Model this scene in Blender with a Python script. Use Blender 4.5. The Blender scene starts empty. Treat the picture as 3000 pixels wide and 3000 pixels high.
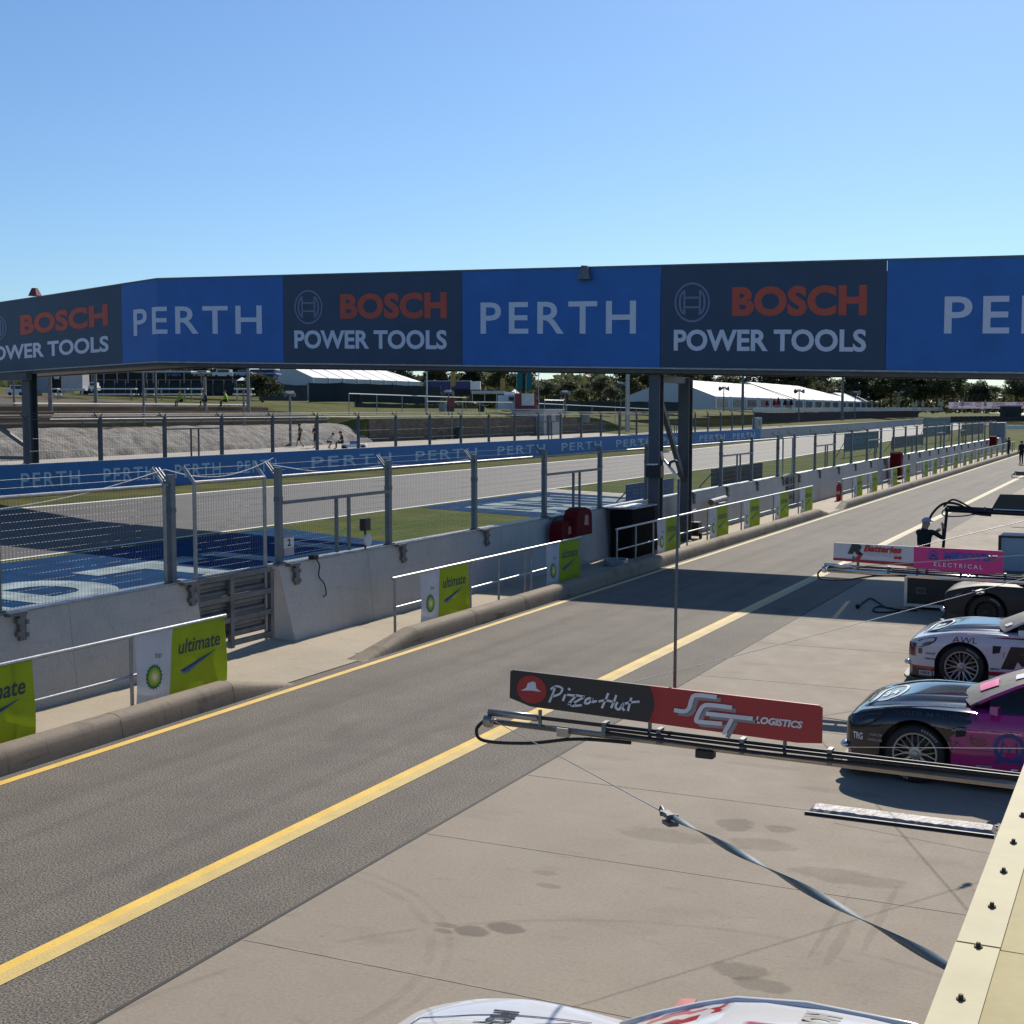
import bpy, bmesh, math, random
from mathutils import Vector, Matrix
random.seed(11)
SC = bpy.context.scene
COL = SC.collection
# ------------------------------------------------------------------ camera, sky, sun, exposure
F_PX, CAM_H = 4000.0, 4.2
PITCH = math.atan(300 / F_PX)
YAW = math.atan(1895 / F_PX * math.cos(PITCH))
FWD = Vector((-math.sin(YAW) * math.cos(PITCH), math.cos(YAW) * math.cos(PITCH), -math.sin(PITCH)))
RGT = Vector((math.cos(YAW), math.sin(YAW), 0))
UPV = RGT.cross(FWD)
cam_d = bpy.data.cameras.new('camera')
cam = bpy.data.objects.new('camera', cam_d); COL.objects.link(cam)
cam_d.sensor_width = 36; cam_d.lens = 36 * F_PX / 3000
cam_d.clip_start = 0.1; cam_d.clip_end = 4000
m = Matrix((RGT, UPV, -FWD)).transposed().to_4x4(); m.translation = (0, 0, CAM_H)
cam.matrix_world = m
SC.camera = cam
SUN_FROM = Vector((-0.12, 1.30, 1.0)).normalized()
w = bpy.data.worlds.new('World'); SC.world = w; w.use_nodes = True
nt = w.node_tree; nt.nodes.clear()
sky = nt.nodes.new('ShaderNodeTexSky'); sky.sky_type = 'NISHITA'; sky.sun_disc = False
sky.sun_elevation = math.asin(SUN_FROM.z)
sky.sun_rotation = math.atan2(SUN_FROM.x, SUN_FROM.y)
sky.air_density = 1.0; sky.dust_density = 0.4; sky.ozone_density = 2.0; sky.altitude = 50
bg = nt.nodes.new('ShaderNodeBackground'); bg.inputs[1].default_value = 0.072
wo = nt.nodes.new('ShaderNodeOutputWorld')
tint = nt.nodes.new('ShaderNodeVectorMath'); tint.operation = 'MULTIPLY'; tint.inputs[1].default_value = (.71, .935, 1.19)
nt.links.new(sky.outputs[0], tint.inputs[0]); nt.links.new(tint.outputs[0], bg.inputs[0]); nt.links.new(bg.outputs[0], wo.inputs[0])
sd = bpy.data.lights.new('sun', 'SUN'); sd.energy = 4.2; sd.angle = math.radians(0.53); sd.color = (1.0, 0.93, 0.81)
so = bpy.data.objects.new('sun', sd); COL.objects.link(so)
so.rotation_euler = SUN_FROM.to_track_quat('Z', 'Y').to_euler(); so.location = (0, 60, 60)
SC.view_settings.view_transform = 'Standard'; SC.view_settings.look = 'None'
SC.view_settings.exposure = 0.35; SC.view_settings.gamma = 1.0

# ------------------------------------------------------------------ survey helpers: pixel of the 3000 px photo -> place in the world
def ray(u, v): return FWD + RGT * ((u - 1500) / F_PX) + UPV * ((1500 - v) / F_PX)
def at(u, v, d): return Vector((0, 0, CAM_H)) + ray(u, v) * d
def gp(u, v, z=0.0):
    d = ray(u, v); t = (z - CAM_H) / d.z
    return Vector((d.x * t, d.y * t, z))
def on_x(u, v, X):
    d = ray(u, v); t = X / d.x
    return Vector((X, d.y * t, CAM_H + d.z * t))
def on_y(u, v, Y):
    d = ray(u, v); t = Y / d.y
    return Vector((d.x * t, Y, CAM_H + d.z * t))
def lerp(a, b, t): return a + (b - a) * t
def table(xs, x):
    if x <= xs[0][0]: return xs[0][1]
    for (x0, y0), (x1, y1) in zip(xs, xs[1:]):
        if x <= x1: return lerp(y0, y1, (x - x0) / (x1 - x0))
    return xs[-1][1]
def sm(a, b, x):
    t = max(0, min(1, (x - a) / (b - a))); return t * t * (3 - 2 * t)
PROF_A = [(14.5, 0), (41, .715), (59, 1.25), (62.4, 3.0), (72, 4.35), (85, 5.0), (140, 7.4), (420, 9)]
PROF_B = [(14.5, 0), (41, .715), (59.9, 1.5), (60.0, 3.35), (72, 4.3), (85, 5.0), (140, 7.2), (420, 9)]
PROF_C = [(14.5, 0), (46, .85), (60, 1.7), (95, 4.1), (160, 5.0), (420, 6.5)]
def ter(X, Y):
    a = -X
    za = table(PROF_A, a); zb = table(PROF_B, a); zc = table(PROF_C, a)
    z = za if Y < 98 else zb
    k = sm(147, 165, Y)
    return lerp(z, zc, k)
def hit(u, v, dmin=15):
    d = ray(u, v); t = dmin
    while t < 600:
        p = Vector((0, 0, CAM_H)) + d * t
        if p.z < ter(p.x, p.y): return p, t
        t += .25
    return p, t

# ------------------------------------------------------------------ materials
MATS = {}
def mat(name, col, rough=.6, metal=0.0, var=.12, scale=3.0, bump=0.0, bscale=40.0, coat=0.0, spec=.5, col2=None, stretch=(1, 1, 1), trans=0.0):
    if name in MATS: return MATS[name]
    M = bpy.data.materials.new(name); M.use_nodes = True; MATS[name] = M
    n, l = M.node_tree.nodes, M.node_tree.links
    b = n['Principled BSDF']
    b.inputs['Roughness'].default_value = rough; b.inputs['Metallic'].default_value = metal
    b.inputs['Specular IOR Level'].default_value = spec
    if coat: b.inputs['Coat Weight'].default_value = coat; b.inputs['Coat Roughness'].default_value = .05
    g = n.new('ShaderNodeNewGeometry')
    mp = n.new('ShaderNodeMapping'); mp.inputs['Scale'].default_value = stretch
    l.new(g.outputs['Position'], mp.inputs['Vector'])
    t = n.new('ShaderNodeTexNoise'); t.inputs['Scale'].default_value = scale; t.inputs['Detail'].default_value = 5; t.inputs['Roughness'].default_value = .6
    l.new(mp.outputs[0], t.inputs['Vector'])
    r = n.new('ShaderNodeMapRange'); r.inputs['From Min'].default_value = .3; r.inputs['From Max'].default_value = .7
    l.new(t.outputs['Fac'], r.inputs['Value'])
    mx = n.new('ShaderNodeMix'); mx.data_type = 'RGBA'
    c2 = col2 or tuple(min(1, c * (1 + var)) for c in col)
    c1 = col if col2 else tuple(c * (1 - var) for c in col)
    mx.inputs[6].default_value = (*c1, 1); mx.inputs[7].default_value = (*c2, 1)
    l.new(r.outputs[0], mx.inputs[0]); l.new(mx.outputs[2], b.inputs['Base Color'])
    if trans: b.inputs['Transmission Weight'].default_value = trans
    if bump:
        t2 = n.new('ShaderNodeTexNoise'); t2.inputs['Scale'].default_value = bscale; t2.inputs['Detail'].default_value = 4
        l.new(g.outputs['Position'], t2.inputs['Vector'])
        bp = n.new('ShaderNodeBump'); bp.inputs['Strength'].default_value = bump; bp.inputs['Distance'].default_value = .02
        l.new(t2.outputs['Fac'], bp.inputs['Height']); l.new(bp.outputs[0], b.inputs['Normal'])
    return M
class NB:                                   # small node-graph helper
    def __init__(s, name):
        s.M = bpy.data.materials.new(name); s.M.use_nodes = True; MATS[name] = s.M
        s.n, s.l = s.M.node_tree.nodes, s.M.node_tree.links
        s.b = s.n['Principled BSDF']
        s.g = s.n.new('ShaderNodeNewGeometry')
    def pos(s): return s.g.outputs['Position']
    def noise(s, scale, detail=4, stretch=(1, 1, 1), rough=.6, off=(0, 0, 0)):
        mp = s.n.new('ShaderNodeMapping'); mp.inputs['Scale'].default_value = stretch; mp.inputs['Location'].default_value = off
        s.l.new(s.pos(), mp.inputs['Vector'])
        t = s.n.new('ShaderNodeTexNoise'); t.inputs['Scale'].default_value = scale; t.inputs['Detail'].default_value = detail; t.inputs['Roughness'].default_value = rough
        s.l.new(mp.outputs[0], t.inputs['Vector']); return t.outputs['Fac']
    def rng(s, v, a, b, c=0.0, d=1.0, smooth=False):
        r = s.n.new('ShaderNodeMapRange'); r.inputs['From Min'].default_value = a; r.inputs['From Max'].default_value = b
        r.inputs['To Min'].default_value = c; r.inputs['To Max'].default_value = d
        if smooth: r.interpolation_type = 'SMOOTHSTEP'
        s.l.new(v, r.inputs['Value']); return r.outputs[0]
    def math(s, op, a, b=None):
        k = s.n.new('ShaderNodeMath'); k.operation = op
        for i, x in enumerate((a, b)):
            if x is None: continue
            if isinstance(x, (int, float)): k.inputs[i].default_value = x
            else: s.l.new(x, k.inputs[i])
        return k.outputs[0]
    def mix(s, f, a, b):
        k = s.n.new('ShaderNodeMix'); k.data_type = 'RGBA'
        if isinstance(f, (int, float)): k.inputs[0].default_value = f
        else: s.l.new(f, k.inputs[0])
        for i, x in ((6, a), (7, b)):
            if isinstance(x, tuple): k.inputs[i].default_value = (*x, 1)
            else: s.l.new(x, k.inputs[i])
        return k.outputs[2]
    def mul(s, a, f):                       # colour times scalar
        k = s.n.new('ShaderNodeVectorMath'); k.operation = 'SCALE'
        s.l.new(a, k.inputs[0]); s.l.new(f, k.inputs['Scale']); return k.outputs[0]
    def sep(s, v=None):
        k = s.n.new('ShaderNodeSeparateXYZ'); s.l.new(v or s.pos(), k.inputs[0]); return k.outputs
    def bump(s, h, strength=.5, dist=.01):
        k = s.n.new('ShaderNodeBump'); k.inputs['Strength'].default_value = strength; k.inputs['Distance'].default_value = dist
        s.l.new(h, k.inputs['Height']); s.l.new(k.outputs[0], s.b.inputs['Normal'])
    def done(s, c, rough=.8):
        s.l.new(c, s.b.inputs['Base Color'])
        if isinstance(rough, (int, float)): s.b.inputs['Roughness'].default_value = rough
        else: s.l.new(rough, s.b.inputs['Roughness'])
        return s.M
def mat_asphalt(name, base, warm, rough=.82, streak=.18, spec=.5, lanes=()):
    k = NB(name); k.b.inputs['Specular IOR Level'].default_value = spec
    fine = k.noise(52, 2, (1, 1, 1), .7); mid = k.noise(1.6, 5); st = k.noise(.75, 4, (1.6, .06, 1)); big = k.noise(.25, 3); pt = k.noise(.8, 3, (1.2, .5, 1), .5, (3, 8, 0))
    c = k.mix(k.rng(fine, .38, .64), tuple(x * .30 for x in base), warm)
    c = k.mul(c, k.rng(mid, .3, .7, .88, 1.1))
    c = k.mul(c, k.rng(st, .35, .7, 1 + streak * .5, 1 - streak))
    c = k.mul(c, k.rng(big, .3, .7, .90, 1.10)); c = k.mul(c, k.rng(pt, .60, .72, 1, .80, True)); sp = k.noise(75, 1, (1, 1, 1), .5, (4, 4, 0)); c = k.mul(c, k.rng(sp, .70, .74, 1, 1.9))
    X, Y, Z = k.sep(); wob = k.noise(.35, 3, (1, .12, 1))
    for x0, wd in lanes:
        d = k.math('ABSOLUTE', k.math('ADD', k.math('SUBTRACT', X, x0), k.math('MULTIPLY', k.math('SUBTRACT', wob, .5), .5))); f = k.math('MAXIMUM', k.rng(d, wd * .3, wd, .86, 1, True), k.rng(k.noise(.9, 4, (1, .1, 1), .6, (x0, 1, 0)), .45, .62, .86, 1)); c = k.mul(c, f)
    k.bump(fine, .55, .012)
    return k.done(c, k.rng(fine, .3, .7, rough - .08, rough + .08))
def mat_concrete(name, base, stains=(), arcs=(), blot=.22, scuff=0.0):
    k = NB(name)
    fine = k.noise(30, 5); mid = k.noise(2.2, 5, (1, .8, 1), .65); big = k.noise(.45, 4); blo = k.noise(1.1, 3, (.8, 1.7, 1), .5, (7, 3, 0))
    c = k.mix(k.rng(mid, .3, .72), tuple(x * .94 for x in base), tuple(x * 1.05 for x in base))
    c = k.mul(c, k.rng(fine, .3, .7, .88, 1.10)); c = k.mul(c, k.rng(big, .3, .7, .9, 1.08))
    c = k.mul(c, k.rng(blo, .58, .74, 1.0, 1 - blot, True))
    if scuff:
        sf = k.noise(2.6, 5, (1, .22, 2.6), .65, (3, 1, 5)); c = k.mul(c, k.rng(sf, .56, .70, 1, 1 - scuff, True)); s2 = k.noise(5, 4, (1, 2.4, .35), .6, (1, 7, 2)); c = k.mul(c, k.rng(s2, .58, .74, 1, 1 - scuff * .6, True))
    spots = k.noise(3.4, 3, (.8, 2.2, 1), .5, (2, 9, 0))
    c = k.mul(c, k.rng(spots, .62, .72, 1, .90, True)); dots = k.noise(9, 2, (.8, 2, 1), .5, (5, 1, 0)); c = k.mul(c, k.rng(dots, .70, .76, 1, .8, True))
    wig = k.noise(5, 3)
    X, Y, Z = k.sep()
    for (x, y, rx, ry, dk) in stains:
        dx = k.math('DIVIDE', k.math('SUBTRACT', X, x), rx); dy = k.math('DIVIDE', k.math('SUBTRACT', Y, y), ry)
        d = k.math('ADD', k.math('MULTIPLY', dx, dx), k.math('MULTIPLY', dy, dy))
        d = k.math('ADD', d, k.math('MULTIPLY', k.math('SUBTRACT', wig, .5), 2.2))
        c = k.mul(c, k.rng(d, .55, 1.2, 1 - dk, 1, True))
    for (x, y, r, wd, dk) in arcs:
        dx = k.math('SUBTRACT', X, x); dy = k.math('SUBTRACT', Y, y)
        d = k.math('SQRT', k.math('ADD', k.math('MULTIPLY', dx, dx), k.math('MULTIPLY', dy, dy)))
        d = k.math('ABSOLUTE', k.math('SUBTRACT', d, r))
        f = k.rng(d, wd * .5, wd, 1 - dk, 1, True)
        f = k.math('MAXIMUM', f, k.rng(k.noise(1.5, 3, (1, 1, 1), .6, (1, 1, 0)), .45, .6, 1 - dk, 1))
        c = k.mul(c, f)
    k.bump(fine, .18, .006); k.b.inputs['Specular IOR Level'].default_value = .2
    return k.done(c, k.rng(mid, .3, .7, .75, .92))
def mat_grass(name, c1, c2, dry):
    k = NB(name)
    fine = k.noise(14, 5, (1, 1, 1), .7); mid = k.noise(.5, 4); big = k.noise(.09, 3)
    c = k.mix(k.rng(fine, .3, .7), c1, c2)
    c = k.mix(k.rng(mid, .42, .72, 0, .75), c, dry); c = k.mul(c, k.rng(big, .3, .7, .85, 1.15))
    k.bump(fine, .9, .05); k.b.inputs['Specular IOR Level'].default_value = .08
    return k.done(c, .95)
def mat_leaf(name, c1, c2):
    k = NB(name)
    nz = k.noise(1.1, 3); nf = k.noise(9, 2)
    c = k.mix(k.rng(nz, .33, .68), c1, c2); c = k.mul(c, k.rng(nf, .3, .7, .75, 1.25))
    k.done(c, .6); k.b.inputs['Specular IOR Level'].default_value = .3
    tr = k.n.new('ShaderNodeBsdfTranslucent'); mx = k.n.new('ShaderNodeMixShader'); mx.inputs[0].default_value = .38
    k.l.new(c, tr.inputs['Color']); out = k.n['Material Output']
    k.l.new(k.b.outputs[0], mx.inputs[1]); k.l.new(tr.outputs[0], mx.inputs[2]); k.l.new(mx.outputs[0], out.inputs[0])
    return k.M
def mat_cloth(name, col, rough=.7, tl=.35):  # thin banner mesh that lets some sun through
    k = NB(name); nz = k.noise(3, 4)
    c = k.mix(k.rng(nz, .3, .7), tuple(x * .93 for x in col), tuple(min(1, x * 1.07) for x in col))
    k.done(c, rough); k.b.inputs['Specular IOR Level'].default_value = .25
    tr = k.n.new('ShaderNodeBsdfTranslucent'); mx = k.n.new('ShaderNodeMixShader'); mx.inputs[0].default_value = tl
    k.l.new(c, tr.inputs['Color']); out = k.n['Material Output']
    k.l.new(k.b.outputs[0], mx.inputs[1]); k.l.new(tr.outputs[0], mx.inputs[2]); k.l.new(mx.outputs[0], out.inputs[0])
    return k.M
steel = mat('galvanised steel', (.30, .31, .32), .42, .75, .2, 6, .1, 60)
steel_dk = mat('weathered steel', (.16, .165, .17), .55, .5, .25, 4, .15, 50)
steel_post = mat('painted grey post', (.15, .17, .19), .5, .3, .15, 5)
chrome = mat('polished aluminium', (.62, .62, .63), .16, 1.0, .08, 5)
alu = mat('brushed aluminium', (.5, .5, .5), .35, .9, .1, 9)
black_p = mat('black plastic', (.012, .012, .013), .45, 0, .2, 8)
black_s = mat('black satin paint', (.018, .018, .02), .32, 0, .2, 6)
rubber = mat('rubber', (.016, .016, .016), .75, 0, .2, 20)
white_p = mat('white paint', (.78, .78, .77), .5, 0, .06, 4)
offwhite = mat('off white sheet', (.6, .6, .6), .6, 0, .08, 3)
red_p = mat('red paint', (.42, .02, .02), .45, 0, .15, 5)
red_cover = mat('red vinyl cover', (.115, .008, .010), .8, 0, .2, 4, .3, 15, spec=.12)
grey_p = mat('grey paint', (.25, .26, .28), .5, 0, .12, 4)
yellow_l = mat('yellow line paint', (.78, .50, .09), .7, 0, .12, 2.5, .25, 55)
cream_l = mat('worn yellow line', (.62, .45, .15), .8, 0, .22, 3, .25, 55)
white_l = mat('white line paint', (.72, .71, .66), .7, 0, .15, 2, .2, 50)
def glare_worn_line(name, near, far):                                     # speckled wear; glare down the lane is put into the far colour
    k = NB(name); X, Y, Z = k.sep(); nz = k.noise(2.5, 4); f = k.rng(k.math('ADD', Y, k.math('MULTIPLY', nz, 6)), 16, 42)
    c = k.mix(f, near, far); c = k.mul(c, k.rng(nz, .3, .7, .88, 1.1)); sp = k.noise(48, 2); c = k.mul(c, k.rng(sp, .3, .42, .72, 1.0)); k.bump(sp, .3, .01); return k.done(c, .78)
yellow_l = glare_worn_line('yellow lane paint', (.78, .50, .09), (.62, .52, .30)); cream_l = glare_worn_line('worn and glare-paled lane paint', (.62, .45, .15), (.52, .45, .31))
asphalt = mat_asphalt('pit lane asphalt', (.112, .096, .079), (.275, .237, .192), .86, .14, .35, ((-10.6, .2), (-9.1, .2), (-8.5, .12), (-10.0, .1)))
track_m = mat_asphalt('track asphalt', (.068, .061, .056), (.115, .103, .096), .74, .22, .5)
road_m = mat_asphalt('service road', (.11, .11, .11), (.17, .17, .17), .8, .1)
STAINS = [(-4.88, 9.57, .16, .11, .4), (-4.66, 9.76, .17, .12, .42), (-2.7, 9.74, .22, .16, .3), (-2.5, 9.57, .2, .13, .3), (-2.4, 12.15, .55, .2, .22),
          (-3.75, 13.25, .2, .22, .3), (-3.35, 12.75, .34, .2, .22), (-5.1, 9.48, .1, .05, .3), (-5.12, 9.6, .13, .05, .28), (-4.9, 11.1, .14, .07, .22), (-4.75, 10.8, .13, .06, .25),
          (-4.3, 12.6, .5, .22, .2), (-3.3, 13.3, .17, .12, .3), (-3.0, 14.9, .5, .12, .15), (-4.1, 15.6, .45, .1, .14), (-2.15, 10.6, .05, .6, .14), (-1.95, 11.3, .04, .9, .16), (-2.3, 11.0, .03, .8, .16)]
ARCS = [(-2.6, 6.6, 3.9, .04, .13), (-6.9, 8.2, 2.1, .05, .13), (-6.9, 8.2, 2.25, .04, .1)]
conc = mat_concrete('apron concrete', (.305, .256, .20), STAINS, ARCS, blot=.12)
conc_walk = mat_concrete('walkway concrete', (.42, .355, .265), blot=.12)
conc_kerb = mat_concrete('kerb concrete', (.27, .22, .165), blot=.35, scuff=.45)
conc_wall = mat_concrete('wall concrete', (.47, .455, .43), blot=.07, scuff=.09)
conc_far = mat_concrete('far concrete', (.40, .36, .31), blot=.1)
grass_m = mat_grass('mown grass', (.032, .06, .006), (.085, .115, .014), (.135, .125, .028))
grass_h = mat_grass('hill grass', (.042, .060, .012), (.098, .112, .022), (.17, .135, .05))
# ------------------------------------------------------------------ mesh helpers
class MB:
    def __init__(s): s.v, s.f, s.mi, s.cur = [], [], [], 0
    def m(s, i): s.cur = i; return s
    def add(s, vs, fs):
        o = len(s.v); s.v += [Vector(p) for p in vs]
        for f in fs: s.f.append(tuple(i + o for i in f)); s.mi.append(s.cur)
    def quad(s, a, b, c, d): s.add([a, b, c, d], [(0, 1, 2, 3)])
    def box(s, lo, hi, bev=0.0):
        x0, y0, z0 = lo; x1, y1, z1 = hi
        if bev:
            b = bev; s.prism([(x0 + b, y0), (x1 - b, y0), (x1, y0 + b), (x1, y1 - b), (x1 - b, y1), (x0 + b, y1), (x0, y1 - b), (x0, y0 + b)], z0, z1 - b * .6, top_in=b * .6)
            return
        s.add([(x0, y0, z0), (x1, y0, z0), (x1, y1, z0), (x0, y1, z0), (x0, y0, z1), (x1, y0, z1), (x1, y1, z1), (x0, y1, z1)],
              [(0, 3, 2, 1), (4, 5, 6, 7), (0, 1, 5, 4), (1, 2, 6, 5), (2, 3, 7, 6), (3, 0, 4, 7)])
    def prism(s, poly, z0, z1, top_in=0):
        n = len(poly); vs = [(x, y, z0) for x, y in poly] + [(x, y, z1) for x, y in poly]
        fs = [tuple(range(n - 1, -1, -1))] + [(i, (i + 1) % n, n + (i + 1) % n, n + i) for i in range(n)]
        if top_in:
            cx = sum(p[0] for p in poly) / n; cy = sum(p[1] for p in poly) / n
            for x, y in poly:
                dx, dy = cx - x, cy - y; L = math.hypot(dx, dy) or 1
                vs.append((x + dx / L * top_in, y + dy / L * top_in, z1 + top_in))
            fs += [(n + i, n + (i + 1) % n, 2 * n + (i + 1) % n, 2 * n + i) for i in range(n)] + [tuple(range(2 * n, 3 * n))]
        else: fs.append(tuple(range(n, 2 * n)))
        s.add(vs, fs)
    def obox(s, c, ax, ay, az):            # oriented box from centre and half axes
        c, ax, ay, az = map(Vector, (c, ax, ay, az))
        vs = [c + ax * i + ay * j + az * k for k in (-1, 1) for i, j in ((-1, -1), (1, -1), (1, 1), (-1, 1))]
        s.add(vs, [(0, 3, 2, 1), (4, 5, 6, 7), (0, 1, 5, 4), (1, 2, 6, 5), (2, 3, 7, 6), (3, 0, 4, 7)])
    def bar(s, p, q, w, h=None, up=(0, 0, 1)):
        p, q = Vector(p), Vector(q); d = (q - p); L = d.length; d.normalize()
        a = d.cross(Vector(up))
        if a.length < 1e-4: a = d.cross(Vector((1, 0, 0)))
        a.normalize(); b = a.cross(d)
        s.obox((p + q) / 2, d * L / 2, a * w / 2, b * (h or w) / 2)
    def tube(s, pts, r, n=8, caps=True):
        pts = [Vector(p) for p in pts]; k = len(pts)
        rs = r if isinstance(r, (list, tuple)) else [r] * k
        d0 = (pts[1] - pts[0]).normalized()
        a = d0.cross(Vector((0, 0, 1)))
        if a.length < .1: a = d0.cross(Vector((1, 0, 0)))
        a.normalize(); vs, fs = [], []
        for i, p in enumerate(pts):
            d = (pts[min(i + 1, k - 1)] - pts[max(i - 1, 0)]).normalized()
            a = (a - d * a.dot(d)).normalized(); b = d.cross(a)
            for j in range(n):
                t = 2 * math.pi * j / n; vs.append(p + (a * math.cos(t) + b * math.sin(t)) * rs[i])
        for i in range(k - 1):
            for j in range(n): fs.append((i * n + j, i * n + (j + 1) % n, (i + 1) * n + (j + 1) % n, (i + 1) * n + j))
        if caps: fs += [tuple(range(n - 1, -1, -1)), tuple(range((k - 1) * n, k * n))]
        s.add(vs, fs)
    def lathe(s, prof, c, ax=(0, 0, 1), n=24, close=False):
        c = Vector(c); ax = Vector(ax).normalized(); a = ax.cross(Vector((1, 0, 0)))
        if a.length < .1: a = ax.cross(Vector((0, 1, 0)))
        a.normalize(); b = ax.cross(a); k = len(prof); vs, fs = [], []
        for r, h in prof:
            for j in range(n):
                t = 2 * math.pi * j / n; vs.append(c + ax * h + (a * math.cos(t) + b * math.sin(t)) * r)
        for i in range(k - 1 + (1 if close else 0)):
            i2 = (i + 1) % k
            for j in range(n): fs.append((i * n + j, i * n + (j + 1) % n, i2 * n + (j + 1) % n, i2 * n + j))
        s.add(vs, fs)
    def ball(s, c, rx, ry=None, rz=None, n=12, k=8, zmin=-1.0):
        ry = ry or rx; rz = rz or rx; vs, fs = [], []
        for i in range(k + 1):
            ph = lerp(math.asin(zmin), math.pi / 2, i / k)
            for j in range(n):
                t = 2 * math.pi * j / n
                vs.append((c[0] + rx * math.cos(ph) * math.cos(t), c[1] + ry * math.cos(ph) * math.sin(t), c[2] + rz * math.sin(ph)))
        for i in range(k):
            for j in range(n): fs.append((i * n + j, i * n + (j + 1) % n, (i + 1) * n + (j + 1) % n, (i + 1) * n + j))
        s.add(vs, fs)
    def build(s, name, mats, parent=None, smooth=False, world=False, link=True):
        me = bpy.data.meshes.new(name)
        off = Vector((0, 0, 0))
        if world and parent is not None:
            p = parent
            while p is not None: off += p.location; p = p.parent
        me.from_pydata([tuple(p - off) for p in s.v], [], s.f)
        for M in (mats if isinstance(mats, (list, tuple)) else [mats]): me.materials.append(M)
        me.polygons.foreach_set('material_index', s.mi)
        if smooth: me.polygons.foreach_set('use_smooth', [True] * len(s.f))
        me.update()
        o = bpy.data.objects.new(name, me)
        COL.objects.link(o)
        if parent is not None: o.parent = parent
        return o
def thing(name, label, cat, loc=(0, 0, 0), rz=0.0, group=None):
    o = bpy.data.objects.new(name, None); COL.objects.link(o); o.empty_display_size = .2
    o.location = loc; o.rotation_euler = (0, 0, rz); return tag(o, label, cat, group)
def tag(o, label, cat, group=None):
    o['label'] = label; o['category'] = cat
    if group: o['group'] = group
    return o
def struct(o): o['kind'] = 'structure'; return o
KIDS = {}
def copy_tree(o, loc=None, rz=None, label=None, parent=None):
    c = o.copy(); COL.objects.link(c)
    if parent is not None: c.parent = parent
    if loc is not None: c.location = loc
    if rz is not None: c.rotation_euler = (0, 0, rz)
    if label: c['label'] = label
    for ch in [x for x in bpy.data.objects if x.parent == o and x is not c]: copy_tree(ch, parent=c)
    return c
# ---- lettering: text outlines as flat polygons in a unit box
TXT = {}
def text2d(s, bold=0.0, shear=0.0, space=1.0):
    key = (s, bold, shear, space)
    if key in TXT: return TXT[key]
    cu = bpy.data.curves.new('lettering', 'FONT'); cu.body = s; cu.offset = bold; cu.shear = shear; cu.space_character = space
    cu.resolution_u = 4; cu.fill_mode = 'FRONT' if hasattr(cu, 'fill_mode') else cu.fill_mode
    ob = bpy.data.objects.new('lettering', cu); COL.objects.link(ob)
    dg = bpy.context.evaluated_depsgraph_get(); dg.update()
    me = bpy.data.meshes.new_from_object(ob.evaluated_get(dg))
    vs = [(v.co.x, v.co.y) for v in me.vertices]; fs = [tuple(p.vertices) for p in me.polygons]
    bpy.data.objects.remove(ob); bpy.data.meshes.remove(me)
    x0 = min(v[0] for v in vs); x1 = max(v[0] for v in vs); y0 = min(v[1] for v in vs); y1 = max(v[1] for v in vs)
    vs = [((x - x0) / (x1 - x0), (y - y0) / (y1 - y0)) for x, y in vs]
    TXT[key] = (vs, fs); return TXT[key]
def fit(shape, a0, b0, a1, b1): return [(lerp(a0, a1, x), lerp(b0, b1, y)) for x, y in shape[0]], shape[1]
def disc(cx, cy, rx, ry=None, n=32): return [(cx, cy)] + [(cx + rx * math.cos(2 * math.pi * i / n), cy + (ry or rx) * math.sin(2 * math.pi * i / n)) for i in range(n)], [(0, i + 1, (i + 1) % n + 1) for i in range(n)]
def ring(cx, cy, rx, ry, k, n=40):
    vs = []
    for i in range(n):
        c, s_ = math.cos(2 * math.pi * i / n), math.sin(2 * math.pi * i / n); vs += [(cx + rx * c, cy + ry * s_), (cx + rx * k * c, cy + ry * k * s_)]
    return vs, [(2 * i, 2 * ((i + 1) % n), 2 * ((i + 1) % n) + 1, 2 * i + 1) for i in range(n)]
def star(cx, cy, rx, ry, n, k):
    vs = [(cx, cy)]
    for i in range(2 * n):
        r = 1 if i % 2 == 0 else k; t = math.pi * i / n; vs.append((cx + rx * r * math.cos(t), cy + ry * r * math.sin(t)))
    return vs, [(0, i + 1, (i + 1) % (2 * n) + 1) for i in range(2 * n)]
def poly(*pts): return list(pts), [tuple(range(len(pts)))]
def stroke(pts, wd):
    vs, fs = [], []; k = len(pts); ws = wd if isinstance(wd, (list, tuple)) else [wd] * k
    for i, (x, y) in enumerate(pts):
        xa, ya = pts[max(i - 1, 0)]; xb, yb = pts[min(i + 1, k - 1)]
        dx, dy = xb - xa, yb - ya; L = math.hypot(dx, dy) or 1
        vs += [(x - dy / L * ws[i] / 2, y + dx / L * ws[i] / 2), (x + dy / L * ws[i] / 2, y - dx / L * ws[i] / 2)]
    for i in range(k - 1): fs.append((2 * i, 2 * i + 1, 2 * i + 3, 2 * i + 2))
    return vs, fs
def smooth_path(pts, n=6):
    out = []
    for i in range(len(pts) - 1):
        p0 = pts[max(i - 1, 0)]; p1 = pts[i]; p2 = pts[i + 1]; p3 = pts[min(i + 2, len(pts) - 1)]
        for j in range(n):
            t = j / n
            out.append(tuple(.5 * (2 * p1[c] + (p2[c] - p0[c]) * t + (2 * p0[c] - 5 * p1[c] + 4 * p2[c] - p3[c]) * t * t + (3 * p1[c] - p0[c] - 3 * p2[c] + p3[c]) * t ** 3) for c in range(len(p1))))
    out.append(tuple(pts[-1])); return out
def decal(name, shapes, M, parent, fn, world=False):
    b = MB()
    for vs, fs in shapes: b.add([fn(x, y) for x, y in vs], fs)
    return b.build(name, M, parent, world=world)
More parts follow.
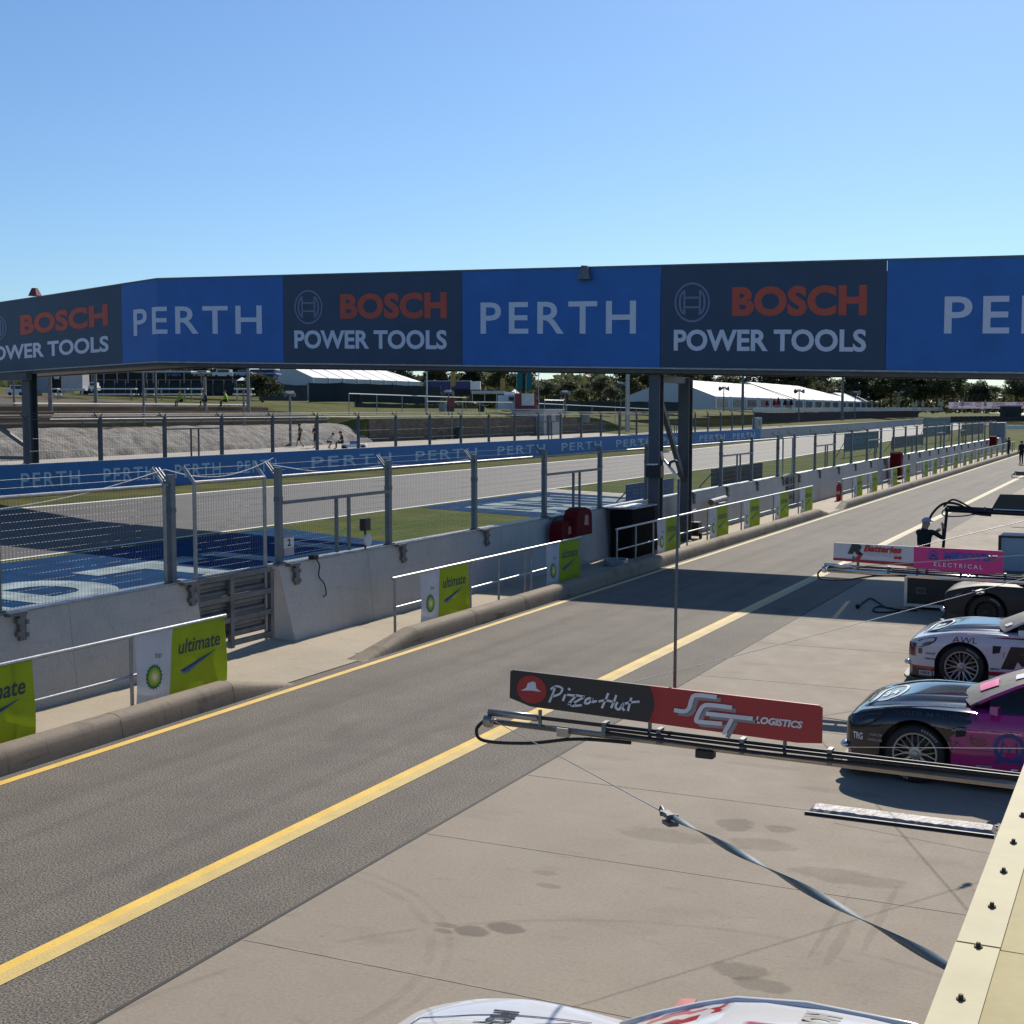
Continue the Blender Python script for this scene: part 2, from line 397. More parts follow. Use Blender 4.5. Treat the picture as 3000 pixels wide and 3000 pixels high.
def strip_y(name, M, xs, ys, z, parent=None):                       # flat ground strip between x columns along y rows; z may be a function
    b = MB(); zf = z if callable(z) else (lambda x, y: z)
    for y0, y1 in zip(ys, ys[1:]):
        for x0, x1 in zip(xs, xs[1:]):
            b.quad(*[(x(y) if callable(x) else x, y, zf(x(y) if callable(x) else x, y)) for x, y in ((x0, y0), (x1, y0), (x1, y1), (x0, y1))])
    return b.build(name, M, parent)
# ------------------------------------------------------------------ ground
b = MB()
xs = [-14.0, -14.5, -20, -26, -32, -37, -41, -46, -52, -58, -59, -59.9, -60.0, -61, -62.4, -66, -72, -78, -85, -95, -105, -120, -140, -165, -200, -260, -330, -420]
ys = [-60, -20, 0, 20, 40, 60, 80, 97.5, 98.5, 110, 125, 140, 147, 151, 155, 159, 165, 185, 210, 240, 280, 330, 400, 500, 700]
idx = {}
rows = [[(x, y, ter(x, y) - (.02 if x > -15 else 0)) for x in xs] for y in ys]
vs = [p for r_ in rows for p in r_]; n = len(xs)
b.add(vs, [(j * n + i, (j + 1) * n + i, (j + 1) * n + i + 1, j * n + i + 1)[::-1] for j in range(len(ys) - 1) for i in range(n - 1)])
struct(b.build('terrain', grass_h))
b = MB(); b.add([(-14.0, -60, -.03), (300, -60, -.03), (300, 700, -.03), (-14.0, 700, -.03)], [(0, 1, 2, 3)]); struct(b.build('ground', grass_h))
zt = lambda x, y: table(PROF_A, -x) + .006
def bend(y): return .045 * max(0, y - 105)
TY = [-40, 0, 40, 80, 105, 125, 150, 180, 210, 250, 300, 360]
struct(strip_y('race_track', track_m, [(lambda y, a=a: -(a + bend(y))) for a in (26.8, 30, 34, 37.1)], TY, lambda x, y: zt(x, y) if -x < 41 else ter(x, y) + .03))
struct(strip_y('track_edge_line', white_l, [(lambda y, a=a: -(a + bend(y))) for a in (26.62, 26.78)], TY, lambda x, y: zt(x, y) + .008))
struct(strip_y('track_edge_line', white_l, [(lambda y, a=a: -(a + bend(y))) for a in (37.12, 37.4)], TY, lambda x, y: zt(x, y) + .008 if -x < 41 else ter(x, y) + .04))
struct(strip_y('track_verge', grass_m, [-26.6, -14.4], [-40, 20, 60, 100, 150, 200], lambda x, y: zt(x, y)))
struct(strip_y('service_road', conc_far, [-59, -52, -46, -41.4], [-40, 20, 60, 98, 148], lambda x, y: zt(x, y) + .02 if -x < 41 else table(PROF_A if y < 98 else PROF_B, -x) + .03))
struct(strip_y('back_road', road_m, [-56, -50, -43.5], [149.5, 165, 190, 220, 260, 300], lambda x, y: ter(x, y) + .05))
blue_paint = mat('faded blue ground paint', (.005, .040, .115), 1.0, 0, .3, 1.2, .15, 40, spec=.05)
pale_paint = mat('chalky white ground paint', (.26, .32, .33), 1.0, 0, .4, 1.4, .15, 40, spec=.05)
def zp(k): return lambda x, y: zt(x, y) + k
def flat_poly(name, M, pts, k):
    b = MB(); b.add([(x, y, zt(x, y) + k) for x, y in pts], [tuple(range(len(pts)))]); return struct(b.build(name, M))
flat_poly('concrete_runoff', conc_far, [(-26.5, 57.6), (-26.5, 61), (-14.5, 60.2), (-14.5, 56.5)], .006)
flat_poly('blue_runoff', blue_paint, [(-26.3, 2), (-14.5, 2), (-14.5, 33.5), (-20.7, 35.6), (-26.2, 37.2)], .008)
flat_poly('blue_runoff', blue_paint, [(-26.3, 47.2), (-14.5, 45.5), (-14.5, 57.5), (-26.2, 58.9)], .012)
for (y0, y1, x0, x1) in ((14, 34, -18.2, -23.6), (48.4, 57.2, -18.5, -25.0)):
    b = MB(); vs, fs = text2d('PERTH', .012)
    b.add([(lerp(x0, x1, q), lerp(y0, y1, p), zt(lerp(x0, x1, q), 0) + .018) for p, q in vs], fs); struct(b.build('painted_lettering', pale_paint))
struct(strip_y('pit_lane', asphalt, [-12.0, -6.47], [-30, 0, 20, 60, 120, 200, 320], 0.0))
struct(strip_y('pit_apron', conc, [-6.47, 16], [-30, 0, 20, 60, 120, 200, 320], 0.0))
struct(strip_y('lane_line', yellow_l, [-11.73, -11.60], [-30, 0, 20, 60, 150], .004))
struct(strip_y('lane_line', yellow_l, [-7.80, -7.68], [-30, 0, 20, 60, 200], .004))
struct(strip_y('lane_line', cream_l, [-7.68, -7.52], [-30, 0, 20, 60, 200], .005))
tar = mat('joint filler', (.03, .028, .026), .8, 0, .3, 4)
tarl = mat('concrete joint', (.29, .245, .195), .85, 0, .35, 3)
b = MB()
for y0, y1 in ((-2, 40), (40, 120)): b.box((-6.49, y0, -.01), (-6.455, y1, .004))
struct(b.build('edge_joint', tar))
for y in (3.2, 5.9, 8.64, 11.65, 14.06, 17.6, 20.6, 24, 27.2, 31, 36, 42):
    b = MB(); b.box((-6.44, y - .006, -.01), (3, y + .006, .003)); struct(b.build('slab_joint', tarl))
for y0_, y1_ in ((15.5, 21.5), (55.5, 60.5)): struct(strip_y('opening_floor', conc_walk, [-17.2, -14.5, -14.14], [y0_, y1_], lambda x, y: zt(x, y) + .02 if x < -14.3 else .012))
struct(strip_y('pit_walkway', conc_walk, [-14.15, -11.98], [-30, 0, 17.2, 20, 60, 150], .012))
# kerbs: tall rounded concrete, tapering to nothing at each wall opening
def kerb(y0, y1, taper0, taper1, seg=2.4):
    prof = [(-11.86, 0), (-11.872, .10), (-11.885, .19), (-11.905, .245), (-11.945, .28), (-12.0, .298), (-12.08, .303), (-12.15, .297), (-12.21, .27), (-12.24, .2), (-12.24, 0)]
    def hs(y):
        k = 1.0
        if taper0: k = min(k, max(0.02, (y - y0) / taper0))
        if taper1: k = min(k, max(0.02, (y1 - y) / taper1))
        return min(1, k)
    y = y0
    first = [y0] + ([y0 + taper0 * t / 10 for t in range(1, 11)] if taper0 else [])
    last = ([y1 - taper1 * t / 10 for t in range(10, 0, -1)] if taper1 else []) + [y1]
    a, z_ = first[-1], last[0]; k = max(1, round((z_ - a) / seg))
    cuts = sorted(set(first + [a + (z_ - a) * i / k for i in range(k + 1)] + last))
    b = MB()
    for i, (c0, c1) in enumerate(zip(cuts, cuts[1:])):
        g = .008 if (a <= c0 and c1 <= z_ + 1e-6) else 0
        vs = [(x, c, .0 + z * hs(c)) for c in (c0 + g, c1 - g) for x, z in prof]; n = len(prof)
        b.add(vs, [(j, j + 1, n + j + 1, n + j)[::-1] for j in range(n - 1)]); b.add(vs[:n], [tuple(range(n))]); b.add(vs[n:], [tuple(range(n - 1, -1, -1))])
        if g: b.add([(x + (.006 if x > -12 else 0), c, z * .97) for c in (c1 - g, c1 + g) for x, z in prof], [(j, j + 1, n + j + 1, n + j)[::-1] for j in range(n - 1)])
    struct(b.build('kerb', conc_kerb, smooth=True))
kerb(-10, 17.3, 0, 1.5); kerb(19.3, 55.5, 1.9, 1.9); kerb(57.7, 150, 1.2, 0)

# ------------------------------------------------------------------ pit wall
WALL_Z = 1.4
def pit_wall(y0, y1, s0, s1, label):
    t = thing('pit_wall', label, 'wall', (-14.3, (y0 + y1) / 2, 0), group='concrete pit wall sections')
    b = MB(); cuts = [y0]; k = max(1, round((y1 - y0) / 3.0))
    cuts = [lerp(y0, y1, i / k) for i in range(k + 1)]
    for i, (c0, c1) in enumerate(zip(cuts, cuts[1:])):
        a0 = c0 + (.006 if i else 0); a1 = c1 - (.006 if i < k - 1 else 0)
        e0 = s0 if i == 0 else 0; e1 = s1 if i == k - 1 else 0     # sloped ends at the openings
        lo = [(-14.03, a0 + e0), (-14.03, a1 + e1), (-14.58, a1 + e1), (-14.58, a0 + e0)]
        hi = [(-14.17, a0), (-14.17, a1), (-14.45, a1), (-14.45, a0)]
        b.add([(x, y, 0) for x, y in lo] + [(x, y, WALL_Z) for x, y in hi], [(0, 1, 5, 4), (1, 2, 6, 5), (2, 3, 7, 6), (3, 0, 4, 7), (4, 5, 6, 7)])
        if i: b.add([(-14.036, c0 - .008, 0), (-14.036, c0 + .008, 0), (-14.176, c0 + .008, WALL_Z - .01), (-14.176, c0 - .008, WALL_Z - .01)], [(0, 1, 2, 3)])
    b.build('wall_panel', conc_wall, t, world=True)
    b = MB(); b.box((-14.47, y0, WALL_Z + .001), (-14.155, y1, WALL_Z + .025)); b.build('steel_capping', steel, t, world=True)
    return t
pit_wall(-8, 17.85, 0, .1, 'long grey concrete pit wall section ending left of the steel gate')
pit_wall(20.2, 56.8, .3, 0, 'grey concrete pit wall section running behind the bridge columns from the steel gate')
pit_wall(59.3, 146, 0, 0, 'far grey concrete pit wall section running away beyond the second wall opening')

# ------------------------------------------------------------------ fences
PX = -14.31
def wire(b, p, q, r):
    p, q = Vector(p), Vector(q); d = (q - p).normalized(); a = d.cross(Vector((.3, .5, .81))).normalized(); c = d.cross(a)
    o = [(a * math.cos(t) + c * math.sin(t)) * r for t in (0, 2.094, 4.189)]
    b.add([p + x for x in o] + [q + x for x in o], [(0, 1, 4, 3), (1, 2, 5, 4), (2, 0, 3, 5)])
def mesh_bay(t, y0, y1, dense=1.0):
    b = MB(); rv = .0021 if dense == 1 else .0024; rh = rv * 1.1
    k = max(3, int((y1 - y0) / (.066 * dense)))
    for i in range(k + 1):
        y = lerp(y0, y1, i / k); wire(b, (PX, y, 1.43), (PX, y, 3.0), rv)
    kk = int(1.57 / (.105 * dense))
    for i in range(kk + 1): wire(b, (PX + .006, y0, lerp(1.45, 2.97, i / kk)), (PX + .006, y1, lerp(1.45, 2.97, i / kk)), rh)
    for i in range(0, k, 2 if dense == 1 else 4):
        y = lerp(y0, y1, i / k); wire(b, (PX, y, 3.0), (PX - .22, y - .02, 3.22), rv)
    for q in (.5, 1): wire(b, (PX - .22 * q, y0, 3.0 + .22 * q), (PX - .22 * q, y1, 3.0 + .22 * q), rv * .7)
    b.build('wire_mesh', steel_mesh if dense == 1 else steel_dk, t, world=True)
steel_mesh = mat('galvanised wire', (.20, .205, .21), .5, .6, .15, 6)
def post(t, y, near=True):
    b = MB(); b.box((PX - .055, y - .055, 1.427), (PX + .055, y + .055, 3.16))
    b.m(1).box((PX - .06, y - .062, 2.55), (PX + .062, y + .062, 2.63)); b.box((PX - .075, y - .09, 1.428), (PX + .10, y + .09, 1.45))
    b.m(0)
    for dy in (-.03, .05): b.bar((PX - .02, y + dy, 2.98), (PX - .25, y + dy - .03, 3.26), .03)
    b.build('post', [steel_post, steel_dk], t, world=True)
    b = MB()                                                       # clamp bolted to the pit face of the wall
    yy = y + .26; b.box((-14.20, y, 1.375), (-14.06, yy + .06, 1.426)); b.box((-14.17, yy - .06, 1.02), (-14.08, yy + .06, 1.38))
    for z in (1.30, 1.12): b.box((-14.13, yy - .11, z - .035), (-14.07, yy - .05, z + .035)); b.box((-14.12, yy + .05, z - .06), (-14.07, yy + .1, z + .0))
    b.build('wall_clamp', steel_dk, t, world=True)
def t_frame(t, y0, y1):
    b = MB(); yc = (y0 + y1) / 2 + .15
    b.bar((PX + .03, y0 + .05, 2.52), (PX + .03, y1 - .05, 2.52), .055, .06)
    for y in (yc - .22, yc + .22): b.bar((PX + .03, y, 1.45), (PX + .03, y, 2.49), .055, .055, (0, 1, 0))
    b.build('hatch_frame', steel_post, t, world=True)
def top_rail(t, y0, y1):
    b = MB(); b.tube([(PX + .01, y0, 3.0), (PX + .01, y1, 3.0)], .024, 8); b.build('top_rail', steel, t, world=True)
RUN_A = [1.5, 5.5, 9.6, 13.75, 17.45]
RUN_B = [20.42, 24.32, 28.24, 32.24, 36.14, 40.05, 44.05, 48.05, 52.17, 56.25]
RUN_C = [59.1, 63.1, 67.3, 71.4, 75.6, 79.7, 83.8, 88.1, 92.5, 96.8, 101, 105.2, 109.3, 113.6, 117.8, 122.2, 126.9, 131.5, 136, 140.5]
def fence(run, frames, label):
    t = thing('catch_fence', label, 'fence', (PX, run[0], 1.43), group='mesh fences on the pit wall')
    for i, y in enumerate(run): post(t, y)
    for i, (a, c) in enumerate(zip(run, run[1:])):
        mesh_bay(t, a + .06, c - .06, 1.0 if c < 45 else (1.6 if c < 75 else 2.4)); top_rail(t, a, c)
        if i in frames: t_frame(t, a, c)
    return t
fa = fence(RUN_A, (), 'wire mesh fence with cranked top on the wall left of the steel gate')
b = MB(); b.tube([(PX + .02, 17.27, 1.43), (PX + .02, 17.27, 3.0), (PX - .2, 17.23, 3.26)], .03, 8); b.build('pipe_upright', steel, fa, world=True)
fence(RUN_B, (0, 3, 7), 'wire mesh fence with grey posts passing behind the bridge columns')
fence(RUN_C, (1, 4, 7, 10, 13), 'long receding mesh fence on the wall beyond the second opening')
def wall_gate(y0, y1, label):
    t = thing('steel_gate', label, 'gate', (PX, (y0 + y1) / 2, 0), group='gates in the pit wall')
    b = MB()
    for y in (y0, y1): b.tube([(PX, y, .1), (PX, y, 3.0), (PX - .21, y - .03, 3.26)], .034, 8)
    b.tube([(PX, y0, 3.0), (PX, y1, 3.0)], .03, 8); b.tube([(PX, y0, 1.42), (PX, y1, 1.42)], .03, 8); b.build('gate_frame', steel, t, world=True)
    mesh_bay(t, y0 + .03, y1 - .03, 1.0 if y1 < 40 else 1.8)
    for z in (1.17, .80, .43):
        b = MB(); pr = [(0, -.15), (.05, -.11), (.05, -.05), (0, -.02), (0, .02), (.05, .05), (.05, .11), (0, .15)]
        vs = [(PX - .04 + x, y, z + h) for y in (y0 - .12, y1 + .12) for x, h in pr] + [(PX - .05 + x, y, z + h) for y in (y0 - .12, y1 + .12) for x, h in pr]
        b.add(vs, [(j, j + 1, 9 + j, 8 + j) for j in range(7)] + [(16 + j, 24 + j, 25 + j, 17 + j) for j in range(7)]); b.build('guard_rail', steel_dk, t, world=True)
    b = MB(); yc = lerp(y0, y1, .44)
    for y in (y0 - .06, yc, y1 + .08): b.box((PX + .015, y - .05, .12), (PX + .09, y + .05, 1.36))
    for z in (1.36, .985, .61, .2): b.box((PX + .02, y0 - .06, z - .045), (PX + .085, y1 + .08, z + .045))
    b.build('gate_bars', steel_dk, t, world=True)
    return t
wall_gate(18.05, 20.0, 'grey steel gate with guard rails in the near wall opening')
wall_gate(57.1, 58.8, 'narrow mesh gate in the far wall opening beyond the bridge')

cord_m = mat('white cord', (.62, .63, .62), .6)
for lab, pts in (('white cord sagging above the steel gate between two fence posts', [(PX - .1, 17.45, 3.24), (PX - .12, 18.2, 3.10), (PX - .12, 19.0, 3.07), (PX - .12, 19.8, 3.17), (PX - .1, 20.42, 3.33)]), ('thin cord sagging along the fence top left of the steel gate', [(PX - .1, 9.6, 3.15), (PX - .12, 11.5, 2.86), (PX - .12, 13.6, 2.82), (PX - .12, 15.6, 2.95), (PX - .1, 17.45, 3.24)]), ('thin cord along the fence top right of the steel gate', [(PX - .1, 20.42, 3.2), (PX - .12, 22.3, 3.0), (PX - .1, 24.32, 3.05), (PX - .12, 26.2, 2.99), (PX - .1, 28.24, 3.06)])):
    b = MB(); b.tube(smooth_path(pts, 8), .008, 6); tag(b.build('cord', cord_m), lab, 'cord')
# ------------------------------------------------------------------ handrails and hanging banners
RX = -12.47
def handrail(y0, y1, posts, label):
    t = thing('handrail', label, 'handrail', (RX, y0, 0), group='steel handrails behind the kerb')
    b = MB(); b.tube([(RX, y0 - .05, 1.14), (RX, y1 + .05, 1.14)], .028, 8); b.build('top_rail', steel, t, world=True)
    b = MB(); b.tube([(RX, y0, .6), (RX, y1, .6)], .02, 8); b.build('mid_rail', steel, t, world=True)
    for y in posts:
        b = MB(); b.tube([(RX, y, .01), (RX, y, 1.12)], .026, 8); b.box((RX - .06, y - .06, .013), (RX + .06, y + .06, .03)); b.build('post', steel, t, world=True)
def posts_between(a, c, k): return [lerp(a, c, i / k) for i in range(k + 1)]
handrail(4.5, 16.36, [4.5, 7.6, 10.45, 12.2, 14.33, 16.3], 'steel handrail left of the gate carrying the two nearest banners')
handrail(21.37, 30.22, [21.4, 24.43, 25.74, 27.07, 27.4, 28.6, 30.15], 'steel handrail between the gate and the bridge columns')
handrail(32.68, 54.6, [32.7, 34.1, 35.5, 37.3, 38.5, 40.5, 44.3, 46.4, 48.5, 52.3, 54.5], 'steel handrail in front of the bridge columns with five banners')
handrail(60.3, 68.6, [60.35, 62.6, 66.3, 68.5], 'short steel handrail just beyond the red fire extinguisher')
handrail(70, 78.5, [70.05, 72, 76.1, 78.4], 'steel handrail beside the tall red cover on the wall')
handrail(80.7, 88.8, [80.75, 83, 86, 88.7], 'third steel handrail beyond the red fire extinguisher')
handrail(90.2, 98.6, [90.25, 92.5, 95.5, 98.5], 'fourth steel handrail beyond the red fire extinguisher')
handrail(100, 107, [100.1, 102, 105, 106.9], 'fifth steel handrail beyond the red fire extinguisher')
handrail(108.5, 140, posts_between(108.6, 139.9, 8), 'farthest long steel handrail near the end of the pit wall')
ban_w = mat_cloth('white banner mesh', (.62, .63, .66)); ban_g = mat_cloth('lime banner mesh', (.36, .46, .02))
ban_d = mat('dark banner print', (.035, .055, .05), .6); ban_b = mat('blue banner print', (.02, .05, .17), .6); ban_b2 = mat('pale blue banner print', (.07, .16, .42), .6)
hel_g = mat('green emblem print', (.02, .16, .03), .6); hel_l = mat('lime emblem print', (.28, .42, .03), .6); hel_y = mat('yellow emblem print', (.62, .55, .05), .6); hel_w = mat('white emblem print', (.7, .7, .6), .6)
BW, BH, BZ = 1.98, .955, .18
def bfun(off): return lambda a, c: (off + .022 * math.sin(a * 7 + c * 2) * (1.1 - c) + .010 * math.sin(c * 5), BW * (a - .5), BZ + BH * c)
def grid2d(fa_, k=14, h=6):
    vs = [(fa_(j / h, i / k), j / h) for j in range(h + 1) for i in range(k + 1)]
    return vs, [(j * (k + 1) + i, j * (k + 1) + i + 1, (j + 1) * (k + 1) + i + 1, (j + 1) * (k + 1) + i) for j in range(h) for i in range(k)]
def make_banner(loc, label):
    t = thing('banner', label, 'banner', loc, group='white and lime banners on the handrails')
    div = lambda c: .335 + .07 * c
    decal('banner_cloth', [grid2d(lambda c, q: q * div(c))], ban_w, t, bfun(0))
    decal('banner_cloth', [grid2d(lambda c, q: div(c) + q * (1 - div(c)))], ban_g, t, bfun(0))
    em = MB(); 
    for i, (M, k, n) in enumerate(((0, 1, 18), (1, .76, 18), (2, .52, 18), (3, .28, 18))):
        em.m(i); vs, fs = star(.175, .36, .092 * k, .19 * k, n, .86); fn = bfun(.004 + .0015 * i); em.add([fn(x, y) for x, y in vs], fs)
    em.build('emblem', [hel_g, hel_l, hel_y, hel_w], t)
    decal('lettering', [fit(text2d('bp', -.004), .205, .60, .275, .70)], ban_d, t, bfun(.004))
    decal('lettering', [fit(text2d('ultimate', .02, .22), .46, .585, .93, .80)], ban_d, t, bfun(.004))
    decal('swoosh', [poly((.46, .34), (.545, .30), (.90, .555)), poly((.50, .255), (.555, .285), (.90, .555))], ban_b, t, bfun(.004))
    decal('swoosh', [poly((.475, .30), (.53, .29), (.80, .48)), poly((.515, .262), (.535, .272), (.78, .455))], ban_b2, t, bfun(.006))
    return t
bn = [(11.52, 'lime and white banner cut off by the left photo edge'), (15.36, 'large white and lime banner hanging left of the steel gate'),
      (23.28, 'white and lime banner at the start of the handrail right of the gate'), (29.12, 'white and lime banner below the red covers on the wall'),
      (36.7, 'white and lime banner directly in front of the bridge columns'), (41.6, 'first white and lime banner beyond the bridge columns'), (45.45, 'second white and lime banner beyond the bridge columns'),
      (49.55, 'third white and lime banner beyond the bridge columns'), (53.45, 'white and lime banner ending the handrail before the walkway opening'),
      (63.65, 'first small banner beyond the red fire extinguisher'), (67.4, 'second small banner beyond the red fire extinguisher'),
      (73.1, 'small banner right under the tall red cover on the wall'), (77.2, 'small banner just right of the tall red cover on the wall')]
nth = ['first', 'second', 'third', 'fourth', 'fifth', 'sixth', 'seventh', 'eighth', 'ninth', 'tenth', 'eleventh', 'twelfth', 'thirteenth', 'fourteenth']
for i, y in enumerate((83.8, 87.5, 92.3, 96.9, 102, 105.6, 110, 114.5, 119, 123.5, 128, 132.5, 137.2)):
    bn.append((y, '%s distant banner beyond the tall red cover on the wall' % nth[i]))
RXB = RX + .035
proto = None
for y, lab in bn:
    if proto is None: proto = make_banner((RXB, y, 0), lab)
    else: copy_tree(proto, (RXB, y, 0), None, lab)

# ------------------------------------------------------------------ footbridge
def bface(x): return 38.5 + .05 * (-13.6 - x) + (.28 * (-32.8 - x) if x < -32.8 else 0)
ZB = [(-60, 5.6), (-48, 5.75), (-40.2, 5.86), (-32.8, 5.95), (-3.2, 5.18), (4, 5.0)]
ZT = [(-60, 8.46), (-48, 8.62), (-40.2, 8.74), (-32.8, 8.88), (-3.2, 8.14), (4, 7.97)]
def bx(u):                                                         # X on the bridge face for an image column of the photo
    lo, hi = -60.0, 4.0
    for _ in range(40):
        mid = (lo + hi) / 2; q = Vector((mid, bface(mid), 2.6)); uu = 1500 + F_PX * q.dot(RGT) / q.dot(FWD)
        lo, hi = (mid, hi) if uu < u else (lo, mid)
    return lo
D = 1.5528
edges = [-46.5, bx(230 * D), bx(535 * D), bx(872 * D), bx(1246 * D), bx(1672 * D), 1.8]
w6 = edges[2] - edges[1]
edges[0] = bx(-43 * D); edges[6] = edges[5] + 7.6; pe0 = (bx(1782 * D) - edges[5]) / 7.6
slate = mat('slate hoarding print', (.030, .060, .118), .5, 0, .10, 1.2, .6, 1.3); perth_blue = mat('royal blue hoarding print', (.018, .14, .45), .5, 0, .10, 1.2, .6, 1.3)
print_w = mat('white hoarding print', (.64, .68, .80), .55, 0, .04, 2); print_r = mat('red hoarding print', (.52, .085, .05), .55, 0, .06, 2)
print_s = mat('grey emblem hoarding print', (.17, .21, .32), .55, 0, .05, 2)
fb = thing('footbridge', 'long covered footbridge crossing pit lane and track with blue and slate hoardings', 'footbridge', (-13.6, 40, 0))
def split_at(shape, a):                                             # cut flat lettering where the hoarding bends
    bm = bmesh.new(); vv = [bm.verts.new((x, y, 0)) for x, y in shape[0]]
    for f in shape[1]:
        try: bm.faces.new([vv[i] for i in f])
        except ValueError: pass
    bmesh.ops.bisect_plane(bm, geom=bm.verts[:] + bm.edges[:] + bm.faces[:], plane_co=(a, 0, 0), plane_no=(1, 0, 0))
    bm.verts.index_update(); out = ([(v.co.x, v.co.y) for v in bm.verts], [tuple(v.index for v in f.verts) for f in bm.faces]); bm.free(); return out
def face_fn(x0, x1, off): return lambda a, c: (lerp(x0, x1, a), bface(lerp(x0, x1, a)) - off, lerp(table(ZB, lerp(x0, x1, a)), table(ZT, lerp(x0, x1, a)), c))
for i in range(6):
    x0, x1 = edges[i], edges[i + 1]; bosch = i % 2 == 0
    b = MB(); cols = sorted(set([x0 + .008, x1 - .008] + ([-32.8] if x0 < -32.8 < x1 else [])))
    vs = [(x, bface(x) + dy, table(zz, x)) for x in cols for dy in (0, .05) for zz in (ZB, ZT)]
    fs = []
    for k in range(len(cols) - 1):
        o = 4 * k; fs += [(o, o + 4, o + 5, o + 1), (o + 2, o + 3, o + 7, o + 6), (o + 1, o + 5, o + 7, o + 3), (o, o + 2, o + 6, o + 4)]
    fs += [(0, 1, 3, 2), (4 * len(cols) - 4, 4 * len(cols) - 2, 4 * len(cols) - 1, 4 * len(cols) - 3)]
    b.add(vs, fs); p = b.build('hoarding_panel', slate if bosch else perth_blue, fb, world=True)
    fn = face_fn(x0, x1, .008)
    def sub(shapes, M, nm):
        b = MB()
        for sh_ in shapes:
            vs, fs = split_at(sh_, (-32.8 - x0) / (x1 - x0)) if x0 < -32.8 < x1 else sh_
            b.add([fn(x, y) for x, y in vs], fs)
        return b.build(nm, M, p, world=True)
    if bosch:
        sub([fit(text2d('BOSCH', .045, 0, 1.04), .335, .50, .92, .785)], print_r, 'lettering')
        sub([fit(text2d('POWER TOOLS', .03), .065, .165, .92, .375)], print_w, 'lettering')
        cx, cy, rx, ry = .15, .64, .083, .195
        def E(x, y): return (cx + rx * x, cy + ry * y)
        arcl = [E(-.36 - .34 * math.cos(t), .62 * math.sin(t)) for t in [(-1.25 + 2.5 * i / 10) for i in range(11)]]
        arcr = [(2 * cx - x, y) for x, y in arcl]
        sh = [ring(cx, cy, rx, ry, .90), stroke(arcl, .010), stroke(arcr, .010)]
        for sx in (-1, 1): sh += [stroke([E(sx * .44, -.62), E(sx * .44, .62)], .010)]
        for yy in (.24, -.24): sh += [stroke([E(-.44, yy), E(.44, yy)], .02)]
        sub(sh, print_s, 'emblem')
    else:
        a0_, a1_ = (pe0, pe0 + .785 * 5.6 * 1.17 / 7.6) if i == 5 else (.10, .885); sub([fit(text2d('PERTH', .012, 0, 1.22), a0_, .335, a1_, .665)], print_w, 'lettering')
soff = mat('bridge soffit steel', (.10, .10, .105), .6, .2, .2, 2)
def slab(name, dy0, dy1, f0, f1, M, xs_=None):
    xs_ = xs_ or [edges[0], -40.2, -32.8, -25, -18, -10, -3.2, 2.5]; b = MB(); n = 4
    vs = []
    for x in xs_: vs += [(x, bface(x) + dy0, f0(x)), (x, bface(x) + dy1, f0(x)), (x, bface(x) + dy1, f1(x)), (x, bface(x) + dy0, f1(x))]
    fs = [(4 * k + j, 4 * k + 4 + j, 4 * k + 4 + (j + 1) % 4, 4 * k + (j + 1) % 4) for k in range(len(xs_) - 1) for j in range(4)] + [(0, 1, 2, 3), tuple(4 * (len(xs_) - 1) + j for j in (3, 2, 1, 0))]
    b.add(vs, fs); return b.build(name, M, fb, world=True)
zb = lambda k: (lambda x: table(ZB, x) + k)
ztp = lambda k: (lambda x: table(ZT, x) + k)
slab('edge_trim', -.03, .06, zb(-.05), zb(-.004), steel, None)
slab('girder', .08, .26, zb(-.17), zb(-.01), soff); slab('girder', 2.5, 2.7, zb(-.17), zb(-.01), soff)
slab('deck', .27, 2.49, zb(-.12), zb(.06), soff)
slab('cap_rail', -.02, .07, ztp(.004), ztp(.05), steel_dk)
slab('rear_hoarding', 2.62, 2.68, zb(.0), ztp(-.03), mat('hoarding back', (.09, .1, .12), .6))
colm = mat('bridge column paint', (.075, .085, .105), .5, .2, .12, 3)
def column(x, y, z0, z1, wd):
    b = MB(); h = wd / 2
    for s_ in (-1, 1): b.box((x - h, y + s_ * h - .018, z0), (x + h, y + s_ * h + .018, z1))
    b.box((x - .02, y - h + .02, z0), (x + .02, y + h - .02, z1)); b.box((x - h - .1, y - h - .1, z0), (x + h + .1, y + h + .1, z0 + .03)); b.build('column', colm, fb, world=True)
column(-13.62, 38.95, .013, 5.22, .34); column(-13.62, 41.75, .013, 5.2, .36)
b = MB(); b.bar((-13.62, 39.1, 4.7), (-13.62, 41.65, 1.9), .14, .14); b.bar((-13.62, 38.9, 5.12), (-13.62, 41.8, 5.12), .2, .2); b.build('brace', colm, fb, world=True)
LC = on_x(92, 1362, -42.2)
column(LC.x, LC.y, ter(LC.x, LC.y), 5.7, .42); column(LC.x - 3.2, LC.y - .2, ter(LC.x - 3, LC.y), 5.7, .3)
b = MB()
p0 = Vector((LC.x, LC.y, 2.55)); b.bar(p0, p0 + Vector((-3.0, -.3, 1.75)), .16); b.bar(p0 + Vector((0, 0, -.35)), p0 + Vector((-3.2, -.3, -.35)), .14); b.bar(p0 + Vector((0, 0, -.4)), p0 + Vector((-1.9, -.2, -1.7)), .14)
b.bar((LC.x + .3, LC.y - .3, 5.55), (LC.x - 3.4, LC.y - .3, 5.55), .3, .3); b.build('brace', colm, fb, world=True)
